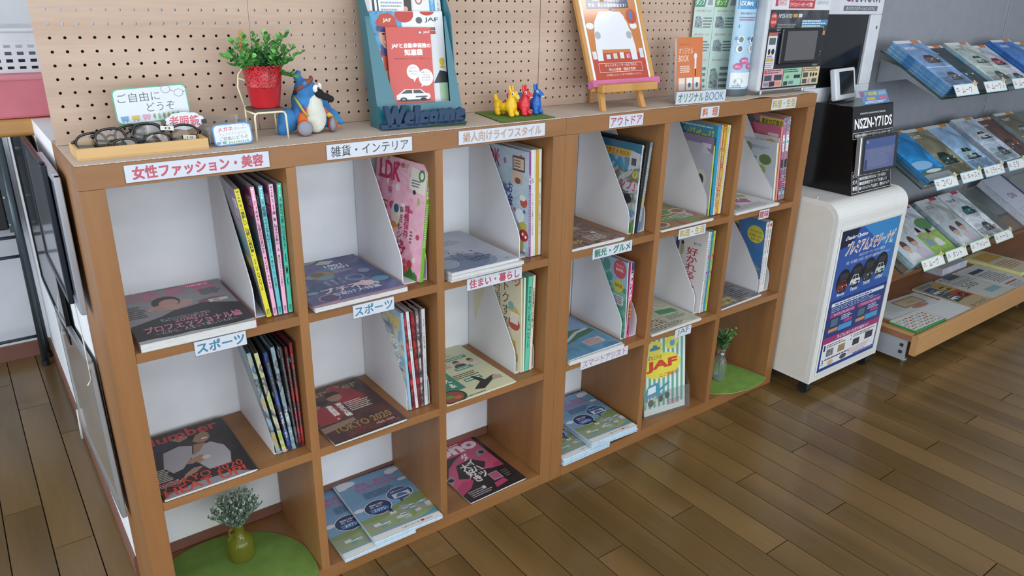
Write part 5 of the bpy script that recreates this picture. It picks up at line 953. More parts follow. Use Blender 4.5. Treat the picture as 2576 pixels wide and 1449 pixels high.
sheet('coral red JAF leaflet with a drawn white car in front of the teal display', LM @ Matrix.Translation((.040, .016, .012)) @ Matrix.Rotation(math.radians(0.8), 4, 'Y'), .112, .205, .003, [('r', 0, 0, 1, 1, 'd8544c')] + remap([('r', 0, 0, 1, 1, 'd8544c'),
    ('e', .76, .93, .045, .025, 'e8e0e0'), ('o', .76, .93, .045, .025, .008, '5a5c64'), ('t', .83, .915, .98, .95, 'JAF', 'f2ecec', .02), ('t', .10, .72, .98, .79, 'JAFと自動車保険の', 'f6f0f0', .04), ('t', .38, .63, .78, .71, '知恵袋', 'f6f0f0', .05), ('t', .14, .575, .96, .595, '自動車保険にJAFでさらに安心・充実のサービス', '5a2a2a', .0),
    ('e', .54, .41, .15, .10, 'ece8e8'), ('p', [(.52, .33), (.6, .33), (.55, .27)], 'ece8e8'), ('t', .47, .45, .60, .47, 'JAFと', '4a3a3a'), ('t', .43, .41, .65, .43, '保険のちがい', '4a3a3a'), ('t', .45, .37, .62, .39, 'ってなに?', '4a3a3a'),
    ('e', .82, .33, .17, .115, 'ece8e8'), ('p', [(.72, .25), (.8, .24), (.70, .2)], 'ece8e8'), ('t', .72, .39, .92, .41, '保険に入って', '4a3a3a'), ('t', .74, .355, .90, .375, 'いるから', '4a3a3a'), ('t', .72, .32, .92, .34, 'JAFは必要', '4a3a3a'), ('t', .72, .285, .92, .305, 'ないのかな?', '4a3a3a')] + car(.12, .015, .78, .17, 'e6e4e6', '4a4c54'), .20, 1.0), 'd8544c', grp=G)
t = thing('welcome_letters', 'navy blue wooden word Welcome standing in front of the teal display', 'letters', Matrix.Translation((.6110, .045, TZ+.0022)) @ Matrix.Rotation(math.radians(-3), 4, 'Z'))
M_navy = mat('1d3a58', .6)
gx = 0.0
for ch, w_, h_ in (('W', .056, .046), ('e', .030, .034), ('l', .015, .044), ('c', .030, .032), ('o', .032, .032), ('m', .048, .034), ('e', .032, .034)):
    vs, fs = glyphs(ch, .085); b = MB(); n = len(vs)
    P3 = [(gx+(w_)*a+.006*c, 0, .004+h_*c) for a, c in vs] + [(gx+w_*a+.006*c, .010, .004+h_*c) for a, c in vs]
    b.mesh(P3, fs + [tuple(i+n for i in reversed(f)) for f in fs], M_navy)
    ed = {}
    for f in fs:
        for i in range(len(f)): e_ = (f[i], f[(i+1) % len(f)]); ed[e_] = 1
    b.mesh(P3, [(e_[0], e_[1], e_[1]+n, e_[0]+n) for e_ in ed if (e_[1], e_[0]) not in ed], M_navy)
    b.build('letter', t); gx += w_-.0055
MB().box((-.002, 0, 0), (gx+.006, .014, .011), M_navy).build('base_strip', t, bevel=.001)
felt('felt_mat', [(.655, .050), (.8145, .022), (.845, .062), (.70, .085)], TZ-.0002, .002, '5c7a34', 'small strip of green felt under the navy Welcome letters', '44582a')
felt('felt_mat', [(.940, .170), (.9078, .0056), (1.0755, .0066), (1.0906, .1427), (.99, .168)], TZ-.0002, .002, '64843a', 'green felt square under three toy animals', '46592a', uneven=.0008)
# toy animals
def toy(label, x, y, col, head=-72):
    t = thing('toy_donkey', label, 'toy animal', Matrix.Translation((x, y, TZ+.0022)) @ Matrix.Rotation(math.radians(head), 4, 'Z'), 'rubber toy animals on green felt')
    m_ = mat(col, .35, vary=.03)
    L = [('b', (0, 0, .025), (.016, .0150, .0175)), ('b', (-.020, 0, .023), (.018, .0125, .013)), ('b', (-.038, 0, .024), (.013, .014, .014)), ('t', [(.000, 0, .030), (.003, 0, .045), (.004, 0, .054)], [.0145, .0105, .0095]),
         ('b', (.007, 0, .054), (.012, .009, .009)), ('b', (.017, 0, .050), (.008, .0065, .0065)), ('t', [(-.042, 0, .03), (-.048, 0, .042), (-.050, 0, .050)], [.0065, .006, .0055])]
    for sx in (.004, -.038):
        for sy in (-1, 1): L += [('t', [(sx, sy*.006, .018), (sx+.004, sy*.010, .006)], [.0078, .0068]), ('b', (sx+.006, sy*.0105, .0060), (.0076, .0070, .0062))]
    for sy in (-1, 1): L.append(('t', [(.001, sy*.0045, .060), (-.001, sy*.0055, .070), (-.001, sy*.006, .076)], [.0035, .0036, .0022]))
    blob('body', L, m_, t, .0015, 4)
    for sy in (-1, 1):
        MB().ball((.010, sy*.0080, .057), (.0036, .0014, .0042), mat('f0f0ec', .3)).build('eye', t, smooth=True)
        MB().ball((.0108, sy*.0092, .0567), (.0016, .0008, .0026), mat('141416', .2)).build('pupil', t, smooth=True)
    MB().ball((.0215, 0, .0468), (.0035, .0058, .0016), mat('f0ece6', .3)).build('mouth', t, smooth=True)
    MB().ball((-.018, 0, .033), (.008, .009, .0035), mat('b8382c' if col[0] == 'e' else 'd8b83a', .4)).build('saddle', t, smooth=True)
    MB().ball((.001, -.0118, .024), (.003, .001, .003), mat('d8b83a', .4)).build('spot', t, smooth=True)
toy('yellow rubber toy donkey with a red saddle on the green felt', .9800, .068, 'e8b91a')
toy('red rubber toy donkey between the yellow and blue ones', 1.0195, .066, 'd8303a', -73)
toy('blue rubber toy donkey nearest the easel', 1.0590, .070, '1d62b8', -73)
# easel with poster
M_ea = wood('easel_wood', ['c08a48', 'd09c5a'], axis=2, scale=14, rough=.5, fine=.2)
EM = Matrix.Translation((1.2442, .0560, 1.1510)) @ Matrix.Rotation(math.radians(-22), 4, 'X')
v = thing('tabletop_easel', 'small pale wooden easel on the farther shelf top carrying an orange poster', 'easel')
MB().box((1.2550, .030, 1.1490), (1.4640, .056, 1.1705), M_ea).build('ledge', v, bevel=.003)
for xa, xb in ((1.2600, 1.2790), (1.4120, 1.3960)):
    b = MB(); b.prism([(0, 0), (.016, 0), (.016, .066), (0, .066)], 1, 0, .010, M_ea)
    o = b.build('leg', v, bevel=.0015); an = math.atan2(xb-xa, .06)
    o.matrix_world = Matrix.Translation((xa-.006, .028, TZ+.0005)) @ Matrix.Rotation(math.radians(-22), 4, 'X') @ Matrix.Rotation(an*.35, 4, 'Y')
b = MB(); b.box((0, 0, 0), (.014, .009, .30), M_ea); o = b.build('leg', v, bevel=.0015); o.matrix_world = Matrix.Translation((1.3300, .158, TZ+.0005)) @ Matrix.Rotation(math.radians(3), 4, 'X')
for xa in (.035, .19): MB().box((xa, .0125, -.004), (xa+.016, .0225, .33), M_ea, EM).build('upright', v)
MB().tube([(1.345, .05, 1.142), (1.345, .075, 1.146)], .004, M_ea, 10).build('dowel', v, smooth=True)
pk = MB().box((-.004, -.010, .010), (.252, .012, .028), mat('c86a98', .8), EM).build('pink_cloth'); tag(pk, 'strip of pink cloth between the poster board and easel ledge', 'cloth')
t = thing('framed_poster', 'orange poster with a white car front on a wooden board on the easel', 'poster', EM)
MB().box((0, 0, .001), (.2440, .012, .33), M_ea).build('back_board', t, bevel=.002)
b = MB(); W_, H_ = .2135, .300
b.box((.0105, -.0025, .021), (.0105+W_, 0, .021+H_), mat('e9ebee', .25, coat=.6, vary=.01))
f = lambda u, v_, k: (.0105+W_*u, -.0025-k, .021+H_*v_)
print_on(b, f, [('r', .03, .02, .97, .98, 'd07a38'), ('r', .03, .02, .97, .27, 'c2452f'), ('t', .14, .80, .80, .90, 'U-CATCH', 'f2e6dc', .04), ('t', .15, .805, .79, .895, 'U-CATCH', 'd98a58', .0),
    ('p', [(.10, .665), (.12, .785), (.84, .79), (.84, .68), (.54, .672), (.50, .640), (.47, .67)], '2c3a64'), ('t', .22, .735, .68, .77, '300項目の点検から', 'e6e8f0', .01), ('t', .14, .685, .80, .72, '安全・安心を徹底検査ます！', 'e6e8f0', .01),
    ('p', ell(.47, .50, .30, .15, 30)[0:16] + [(.15, .44), (.13, .30), (.13, .20), (.22, .20), (.23, .30), (.72, .30), (.73, .20), (.83, .20), (.83, .32), (.80, .46)], 'dfe3ea'), ('p', [(.20, .48), (.24, .60), (.30, .645), (.66, .645), (.72, .60), (.76, .48)], 'dfe3ea'), ('e', .10, .515, .065, .03, 'dfe3ea'), ('e', .86, .515, .065, .03, 'dfe3ea'), ('e', .20, .43, .05, .035, 'a9adb6'), ('e', .75, .43, .05, .035, 'a9adb6'),
    ('e', .85, .60, .09, .07, 'c2452f'), ('r', .82, .57, .87, .65, '3a7ab0')] + sum([[('r', x, .215, x+.07, .215+h, c), ('r', x+.01, .22, x+.03, .215+h*.6, 'c9d4dc')] for x, h, c in ((.05, .07, 'd8dce0'), (.28, .04, 'c9d8e6'), (.40, .05, 'd8c8b8'), (.52, .055, 'e6e4dc'), (.63, .045, 'd87aa0'), (.88, .09, 'd0d6da'))], []) +
    [('d', [(.12, .175), (.88, .175), (.88, .095), (.12, .095), (.12, .175)], .0012, 'e8d8c8'), ('t', .22, .143, .80, .168, 'ダイハツディーラーならではの、', 'f0e0d8', .01), ('t', .28, .105, .76, .132, '安心の設備・保証が充実！', 'f0e0d8', .01), ('t', .22, .06, .84, .078, 'お気軽にスタッフまでお声掛けください', 'f0e0d8', .0)], W_, H_, rough=.18, coat=.8)
b.build('poster_sheet', t)
# orange booklet in acrylic stand with sign
BM = Matrix.Translation((1.5600, .040, TZ+.004)) @ Matrix.Rotation(math.radians(-6), 4, 'X')
v = thing('acrylic_leaflet_stand', 'narrow clear acrylic stand holding the orange booklet', 'leaflet stand', BM)
MB().box((-.014, -.004, 0), (.112, -.002, .05), M_ac).build('front_panel', v); MB().box((-.014, .016, 0), (.112, .018, .150), M_ac).build('back_panel', v)
MB().prism([(-.002, 0), (.016, 0), (.016, .150), (-.002, .05)], 0, -.014, -.012, M_ac).build('side_panel', v); MB().box((-.012, -.002, 0), (.112, .016, .002), M_ac).build('bottom_panel', v)
sheet('orange booklet with white lettering and a small white figure, beside the easel', BM @ Matrix.Translation((.0, .012, .003)), .110, .176, .010, [('r', 0, 0, 1, 1, 'd9743c'), ('t', .08, .88, .5, .90, 'お客様の声を形に', '8a3a2a'), ('t', .07, .74, .62, .84, 'オリジナル', 'f0dcd0', .0), ('t', .07, .62, .46, .72, 'BOOK', 'f0dcd0', .0), ('l', .12, .44, .58, .56, 4, 'f0dcd0'), ('e', .72, .70, .06, .05, 'e6e0dc'), ('r', .69, .50, .76, .68, 'e6e0dc'), ('r', .71, .38, .75, .50, '33302e'), ('r', .08, .16, .32, .36, 'e8d4c8'), ('r', .38, .16, .62, .36, 'e6e4e2'), ('r', .68, .16, .92, .36, 'e6e4e2'), ('e', .5, .24, .06, .04, '3a4a6a'), ('e', .8, .24, .05, .04, '33343a'), ('r', .08, 0, .32, .12, 'e6e4e2'), ('r', .38, 0, .62, .12, 'e6d8d4'), ('r', .68, 0, .92, .12, 'e6e4e2')], 'd9743c')
sign(1.5130, 1.1060, 1.7330, 1.1425, '', '2f7a5c', 'large white strip with green and blue lettering in front of the orange booklet', y=.004, n2=[('t', .04, .16, .54, .84, 'オリジナル', '2f7a60', .01), ('t', .58, .16, .96, .84, 'BOOK', '4a80a8', .0)], rot=1.0, grp='paper strips on the shelf top')
# folded green brochure board
def panel_els(head, x0=0.0):
    R = random.Random(len(head)*7); o = [('r', 0, .86, 1, 1, 'd9dce0'), ('t', .1, .93, .85, .97, 'スーパー', '9a9ca4', .0), ('r', 0, .76, 1, .87, head), ('p', [(.5, .76), (.6, .865), (1, .865), (1, .76)], 'c6cfd2'), ('t', .05, .775, .48, .82, 'ダンプ', 'e6ece6', .02), ('p', [(.62, .775), (.9, .775), (.86, .84), (.7, .85)], '8a9296')]
    for (y, h) in ((.56, .17), (.36, .17), (.03, .28)):
        o += [('t', .12, y+h-.01, .88, y+h+.008, '便利な装備がいっぱい', 'c05a5a'), ('l', .5, y+.02, .95, y+h-.05, 4, '5a6266'), ('p', [(.08, y+.03), (.46, y+.02), (.46, y+h*.5), (.3, y+h*.75), (.1, y+h*.7)], (['5a6a70', '9aa6aa', '3f4a50'], 70))]
    return o
v = thing('folding_brochure_board', 'tall pale green folded brochure board with pictures of little trucks', 'brochure board', (1.7340, .158, TZ))
def leaf(ax, ay, bx, by, els, col, z0, z1, name):
    L = math.hypot(bx-ax, by-ay); an = math.atan2(by-ay, bx-ax); b = MB()
    b.box((0, 0, z0), (L, .0015, z1), mat(col, .4)); print_on(b, lambda u, w_, k: (u*L, -k, z0+w_*(z1-z0)), els, L, z1-z0)
    o = b.build(name, v); o.location = (ax, ay, 0); o.rotation_euler = (0, 0, an); return o
leaf(0, 0, .068, -.020, panel_els('2f8a68'), 'b3c9c0', .0, .345, 'left_leaf'); leaf(.069, -.0205, .160, -.038, panel_els('5aa03c'), 'bdd6cc', .0, .345, 'right_leaf')
# light blue column stand
v = thing('column_display', 'light blue curved column display with a dark grey foot beside the green board', 'display', (1.8810, .085, TZ))
prof = [(.047*math.cos(a), -.026*math.sin(a)) for a in [PI*i/18 for i in range(19)]]
MB().prism(list(reversed(prof)), 2, .022, .36, mat('a9c8de', .4)).build('column', v, smooth=False); MB().prism(list(reversed([(x*1.04, y*1.04) for x, y in prof])), 2, 0, .022, mat('4f595e', .5)).build('foot', v)
b = MB()
def cyl(u, w_, k): a = PI*(1-u); return (.047*math.cos(a)*(1+k*20), -(.026+k)*math.sin(a)-.0002, .022+w_*.338)
E2 = []
def grid(x0, y0, x1, y1, c):
    n = 8
    return [('r', x0+(x1-x0)*i/n, y0, x0+(x1-x0)*(i+1)/n, y1, c) for i in range(n)]
E2 += grid(.1, .86, .9, 1, 'dcdfe4') + grid(.1, .70, .9, .79, '3f8fc4')
k_ = 1
E3 = [('t', .15, .73, .5, .77, '収納', 'e8eef4', .02), ('e', .75, .745, .12, .03, '8a949a'), ('t', .2, .655, .7, .675, '荷物の積み方いろいろ', '5a6a7a'), ('l', .2, .60, .85, .64, 2, 'b05a6a'), ('r', .2, .54, .75, .57, '4f9ac4'), ('e', .28, .44, .1, .035, 'dfe6ea'), ('e', .62, .44, .1, .035, 'dfe6ea'), ('e', .28, .36, .1, .035, 'dfe6ea'), ('e', .62, .36, .1, .035, 'dfe6ea'), ('e', .3, .44, .06, .025, '6a747a'), ('e', .64, .44, .06, .025, '4a5258'), ('e', .3, .36, .06, .025, '5a646a'), ('e', .64, .36, .06, .025, '8a9298'), ('e', .18, .45, .05, .014, '3f8fc4'), ('e', .52, .45, .05, .014, '3f8fc4'),
      ('e', .46, .255, .13, .03, 'cf5a92'), ('e', .3, .205, .13, .03, 'cf5a92'), ('e', .66, .205, .13, .03, 'cf5a92'), ('t', .38, .247, .54, .262, '便利', 'f4e0ea', .01), ('t', .22, .197, .38, .212, '安心', 'f4e0ea', .01), ('t', .58, .197, .74, .212, '快適', 'f4e0ea', .01)] + grid(.12, .02, .88, .15, 'e0e6ea') + [('e', .35, .07, .12, .03, '9ab0b8'), ('r', .6, .10, .85, .125, '4f8fb8'), ('l', .2, .015, .5, .04, 2, '44505a')]
print_on(b, cyl, E2, .1, .338); print_on(b, lambda u, w_, k: cyl(u, w_, k+.0016), E3, .1, .338); b.build('column_print', v)
# navigation display panel
M_wp = mat('c4c7cc', .4); M_bkp = mat('1d1e22', .3, vary=.02)
v = thing('navigation_display', 'white display panel with a grey navigation screen and coloured info patches', 'display panel', (1.9285, .0350, TZ))
MB().box((0, .0, .012), (.325, .050, .33), M_wp).build('housing', v, bevel=.008, seg=3)
b = MB(); PW, PH = .316, .262; x0, z0 = .010, .019
b.box((x0, -.003, z0), (x0+PW, 0, z0+PH+.030), mat('d8dade', .35))
f = lambda u, w_, k: (x0+PW*u, -.003-k, z0+PH*w_)
print_on(b, f, [('r', 0, 0, 1, .985, M_k) if 0 else ('r', 0, 0, 1, .915, '1f2024'), ('p', [(0, .70), (1, .66), (1, .915), (0, .915)], (['4a4d54', '33353a', '5a5c62'], 12)),
    ('r', .06, .955, .10, 1.06, 'c83a4a'), ('t', .11, .96, .24, 1.03, 'DAIHATSU', 'd0606e', .01), ('r', .28, .93, .72, 1.09, 'c23a44'), ('t', .30, 1.02, .70, 1.07, '使いやすさと安心を備えた高性能', 'f2dcdc', .02), ('t', .30, .95, .68, 1.0, 'ワイドエントリーメモリーナビ登場！', 'f2dcdc', .02), ('t', .76, .98, .96, 1.02, 'SANYO', '7a8fc0', .0),
    ('e', .065, .80, .055, .085, 'c83a34'), ('t', .03, .83, .10, .86, 'USB', 'f0d8d4', .01), ('t', .03, .76, .10, .79, 'HDMI', 'f0d8d4', .01), ('t', .14, .82, .36, .87, 'NMZK-W70D', 'c9ccd2', .02), ('r', .38, .83, .45, .87, 'd09a34'), ('r', .47, .83, .53, .87, 'd6d8dc'),
    ('r', .54, .74, 1, .80, '4f86b4'), ('r', .54, .68, .95, .73, '5a9a80'), ('r', .54, .62, .98, .67, 'c08a54'), ('l', .55, .63, .96, .80, 6, 'e0e4e8'), ('l', .14, .64, .5, .76, 4, '8a8d94'),
    ('r', .02, .24, .165, .66, 'd6d9de'), ('r', .02, .62, .165, .66, 'c05a44'), ('r', .04, .52, .145, .60, '5a6266'), ('e', .06, .44, .02, .035, '2a2c30'), ('e', .12, .44, .025, .035, '2a2c30'), ('l', .03, .36, .15, .40, 2, '5a5c64'), ('r', .03, .325, .15, .36, 'd0a83c'), ('l', .03, .25, .15, .32, 3, 'b06a74'), ('r', .165, .24, .185, .66, '26305c'),
    ('t', .85, .60, .94, .62, 'カメラ', 'd0505c', .02), ('t', .86, .50, .92, .52, '地デジ', 'd0505c', .02), ('t', .85, .40, .93, .42, 'ハンズ', 'd0505c', .02), ('t', .85, .32, .92, .34, 'TV', 'd0505c', .02), ('l', .84, .24, .96, .60, 9, '8a8d94'),
    ('r', .02, .02, .345, .235, 'd49a9e'), ('r', .355, .02, .67, .235, '92c4a8'), ('r', .68, .02, .99, .235, 'd2c290'), ('r', .03, .18, .07, .225, 'c84a54'), ('r', .365, .18, .40, .225, '3f9a5c'), ('r', .69, .18, .72, .225, 'd0602c'), ('l', .08, .18, .33, .23, 2, '5a3a40'), ('l', .41, .18, .66, .23, 2, '2f4a40'), ('l', .73, .18, .97, .23, 2, '5a4a34'),
    ('r', .04, .10, .16, .165, '3f4a58'), ('r', .20, .10, .33, .165, '3a3f50'), ('r', .04, .04, .12, .08, '4f88b8'), ('r', .13, .03, .22, .09, '2c3240'), ('r', .24, .04, .32, .08, 'd08a50'), ('e', .43, .13, .03, .02, '4f9a5c'), ('r', .54, .11, .65, .15, '2c2f38'), ('r', .37, .03, .44, .08, '3a4038'), ('r', .46, .04, .54, .08, '5a7a88'),
    ('r', .70, .11, .79, .17, '44505a'), ('e', .84, .14, .015, .03, '26282c'), ('e', .89, .14, .018, .025, '26282c'), ('e', .94, .14, .018, .02, '26282c'), ('r', .70, .035, .78, .09, '44505a'), ('e', .82, .06, .02, .035, 'c0848a'), ('r', .87, .04, .96, .09, '44505a')], PW, PH, clip=False)
b.build('printed_panel', v)
b = MB(); b.box((.075, -.014, .095), (.292, -.003, .205), mat('17181b', .25)); b.build('navigation_unit', v, bevel=.003)
sc_ = MB(); sc_.box((.098, -.0150, .106), (.262, -.0140, .196), mat('59585a', .12, vary=.01)); sc_.build('screen', v)
for x in (.045, .275): MB().tube([(x, .02, 0), (x, .02, .014)], .005, mat('b9bcc0', .3, .8), 10).build('foot', v)

# ---------------------------------------------------------------- floor-standing monitor totem
M_tw = mat('d3d7dd', .35)
v = thing('monitor_totem', 'tall white totem with a big black screen behind the black box', 'display totem', (2.300, .108, 0))
b = MB(); b.box((.0, 0, 0), (.430, .045, 1.095), M_tw); b.box((.0, 0, 1.345), (.430, .045, 1.62), M_tw); b.box((0, 0, 1.095), (.072, .045, 1.345), M_tw); b.box((.357, 0, 1.095), (.430, .045, 1.345), M_tw)
b.build('frame', v, bevel=.003)
MB().box((.072, .010, 1.095), (.357, .030, 1.345), mat('141416', .12, vary=.0)).build('screen', v)
b = MB(); print_on(b, lambda u, w_, k: (.43*u, -k, 1.345+w_*.10), [('r', .38, .12, .90, .30, '6a6d74'), ('t', .42, .15, .86, .27, 'ダイハツ ナビゲーション システム', 'd0d2d6', .02), ('t', .48, .42, .92, .70, 'AN-NAVI', '5a4a66', .03), ('p', [(.40, .48), (.44, .56), (.48, .48), (.44, .42)], '7a3a6a')], .43, .10); b.build('header_print', v)
MB().ball((.405, -.001, 1.30), (.003, .002, .006), mat('2a2a2c', .4)).build('sensor_dot', v)

# ---------------------------------------------------------------- white cart
M_ct = mat('d9d9d6', .32, vary=.02); M_ci = mat('d6d1c8', .6, vary=.03)
v = thing('display_cart', 'white rounded display cart on black casters with a blue navigation poster', 'cart', (2.2290, -.1480, 0))
def cprof(ins, back=.25):
    r = .062-ins; t = .742-ins; f0 = ins; b0 = .052+ins
    o = [(f0, b0), (back-ins, b0), (back-ins, t)] + [(f0+r-r*math.sin(a), t-r+r*math.cos(a)) for a in [PI/2*i/8 for i in range(9)]]
    return o
MB().prism(cprof(0), 0, 0, .012, M_ct).build('side_frame', v); MB().prism(cprof(0), 0, .459, .471, M_ct).build('side_frame', v)
MB().prism(cprof(.001), 0, .012, .459, M_ct).build('body', v)
MB().prism(cprof(.016), 0, -.001, 0, M_ci).build('side_panel', v)
b = MB(); fx = (.036, .438, .086, .646)
for a, c in (((fx[0]-.006, -.004, fx[2]-.006), (fx[1]+.006, 0, fx[2])), ((fx[0]-.006, -.004, fx[3]), (fx[1]+.006, 0, fx[3]+.006)), ((fx[0]-.006, -.004, fx[2]), (fx[0], 0, fx[3])), ((fx[1], -.004, fx[2]), (fx[1]+.006, 0, fx[3]))): b.box(a, c, M_ct)
b.build('poster_frame', v, bevel=.001)
for x in (.03, .44):
    for y in (.03, .215):
        c = MB(); c.box((x-.012, y-.012, .040), (x+.012, y+.012, .052), M_bkp); c.box((x-.016, y-.018, .018), (x-.012, y+.018, .044), M_bkp); c.box((x+.012, y-.018, .018), (x+.016, y+.018, .044), M_bkp)
        c.tube([(x-.014, y, .0215), (x+.014, y, .0215)], .0212, mat('1a1a1c', .5), 18); c.build('caster', v, bevel=.0008)
PW, PH = .392, .552
b = MB(); b.box((fx[0]+.004, -.0022, fx[2]+.003), (fx[0]+.004+PW, -.0005, fx[2]+.003+PH), mat('1f3f8c', .3))
f = lambda u, w_, k: (fx[0]+.004+PW*u, -.0022-k, fx[2]+.003+PH*w_)
ce = []
for i, (nm, c) in enumerate((('Rocky', '8a2a2c'), ('Tanto', 'c9d2d6'), ('THOR', '3a3f48'), ('ATRAI', 'b4c8cc'))):
    cx = .16+.215*i; cy = .645+.012*i
    ce += [('e', cx, cy, .115, .085, '141a24'), ('r', cx-.06, cy+.012, cx+.07, cy+.055, '2c343c')] + car(cx-.085, cy-.075, .17, .085, c) + [('t', cx-.07, cy-.108, cx+.06, cy-.082, nm, 'e6ecf4', .02, .01)]
print_on(b, f, [('r', 0, .52, 1, 1, '2452a8'), ('p', [(.35, 1), (1, 1), (1, .80), (.7, .85)], '2f86c8'), ('p', [(.7, .85), (1, .8), (1, .55), (.8, .6)], '2f70bc'), ('p', [(0, 1), (.3, 1), (.2, .9), (0, .88)], '141c3c'),
    ('t', .06, .925, .42, .96, 'Dealer Option', 'eef2f8', .02, .03), ('t', .10, .825, .93, .915, 'プレミアムメモリーナビ', 'e8e2dc', .05, .04), ('t', .105, .83, .925, .91, 'プレミアムメモリーナビ', 'c87a54', .0, .04), ('t', .36, .79, .82, .812, 'あなたのカーライフに合う機能を', 'd0dcf0'), ('t', .16, .755, .92, .78, '安全・安心機能にも対応した使いやすく機能充実のナビゲーション', 'd0dcf0')] + ce +
    [('r', 0, .25, 1, .515, '1f3a80'), ('r', .04, .475, .96, .50, 'd3dae6'), ('l', .1, .478, .9, .495, 1, '3a4a7a'), ('l', .05, .43, .9, .47, 3, '8fa4d0')] +
    sum([[('r', x, .395, x+.42, .425, 'a83a7c'), ('t', x+.06, .400, x+.40, .42, 'ワイドプレミアムメモリーナビ', 'f0dce8', .01), ('r', x+.02, .315, x+.16, .388, '2a3340'), ('r', x+.03, .325, x+.15, .380, '4a6a88'), ('r', x+.01, .285, x+.17, .31, 'c88a5c'), ('l', x+.2, .35, x+.40, .39, 3, 'c9d4ea'), ('r', x+.26, .325, x+.40, .347, 'b83a74'), ('r', x+.18, .275, x+.41, .315, '3f98cc')] for x in (.05, .52)], []) +
    [('r', 0, .205, 1, .25, 'a02f70'), ('t', .24, .213, .80, .242, 'プレミアムメモリーナビおすすめポイント！', 'f4e4ee', .02), ('r', .02, .025, .98, .205, 'dfe0e4'), ('t', .04, .15, .07, .195, '1', '2a2c50', .0), ('t', .5, .155, .53, .195, '2', '2a2c50', .0), ('t', .04, .045, .075, .085, '3', '2a2c50', .0), ('l', .09, .165, .45, .195, 2, '5a4a5a'), ('l', .55, .165, .95, .195, 2, '5a4a5a'), ('l', .09, .068, .6, .09, 1, '5a4a5a'),
     ('r', .10, .10, .22, .155, (['3a4450', '6a7a88', 'b08a5c'], 80)), ('r', .30, .10, .42, .155, (['3a4450', 'b0905c', '50606c'], 80)), ('r', .56, .10, .68, .15, '33383f'), ('r', .78, .11, .92, .165, '33383f'), ('l', .5, .04, .9, .09, 4, 'c0949c'), ('e', .2, .045, .05, .02, 'd8b078'), ('e', .42, .05, .06, .02, '4a4c58'), ('r', .6, .028, .98, .036, '1f2f70')], PW, PH, rough=.25, coat=.3)
b.build('blue_poster', v)
for x, y in ((.012, .10), (.20, .14)): MB().tube([(x, y, .742), (x, y, .754)], .003, mat('b9bcc0', .3, .8), 8).build('screw', v)

# black demonstration box, tilted front
v = thing('demonstration_box', 'glossy black box with large white model lettering on the white cart', 'display box', (2.3780, -.0940, .7425))
LN = .0530; HB = .3050; WB = .2720
MB().prism([(0, 0), (.195, 0), (.195, HB), (LN, HB)], 0, 0, WB, mat('0e0e10', .22, vary=0)).build('box', v, bevel=.002)
b = MB(); f = lambda u, w_, k: (u*WB, LN*w_-k, HB*w_+k*.15)
print_on(b, f, [('t', .18, .905, .80, .925, 'DAIHATSU NAVIGATION 21MODEL', 'd8d8d8', .01), ('t', .05, .745, .97, .865, 'NSZN-Y71DS', 'f2f2f2', .025), ('d', [(.015, .64), (.985, .64), (.985, .705), (.015, .705), (.015, .64)], .0012, 'e0e0e0'), ('t', .06, .655, .94, .69, '大画面HD画質の9インチスタイリッシュメモリーナビ', 'e6e6e6', .02),
    ('d', [(.015, .02), (.16, .02), (.16, .27), (.015, .27), (.015, .02)], .0014, 'e0e0e0'), ('t', .035, .20, .14, .25, 'タフト', 'e6e6e6', .03), ('t', .035, .125, .14, .175, 'タント', 'e6e6e6', .03), ('t', .035, .05, .14, .10, '専用', 'e6e6e6', .03),
    ('d', [(.18, .02), (.985, .02), (.985, .27), (.18, .27), (.18, .02)], .0014, 'e0e0e0'), ('t', .20, .21, .93, .25, '■車両連携を活用した安全・安心機能！', 'e6e6e6', .01), ('t', .20, .155, .86, .195, '■車両情報が見られる！だから安心！', 'e6e6e6', .01), ('t', .20, .10, .88, .14, '■高音質再生でドライブを楽しく！', 'e6e6e6', .01), ('t', .20, .045, .95, .085, '■システムアップも出来て、便利もアップ！', 'e6e6e6', .01)], WB, HB)
b.build('box_lettering', v)
t = thing('navigation_unit', 'black navigation unit with a silver edge mounted on the front of the black box', 'navigation unit', Matrix.Translation((2.3885, -.1000, .8160)) @ Matrix.Rotation(math.radians(-6), 4, 'X'))
MB().box((.010, 0, 0), (.256, .014, .132), mat('15161a', .2, vary=0)).build('bezel', t, bevel=.002); MB().box((0, -.001, -.001), (.010, .016, .133), mat('c9ccd0', .25, .8)).build('silver_edge', t, bevel=.002)
MB().box((.040, .014, .035), (.20, .030, .100), mat('101012', .5)).build('mount', t)
b = MB(); b.box((.030, -.0012, .012), (.232, 0, .122), mat('3c4a70', .15, emit=.10)); f = lambda u, w_, k: (.030+.202*u, -.0012-k, .012+.110*w_)
print_on(b, f, [('r', 0, .70, 1, 1, '35508c'), ('r', 0, 0, 1, .7, '55608a'), ('l', .1, .1, .9, .66, 9, '6a7098'), ('r', .02, .04, .1, .35, '2a3560'), ('r', .88, .04, .96, .3, '3f5aa0'), ('r', .04, .88, .1, .95, '8a8fae')], .202, .11, rough=.15); b.build('screen', t)
t = thing('tablet_monitor', 'small white-framed tilted monitor standing on top of the black box', 'monitor', Matrix.Translation((2.4120, .0420, 1.0560)) @ Matrix.Rotation(math.radians(8), 4, 'Z') @ Matrix.Rotation(math.radians(-13), 4, 'X'))
MB().box((0, 0, 0), (.170, .022, .112), mat('d3d8de', .3)).build('housing', t, bevel=.006, seg=3); MB().box((.030, -.0015, .020), (.150, .0005, .100), mat('131315', .12, vary=0)).build('screen', t)
MB().tube([(.02, .03, .03), (.02, .045, -.006)], .004, mat('1a1a1c', .5), 8).build('stand_leg', t)
MB().tube([(.04, .03, .012), (-.02, .02, -.004), (-.05, -.01, -.0065), (-.03, -.03, -.0065), (.06, -.035, -.0065)], .0018, mat('131315', .5), 6).build('cable', t, smooth=True)
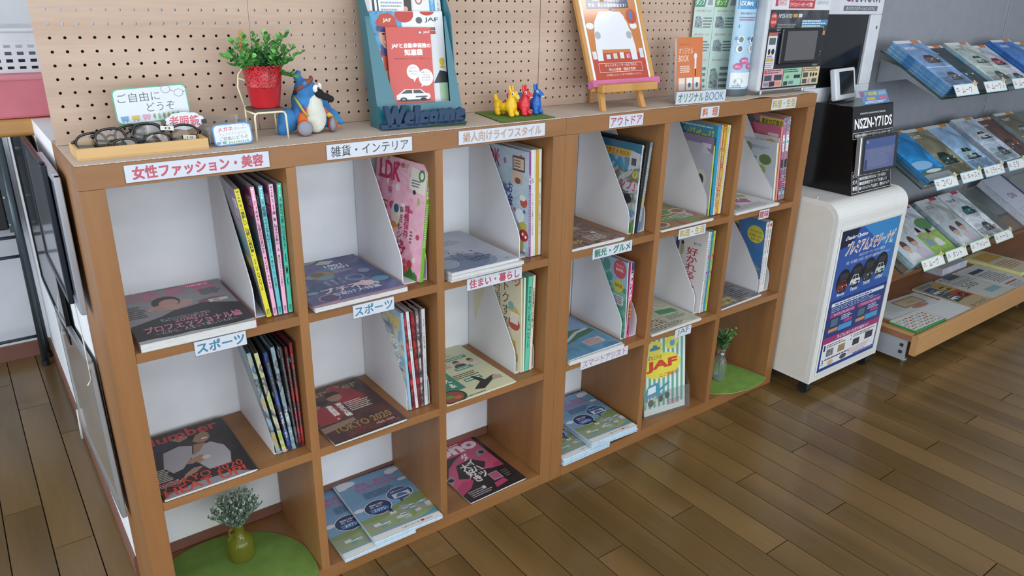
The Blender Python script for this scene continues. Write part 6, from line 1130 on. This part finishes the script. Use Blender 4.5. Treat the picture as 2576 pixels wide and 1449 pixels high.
sheet('small blue flyer with yellow lettering leaning on top of the black box', Matrix.Translation((2.455, -.034, 1.0478)) @ Matrix.Rotation(math.radians(-30), 4, 'X'), .180, .052, .0012, [('r', 0, 0, 1, 1, '5f82b4'), ('t', .16, .62, .62, .9, 'タフト専用の新機能!', 'd8cc3c', .02), ('e', .08, .75, .05, .18, 'b04a6a'), ('r', .2, .3, .5, .5, 'c9a84a'), ('r', .66, .3, .96, .55, 'c06a84'), ('l', .1, .06, .95, .25, 2, 'dfe6f0'), ('r', .66, .6, .96, .9, '7fa8c8')], '5f82b4', 'flyer', 'flyer')

# ---------------------------------------------------------------- catalogue rack
M_rk = mat('8b8e96', .65, bump=.3, scale=80, vary=.05); M_up = mat('b4b7bc', .4, .6)
M_rw = wood('rack_wood', ['b98a58', 'c89a66'], axis=0, scale=8, rough=.4, fine=.2); M_rw2 = wood('rack_wood_dark', ['8c5f42', '9a6c4c'], axis=0, scale=8, rough=.45, fine=.2)
rk = thing('catalogue_rack', 'grey metal catalogue rack with tilted glass shelves and a wooden bottom shelf', 'display rack')
MB().box((2.76, .150, .02), (5.3, .172, 1.75), M_rk).build('back_panel', rk)
for x in (3.898, 5.05):
    for dx in (-.009, .009): MB().box((x+dx-.003, .145, .30), (x+dx+.003, .150, 1.75), M_up).build('slotted_upright', rk)
MB().box((2.762, .02, .035), (5.25, .145, .105), M_rk).build('base_box', rk)
o = MB().box((2.764, -.235, .035), (2.772, .02, .125), mat('9a9ea6', .45)).build('end_bracket', rk, bevel=.001)
for z in (.062, .092): MB().box((2.7625, -.222, z), (2.7645, -.208, z+.013), mat('1c1c1e', .6)).build('square_hole', rk)
MB().box((2.765, .120, .10), (5.25, .140, .30), M_rw2).build('wooden_backboard', rk)
MB().box((2.760, -.250, .125), (5.25, .12, .150), M_rw2).build('bottom_shelf', rk)
MB().prism([(-.250, .070), (-.250, .150), (-.262, .160), (-.275, .157), (-.275, .070)], 0, 2.760, 5.25, M_rw).build('front_rail', rk, bevel=.002)
MB().prism([(2.760, -.250), (2.778, -.250), (2.778, .12), (2.760, .12)], 2, .150, .158, M_rw).build('end_rail', rk)
for x in (2.86, 4.0, 5.1): 
    q = MB(); q.tube([(x, -.19, .006), (x, -.19, .036)], .005, M_up, 10); q.lathe([(.016, 0), (.016, .005), (.006, .008)], (x, -.19), M_up, 16); q.build('levelling_foot', rk)
SL = math.radians(30)
M_gls = glass('9fb8b0', .02, alpha=.03, tint=.22, key='shelf_glass'); M_gle = glass('5a7a70', .1, alpha=.30, key='shelf_glass_edge')
def SH(z): return Matrix.Translation((0, -.157, z)) @ Matrix.Rotation(SL, 4, 'X')
LV = (1.069, .735, .390)
for z in LV:
    b = MB(); b.box((2.762, 0, -.006), (5.0, .300, 0), M_gls); b.box((2.760, 0, -.006), (2.762, .300, 0), M_gle); b.box((2.762, -.002, -.006), (5.0, 0, 0), M_gle)
    b.box((2.762, -.004, -.006), (5.0, -.002, .020), M_gls); o = b.build('glass_shelf', rk); o.matrix_world = SH(z)
    for x in (2.85, 3.86, 4.86):
        q = MB(); q.prism([(.145, z+.02), (.145, z+.11), (.02, z+.075), (-.10, z+.005), (-.10, z-.012), (.03, z+.045)], 0, x, x+.006, M_up); q.build('bracket', rk)
CG = 'car catalogues on the glass shelves'
def trim(t):
    w = t.split()[:9]
    while w[-1] in 'on the at with in of near a its an end by and beside past under headed seen from glass thick top'.split(): w.pop()
    return ' '.join(w)
def shade(c, g): return ''.join('%02x' % max(0, min(255, int(int(c[i:i+2], 16)*g))) for i in (0, 2, 4))
def cat_els(bg, head, nm, kind, cc, tabc):
    o = [('r', 0, 0, 1, 1, ([shade(bg, .72), bg, shade(bg, 1.25), shade(bg, .9)], 7, .35)), ('r', .05, .02, .95, .20, ([shade(bg, .55), shade(bg, .8), shade(bg, 1.1)], 16, .35)), ('r', 0, .94, 1, 1, 'd3d5d8'), ('r', .62, .94, .92, 1, tabc), ('t', .1, .80, .5, .86, nm, head, .02)]
    if kind == 'car': o += car(.22, .22, .62, .26, cc)
    elif kind == 'two': o += car(.30, .50, .55, .18, cc) + [('r', .0, .40, 1, .41, 'e6e8e8')] + car(.4, .12, .42, .18, '5a6066')
    elif kind == 'sky': o += [('r', 0, 0, 1, .12, '8a9098'), ('r', 0, .12, 1, .17, '4f6a4a'), ('e', .5, .17, .3, .03, 'c9ccc8'), ('e', .3, .3, .4, .08, '7fb4dc')]
    elif kind == 'people': o += [('r', 0, 0, 1, .45, (['7aa04a', '9ab85a', '6a9448'], 30)), ('e', .75, .6, .3, .12, '5a8a58')] + bust(.2, .2, .28, .38, '7a90a8') + bust(.52, .16, .28, .36, 'c9ccd4')
    elif kind == 'faces': o += [('r', 0, 0, 1, .5, 'b4c0ca')] + bust(.1, .02, .45, .40, 'd0d0d6', '5a3f34') + bust(.48, .06, .45, .40, 'b8b0bc', '5a3f34')
    return o
# per shelf: x, n copies, thickness each, background, edge colours, heading, kind, car colour
def stackrow(z, items, tabc):
    S = SH(z)
    for (x, n, th, bg, edge, head, nm, kind, cc, lab) in items:
        pg2 = photo(edge, 30, stretch=(1, 1, 1)); base = None
        els = cat_els(bg, head, nm, kind, cc, tabc); n_ = n
        for i in range(n_):
            M_ = S @ Matrix.Translation((x+.002*math.sin(i*1.9), .004+.0015*math.cos(i*2.7), .0006+i*(th+.0002)))
            if i == n_-1: mag('catalogue', lab, .200, .284, th, edge[0], els, M=M_, cat='catalogue', group=CG, page=pg2)
            elif base is None: base = mag('catalogue', 'one of the pile under the '+trim(lab), .200, .284, th, edge[0], [], M=M_, cat='catalogue', group=CG, page=pg2)
            else: o = copy_tree(base); o.matrix_world = M_
tb = 'c8742c'
stackrow(LV[0], [(2.772, 10, .0042, '6a8ab4', ['3f78ac', '6fa0c4', 'a9c4d4'], 'cfd8e4', 'MOVE', 'two', '6a4a50', 'steel blue catalogue on the thick stack at the near end of the top glass shelf'),
    (2.985, 4, .004, '22343f', ['8a9aa4', '5a6a74'], 'c9d2da', 'MOVE\nCUSTOM', 'car', '1f4a54', 'dark teal catalogue beside the thick blue stack on the top glass shelf'),
    (3.195, 5, .0052, 'a3b0ac', ['6fa8bc', 'a9b4b8', '9a8a7c'], '5a7a70', 'MOVE', 'two', '8fb0aa', 'pale green catalogue with small cars on the top glass shelf'),
    (3.400, 2, .004, 'b4b8c2', ['b4b8c2', 'c9ccd2'], '8a6a74', 'canbus', 'two', 'b04a54', 'whitish catalogue with a red car on the top glass shelf'),
    (3.610, 6, .005, '2c6ab0', ['2358a0', '3a78bc'], 'c9d8ec', 'WAKE', 'car', '3a4a6a', 'bright blue catalogue at the frame edge on the top glass shelf'), (3.82, 3, .005, '7a8a94', ['7a8a94', 'a0aab0'], 'c9d2da', 'THOR', 'car', '5a6a7a', 'grey catalogue past the bright blue one on the top glass shelf')], 'd0713a')
stackrow(LV[1], [(2.805, 5, .0040, '2a7cb8', ['2a6a9c', '4f90b8', '26343c'], 'd8e4ee', 'Copen', 'sky', '', 'vivid blue sky catalogue at the near end of the middle glass shelf'),
    (2.995, 4, .0040, '7f7c66', ['3f4436', '6a6a5a'], 'd8d8cc', 'CAST', 'car', '2a4a44', 'brown and green catalogue with a dark car headed CAST'),
    (3.195, 4, .0042, '8fb0d2', ['7a98a8', 'a9bcc8'], 'b0a8c4', 'e:S', 'car', '8fb0b8', 'pale blue catalogue with a light blue car seen from the front'),
    (3.410, 6, .0052, 'a3b4c4', ['7a98a4', 'a89aa4', 'b4c0c4'], 'c9d2e0', 'TOCOT', 'two', 'c9ccd0', 'pale grey-blue catalogue on a thick stack in the middle glass shelf'),
    (3.625, 3, .004, '5a3a30', ['5a4a40', '7a5a4a'], 'd0c4bc', 'Boon', 'car', '6a3a30', 'dark red-brown catalogue in the middle glass shelf'), (3.84, 5, .005, '5f5a44', ['8a98a0', '6a6a5a'], 'd0d0c4', 'TAFT', 'two', '7a8a94', 'olive catalogue at the frame edge on the middle glass shelf')], 'd0883a')
stackrow(LV[2], [(2.820, 6, .0042, 'c4c8cc', ['b4c4ca', '7aa0a8', 'd3d8da'], '5a5c64', 'Tanto', 'faces', '', 'white catalogue with two women at the near end of the lowest glass shelf'),
    (3.015, 4, .0044, 'b9c0ca', ['5a7a5a', '8aa070', 'b4c0b8'], '4a4c54', 'Tanto', 'people', '', 'catalogue with two walkers on grass on the lowest glass shelf'),
    (3.245, 5, .0048, 'b0b4b4', ['8aa0a8', 'c4ccd0', '4f6a68'], '3a3c44', 'TANTO\nFUNCROSS', 'faces', '', 'catalogue with a pink umbrella and woman on the lowest glass shelf'),
    (3.455, 5, .0050, 'c0c6cc', ['a9b4bc', 'c9ced2'], '2a2c34', 'THOR', 'two', '2a7080', 'white catalogue headed THOR with a teal car')], 'c83a50')
mag('catalogue', 'pale lavender catalogue with a navy right edge lying across the lowest glass shelf', .24, .300, .034, 'b4b8c8', [('r', .9, 0, 1, 1, '2a3560'), ('t', .3, .5, .6, .62, 'ON', '7a4a7a', .02), ('l', .1, .1, .8, .3, 5, '9aa0b4'), ('r', .2, .02, .7, .12, 'c9b89a')], M=SH(LV[2]) @ Matrix.Translation((3.92, .002, .001)), cat='catalogue', page=photo(['a9b0c0', 'c4c8d4'], 40), group=CG)
# price-card labels at the shelf fronts
def plabel(x, z, text, edge, label):
    t = thing('name_card', label, 'name card', Matrix.Translation((x, -.2010, z)) @ Matrix.Rotation(math.radians(-30), 4, 'X'), 'hand-lettered name cards on the glass shelves')
    w, h = .178, .044; b = MB(); b.box((0, 0, 0), (w, .001, h), mat(edge, .5)); b.build('card', t)
    q = MB(); print_on(q, lambda u, v_, k: (u*w, -k, v_*h), [('r', .02, .07, .98, .93, 'dfe0e0'), ('l', .07, .35, .2, .75, 3, '8a6a70'), ('t', .30, .22, .30+min(.6, .15*len(text)), .80, text, '3a3638', .0)], w, h); q.build('card_lettering', t)
    s_ = MB(); m_ = mat('e0c8a0' if edge[0] in '7a' else 'd8d8a8', .5)
    for i in range(7):
        a = i*PI/3.5; s_.box((-.006, -.0015, -.003), (.010, -.0005, .003), m_, Matrix.Translation((w-.012+.008*math.cos(a), -.001, h-.002+.006*math.sin(a))) @ Matrix.Rotation(a, 4, 'Y'))
    s_.build('paper_ribbon', t)
for x, tx, lb in ((2.778, 'ムーヴ', 'white name card under the thick blue catalogue stack'), (3.019, 'ムーヴ c', 'white name card under the dark teal catalogue'), (3.266, 'ムーヴ', 'white name card under the whitish catalogue')): plabel(x, 1.078, tx, 'a3ccd4', lb)
for x, tx, lb in ((2.794, 'コペン', 'white name card under the vivid blue sky catalogue'), (3.006, 'キャスト', 'white name card under the brown and green catalogue'), (3.210, 'ミライース', 'white name card under the pale blue catalogue'), (3.430, 'ミラ', 'white name card cut by the picture edge on the middle glass shelf')): plabel(x, .7290, tx, '8fc4d4', lb)
for x, tx, lb in ((2.845, 'ムーヴ', 'green-edged name card under the two women catalogue'), (3.047, 'タント', 'green-edged name card under the two walkers catalogue'), (3.265, 'アトレー', 'green-edged name card under the third catalogue of the lowest shelf'), (3.498, 'トール', 'green-edged name card under the teal car catalogue')): plabel(x, .3930, tx, '9acca0', lb)
# printed matter on the wooden bottom shelf
z0 = .1505
def fl2(label, x, y, w, h, th, els, col='d3d3d3', page=None, rot=0): mag('booklet', label, w, h, th, col, els, M=flat(x, y, z0, rot), cat='booklet', page=page, group='printed matter on the wooden bottom shelf')
fl2('white booklet with a green spine and tiny coloured cars on the bottom shelf', 2.800, -.245, .232, .118, .010, [('r', 0, 0, 1, .06, '2f9a4a')] + [('r', (i % 9)*.105+.03, .14+.15*(i//9)+.03*(i % 2), (i % 9)*.105+.09, .20+.15*(i//9)+.03*(i % 2), ['b84a44', '6a9a7a', 'c9a05a', '7a8ab0', 'a86a5a'][i % 5]) for i in range(45)], 'd0d0cc', mat('2f9a4a', .5), -2)
fl2('white notebook with a pale wooden frame drawing on the bottom shelf', 2.84, -.120, .385, .128, .008, [('r', .42, .30, .86, .86, 'a08264'), ('r', .45, .37, .83, .79, 'c4b090'), ('t', .58, .5, .72, .62, 'note', '8a6a4a'), ('e', .66, .2, .16, .1, 'b07a64')], 'c4c8ca', None, -4)
fl2('white sheet pad showing beyond the booklet of tiny cars', 3.045, -.255, .21, .128, .007, [], 'cdd0d2', None, 0)
fl2('kraft magazine with four car photographs on the bottom shelf', 3.262, -.262, .185, .272, .008, [('r', 0, .0, 1, 1, 'b09a74'), ('p', [(.08, .55), (.5, .60), (.5, .86), (.08, .84)], '3a5a8a'), ('p', [(.5, .60), (.95, .58), (.95, .84), (.5, .86)], 'b8963a'), ('p', [(.08, .26), (.5, .3), (.5, .58), (.08, .55)], '3f5a5a'), ('p', [(.5, .3), (.95, .28), (.95, .56), (.5, .58)], 'a8442f')] + car(.12, .6, .34, .16, 'd0d4d8') + car(.54, .62, .36, .16, 'c9b04a') + car(.12, .32, .34, .16, 'd0d4d8') + car(.54, .32, .36, .16, '8a2a24') + [('r', .1, .88, .7, .95, '5a8a98'), ('t', .12, .03, .8, .1, 'カーライフ', '7a5a3a', .01)], 'b09a74')
fl2('pale grey leaflet headed 500 on the bottom shelf', 3.468, -.268, .205, .272, .007, [('r', 0, 0, 1, 1, 'b8bab4'), ('l', .1, .8, .9, .95, 5, '6a6c70'), ('t', .12, .48, .7, .62, '500', '4a4c44', .0), ('l', .1, .64, .9, .76, 4, '7a7c80'), ('r', .35, .18, .9, .32, '7aa0b0'), ('r', .04, .92, .12, .96, 'b03a40'), ('r', .3, .85, .8, 1, '33405c')], 'b8bab4')
fl2('pale grey leaflet with blue headings beyond the one headed 500', 3.685, -.270, .205, .272, .008, [('r', 0, 0, 1, 1, 'bfc1bf'), ('r', .1, .75, .7, .85, '33405c'), ('l', .1, .3, .9, .7, 9, '6a6c74'), ('r', .1, .2, .7, .24, 'b04a50'), ('l', .1, .05, .8, .18, 3, '8a8c90')], 'bfc1bf')
fl2('thick stack of pale cards with blue bands lying at the back of the bottom shelf', 3.575, .022, .26, .085, .038, [('r', 0, 0, 1, 1, 'b4b8c4')], 'b4b8c4', photo(['a9aebc', 'c9ccd6'], 20))
fl2('yellow edged block of leaflets at the far end of the bottom shelf', 3.905, -.20, .2, .27, .022, [('r', 0, 0, 1, 1, 'c4bc9a'), ('r', .1, .6, .9, .9, 'c4983c'), ('l', .1, .2, .9, .5, 5, 'a86a4a')], 'c9c08a', mat('d0cc8a', .6))

# ---------------------------------------------------------------- left end: side boards, counter, basket, chair
def wboard(name, label, y0, y1, z0, z1, x0, x1, col, fr, rot=0, rad=.02, cat='whiteboard'):
    cy, cz = (y0+y1)/2, (z0+z1)/2; hy, hz = (y1-y0)/2, (z1-z0)/2
    t = thing(name, label, cat, Matrix.Translation((x0, cy, cz)) @ Matrix.Rotation(math.radians(rot), 4, 'X'))
    MB().box((-x1, -hy, -hz), (0, hy, hz), mat(col, .18, coat=.5)).build('board', t)
    w = .014
    for a, c in (((-x1-.003, -hy-w*.3, -hz), (.001, -hy+w, hz)), ((-x1-.003, hy-w, -hz), (.001, hy+w*.3, hz)), ((-x1-.003, -hy+w, -hz-w*.3), (.001, hy-w, -hz+w)), ((-x1-.003, -hy+w, hz-w), (.001, hy-w, hz+w*.3))):
        MB().box(a, c, mat(fr, .35, .6)).build('frame_bar', t, bevel=.002)
    return t
wboard('whiteboard', 'low tilted whiteboard in an aluminium frame on the white counter side', .225, .90, .195, .575, -.0085, .007, 'a9a49c', 'a6a8ac', rot=-8)
wboard('whiteboard', 'grey framed board hung nearest the shelf on the white counter side', .150, .42, .775, 1.055, -.010, .008, '8c9098', 'b4b8c0')
wboard('board', 'dark framed board hung behind the grey one on the white counter side', .240, .60, .770, 1.062, -.022, .006, '6a6e74', '2c3038', cat='board')
wboard('board', 'black board leaning behind the dark framed one on the white counter side', .62, 1.20, .52, 1.045, -.010, .006, '1c1d20', '18191b', cat='board')
b = MB(); m_ = mat('dcdad4', .8)
hs = thing('hanging_string', 'white string tying up the low tilted whiteboard', 'string')
MB().tube([(-.030, .222, .585), (-.022, .23, .592), (-.020, .235, .585), (-.016, .28, .66), (-.014, .34, .75)], .0016, m_, 6).build('string_end', hs, smooth=True)
MB().tube([(-.020, .88, .20), (-.022, .885, .14), (-.022, .90, .09)], .003, m_, 6).build('string_end', hs, smooth=True)
MB().tube([(-.02, .86, .47), (-.016, .80, .56), (-.014, .72, .64)], .0016, m_, 6).build('string_end', hs, smooth=True)
M_cn = wood('counter_wood', ['c08a4c', 'd09c60'], axis=0, scale=8, rough=.35, fine=.2)
ct = MB().box((-.75, .62, 1.0585), (2.4, 1.25, 1.0990), M_cn).build('counter_top', bevel=.010, seg=3); tag(ct, 'pale wooden counter top behind the perforated board', 'counter top')
v = thing('storage_box', 'pink box under a white basket on the counter', 'box', (-.42, .625, 1.0995))
MB().box((0, 0, 0), (.62, .32, .092), mat('d97a86', .6)).build('box_body', v, bevel=.006); MB().box((-.003, -.003, .084), (.623, .323, .0975), mat('dc8a94', .6)).build('lid', v, bevel=.004)
v = thing('basket', 'white plastic basket with square holes standing on the pink box', 'basket', (-.36, .66, 1.1975))
M_bs = mat('dfe1e6', .4); W2, D2, H2 = .50, .24, .098
b = MB()
def lattice(P, L):
    n = int(L/.0235); st = L/n
    for i in range(n+1): b.box((max(0, i*st-.0052), 0, 0), (min(L, i*st+.0052), .003, .070), M_bs, P)
    for z in (0, .015, .031, .047, .062): b.box((0, -.0006, z), (L, .0036, z+.0085), M_bs, P)
    b.box((0, -.001, .0702), (L, .004, H2), M_bs, P)
lattice(Matrix.Identity(4), W2); lattice(Matrix.Translation((W2, 0, 0)) @ Matrix.Rotation(PI/2, 4, 'Z'), D2); lattice(Matrix.Translation((0, D2, 0)) @ Matrix.Rotation(-PI/2, 4, 'Z'), D2); b.box((0, D2-.003, 0), (W2, D2, H2), M_bs)
b.build('lattice_wall', v); MB().box((.003, .003, 0), (W2-.003, D2-.003, .003), M_bs).build('basket_floor', v); MB().box((-.004, -.006, H2-.008), (W2+.004, 0, H2), M_bs).build('rim', v, bevel=.002)
bk2 = MB().box((-.33, .70, 1.2010), (.06, .86, 1.232), mat('3c4048', .6)).build('dark_packet', bevel=.003); tag(bk2, 'dark packet lying inside the white basket', 'packet')
v = thing('folding_chair', 'steel tube folding chair with black panels by the far white wall', 'folding chair')
M_st = mat('4c565c', .35, .6); M_blk = mat('1a1b1d', .6)
def tb_(n, path, r=.011): MB().tube(path, r, M_st, 12).build(n, v, smooth=True)
tb_('leg', [(-.040, 1.715, .012), (-.034, 1.70, .50), (-.030, 1.69, .92)]); tb_('leg', [(-.022, 1.79, .012), (-.024, 1.77, .45), (-.026, 1.74, .90)])
tb_('leg', [(-.46, 1.715, .012), (-.45, 1.70, .92)]); tb_('leg', [(-.48, 1.79, .012), (-.47, 1.74, .90)])
for z, y in ((.455, 1.705), (.128, 1.714), (.530, 1.70), (.831, 1.69)): tb_('cross_rail', [(-.46, y, z), (-.038, y, z)], .006)
for x in (-.040, -.46): MB().tube([(x, 1.715, 0), (x, 1.715, .022)], .014, mat('17181a', .6), 12).build('rubber_foot', v)
for x in (-.022, -.48): MB().tube([(x, 1.79, 0), (x, 1.79, .022)], .014, mat('17181a', .6), 12).build('rubber_foot', v)
MB().box((-.45, 1.694, .56), (-.056, 1.712, .895), M_blk).build('seat_panel', v, bevel=.006)
for z in (.58, .68, .85): MB().tube([(-.052, 1.688, z), (-.048, 1.696, z)], .004, mat('b9bcc0', .3, .8), 8).build('rivet', v)
M_ctb = MB().box((-.056, 1.690, .55), (-.038, 1.704, .90), mat('4a5056', .4, .5)).build('side_bracket', v)
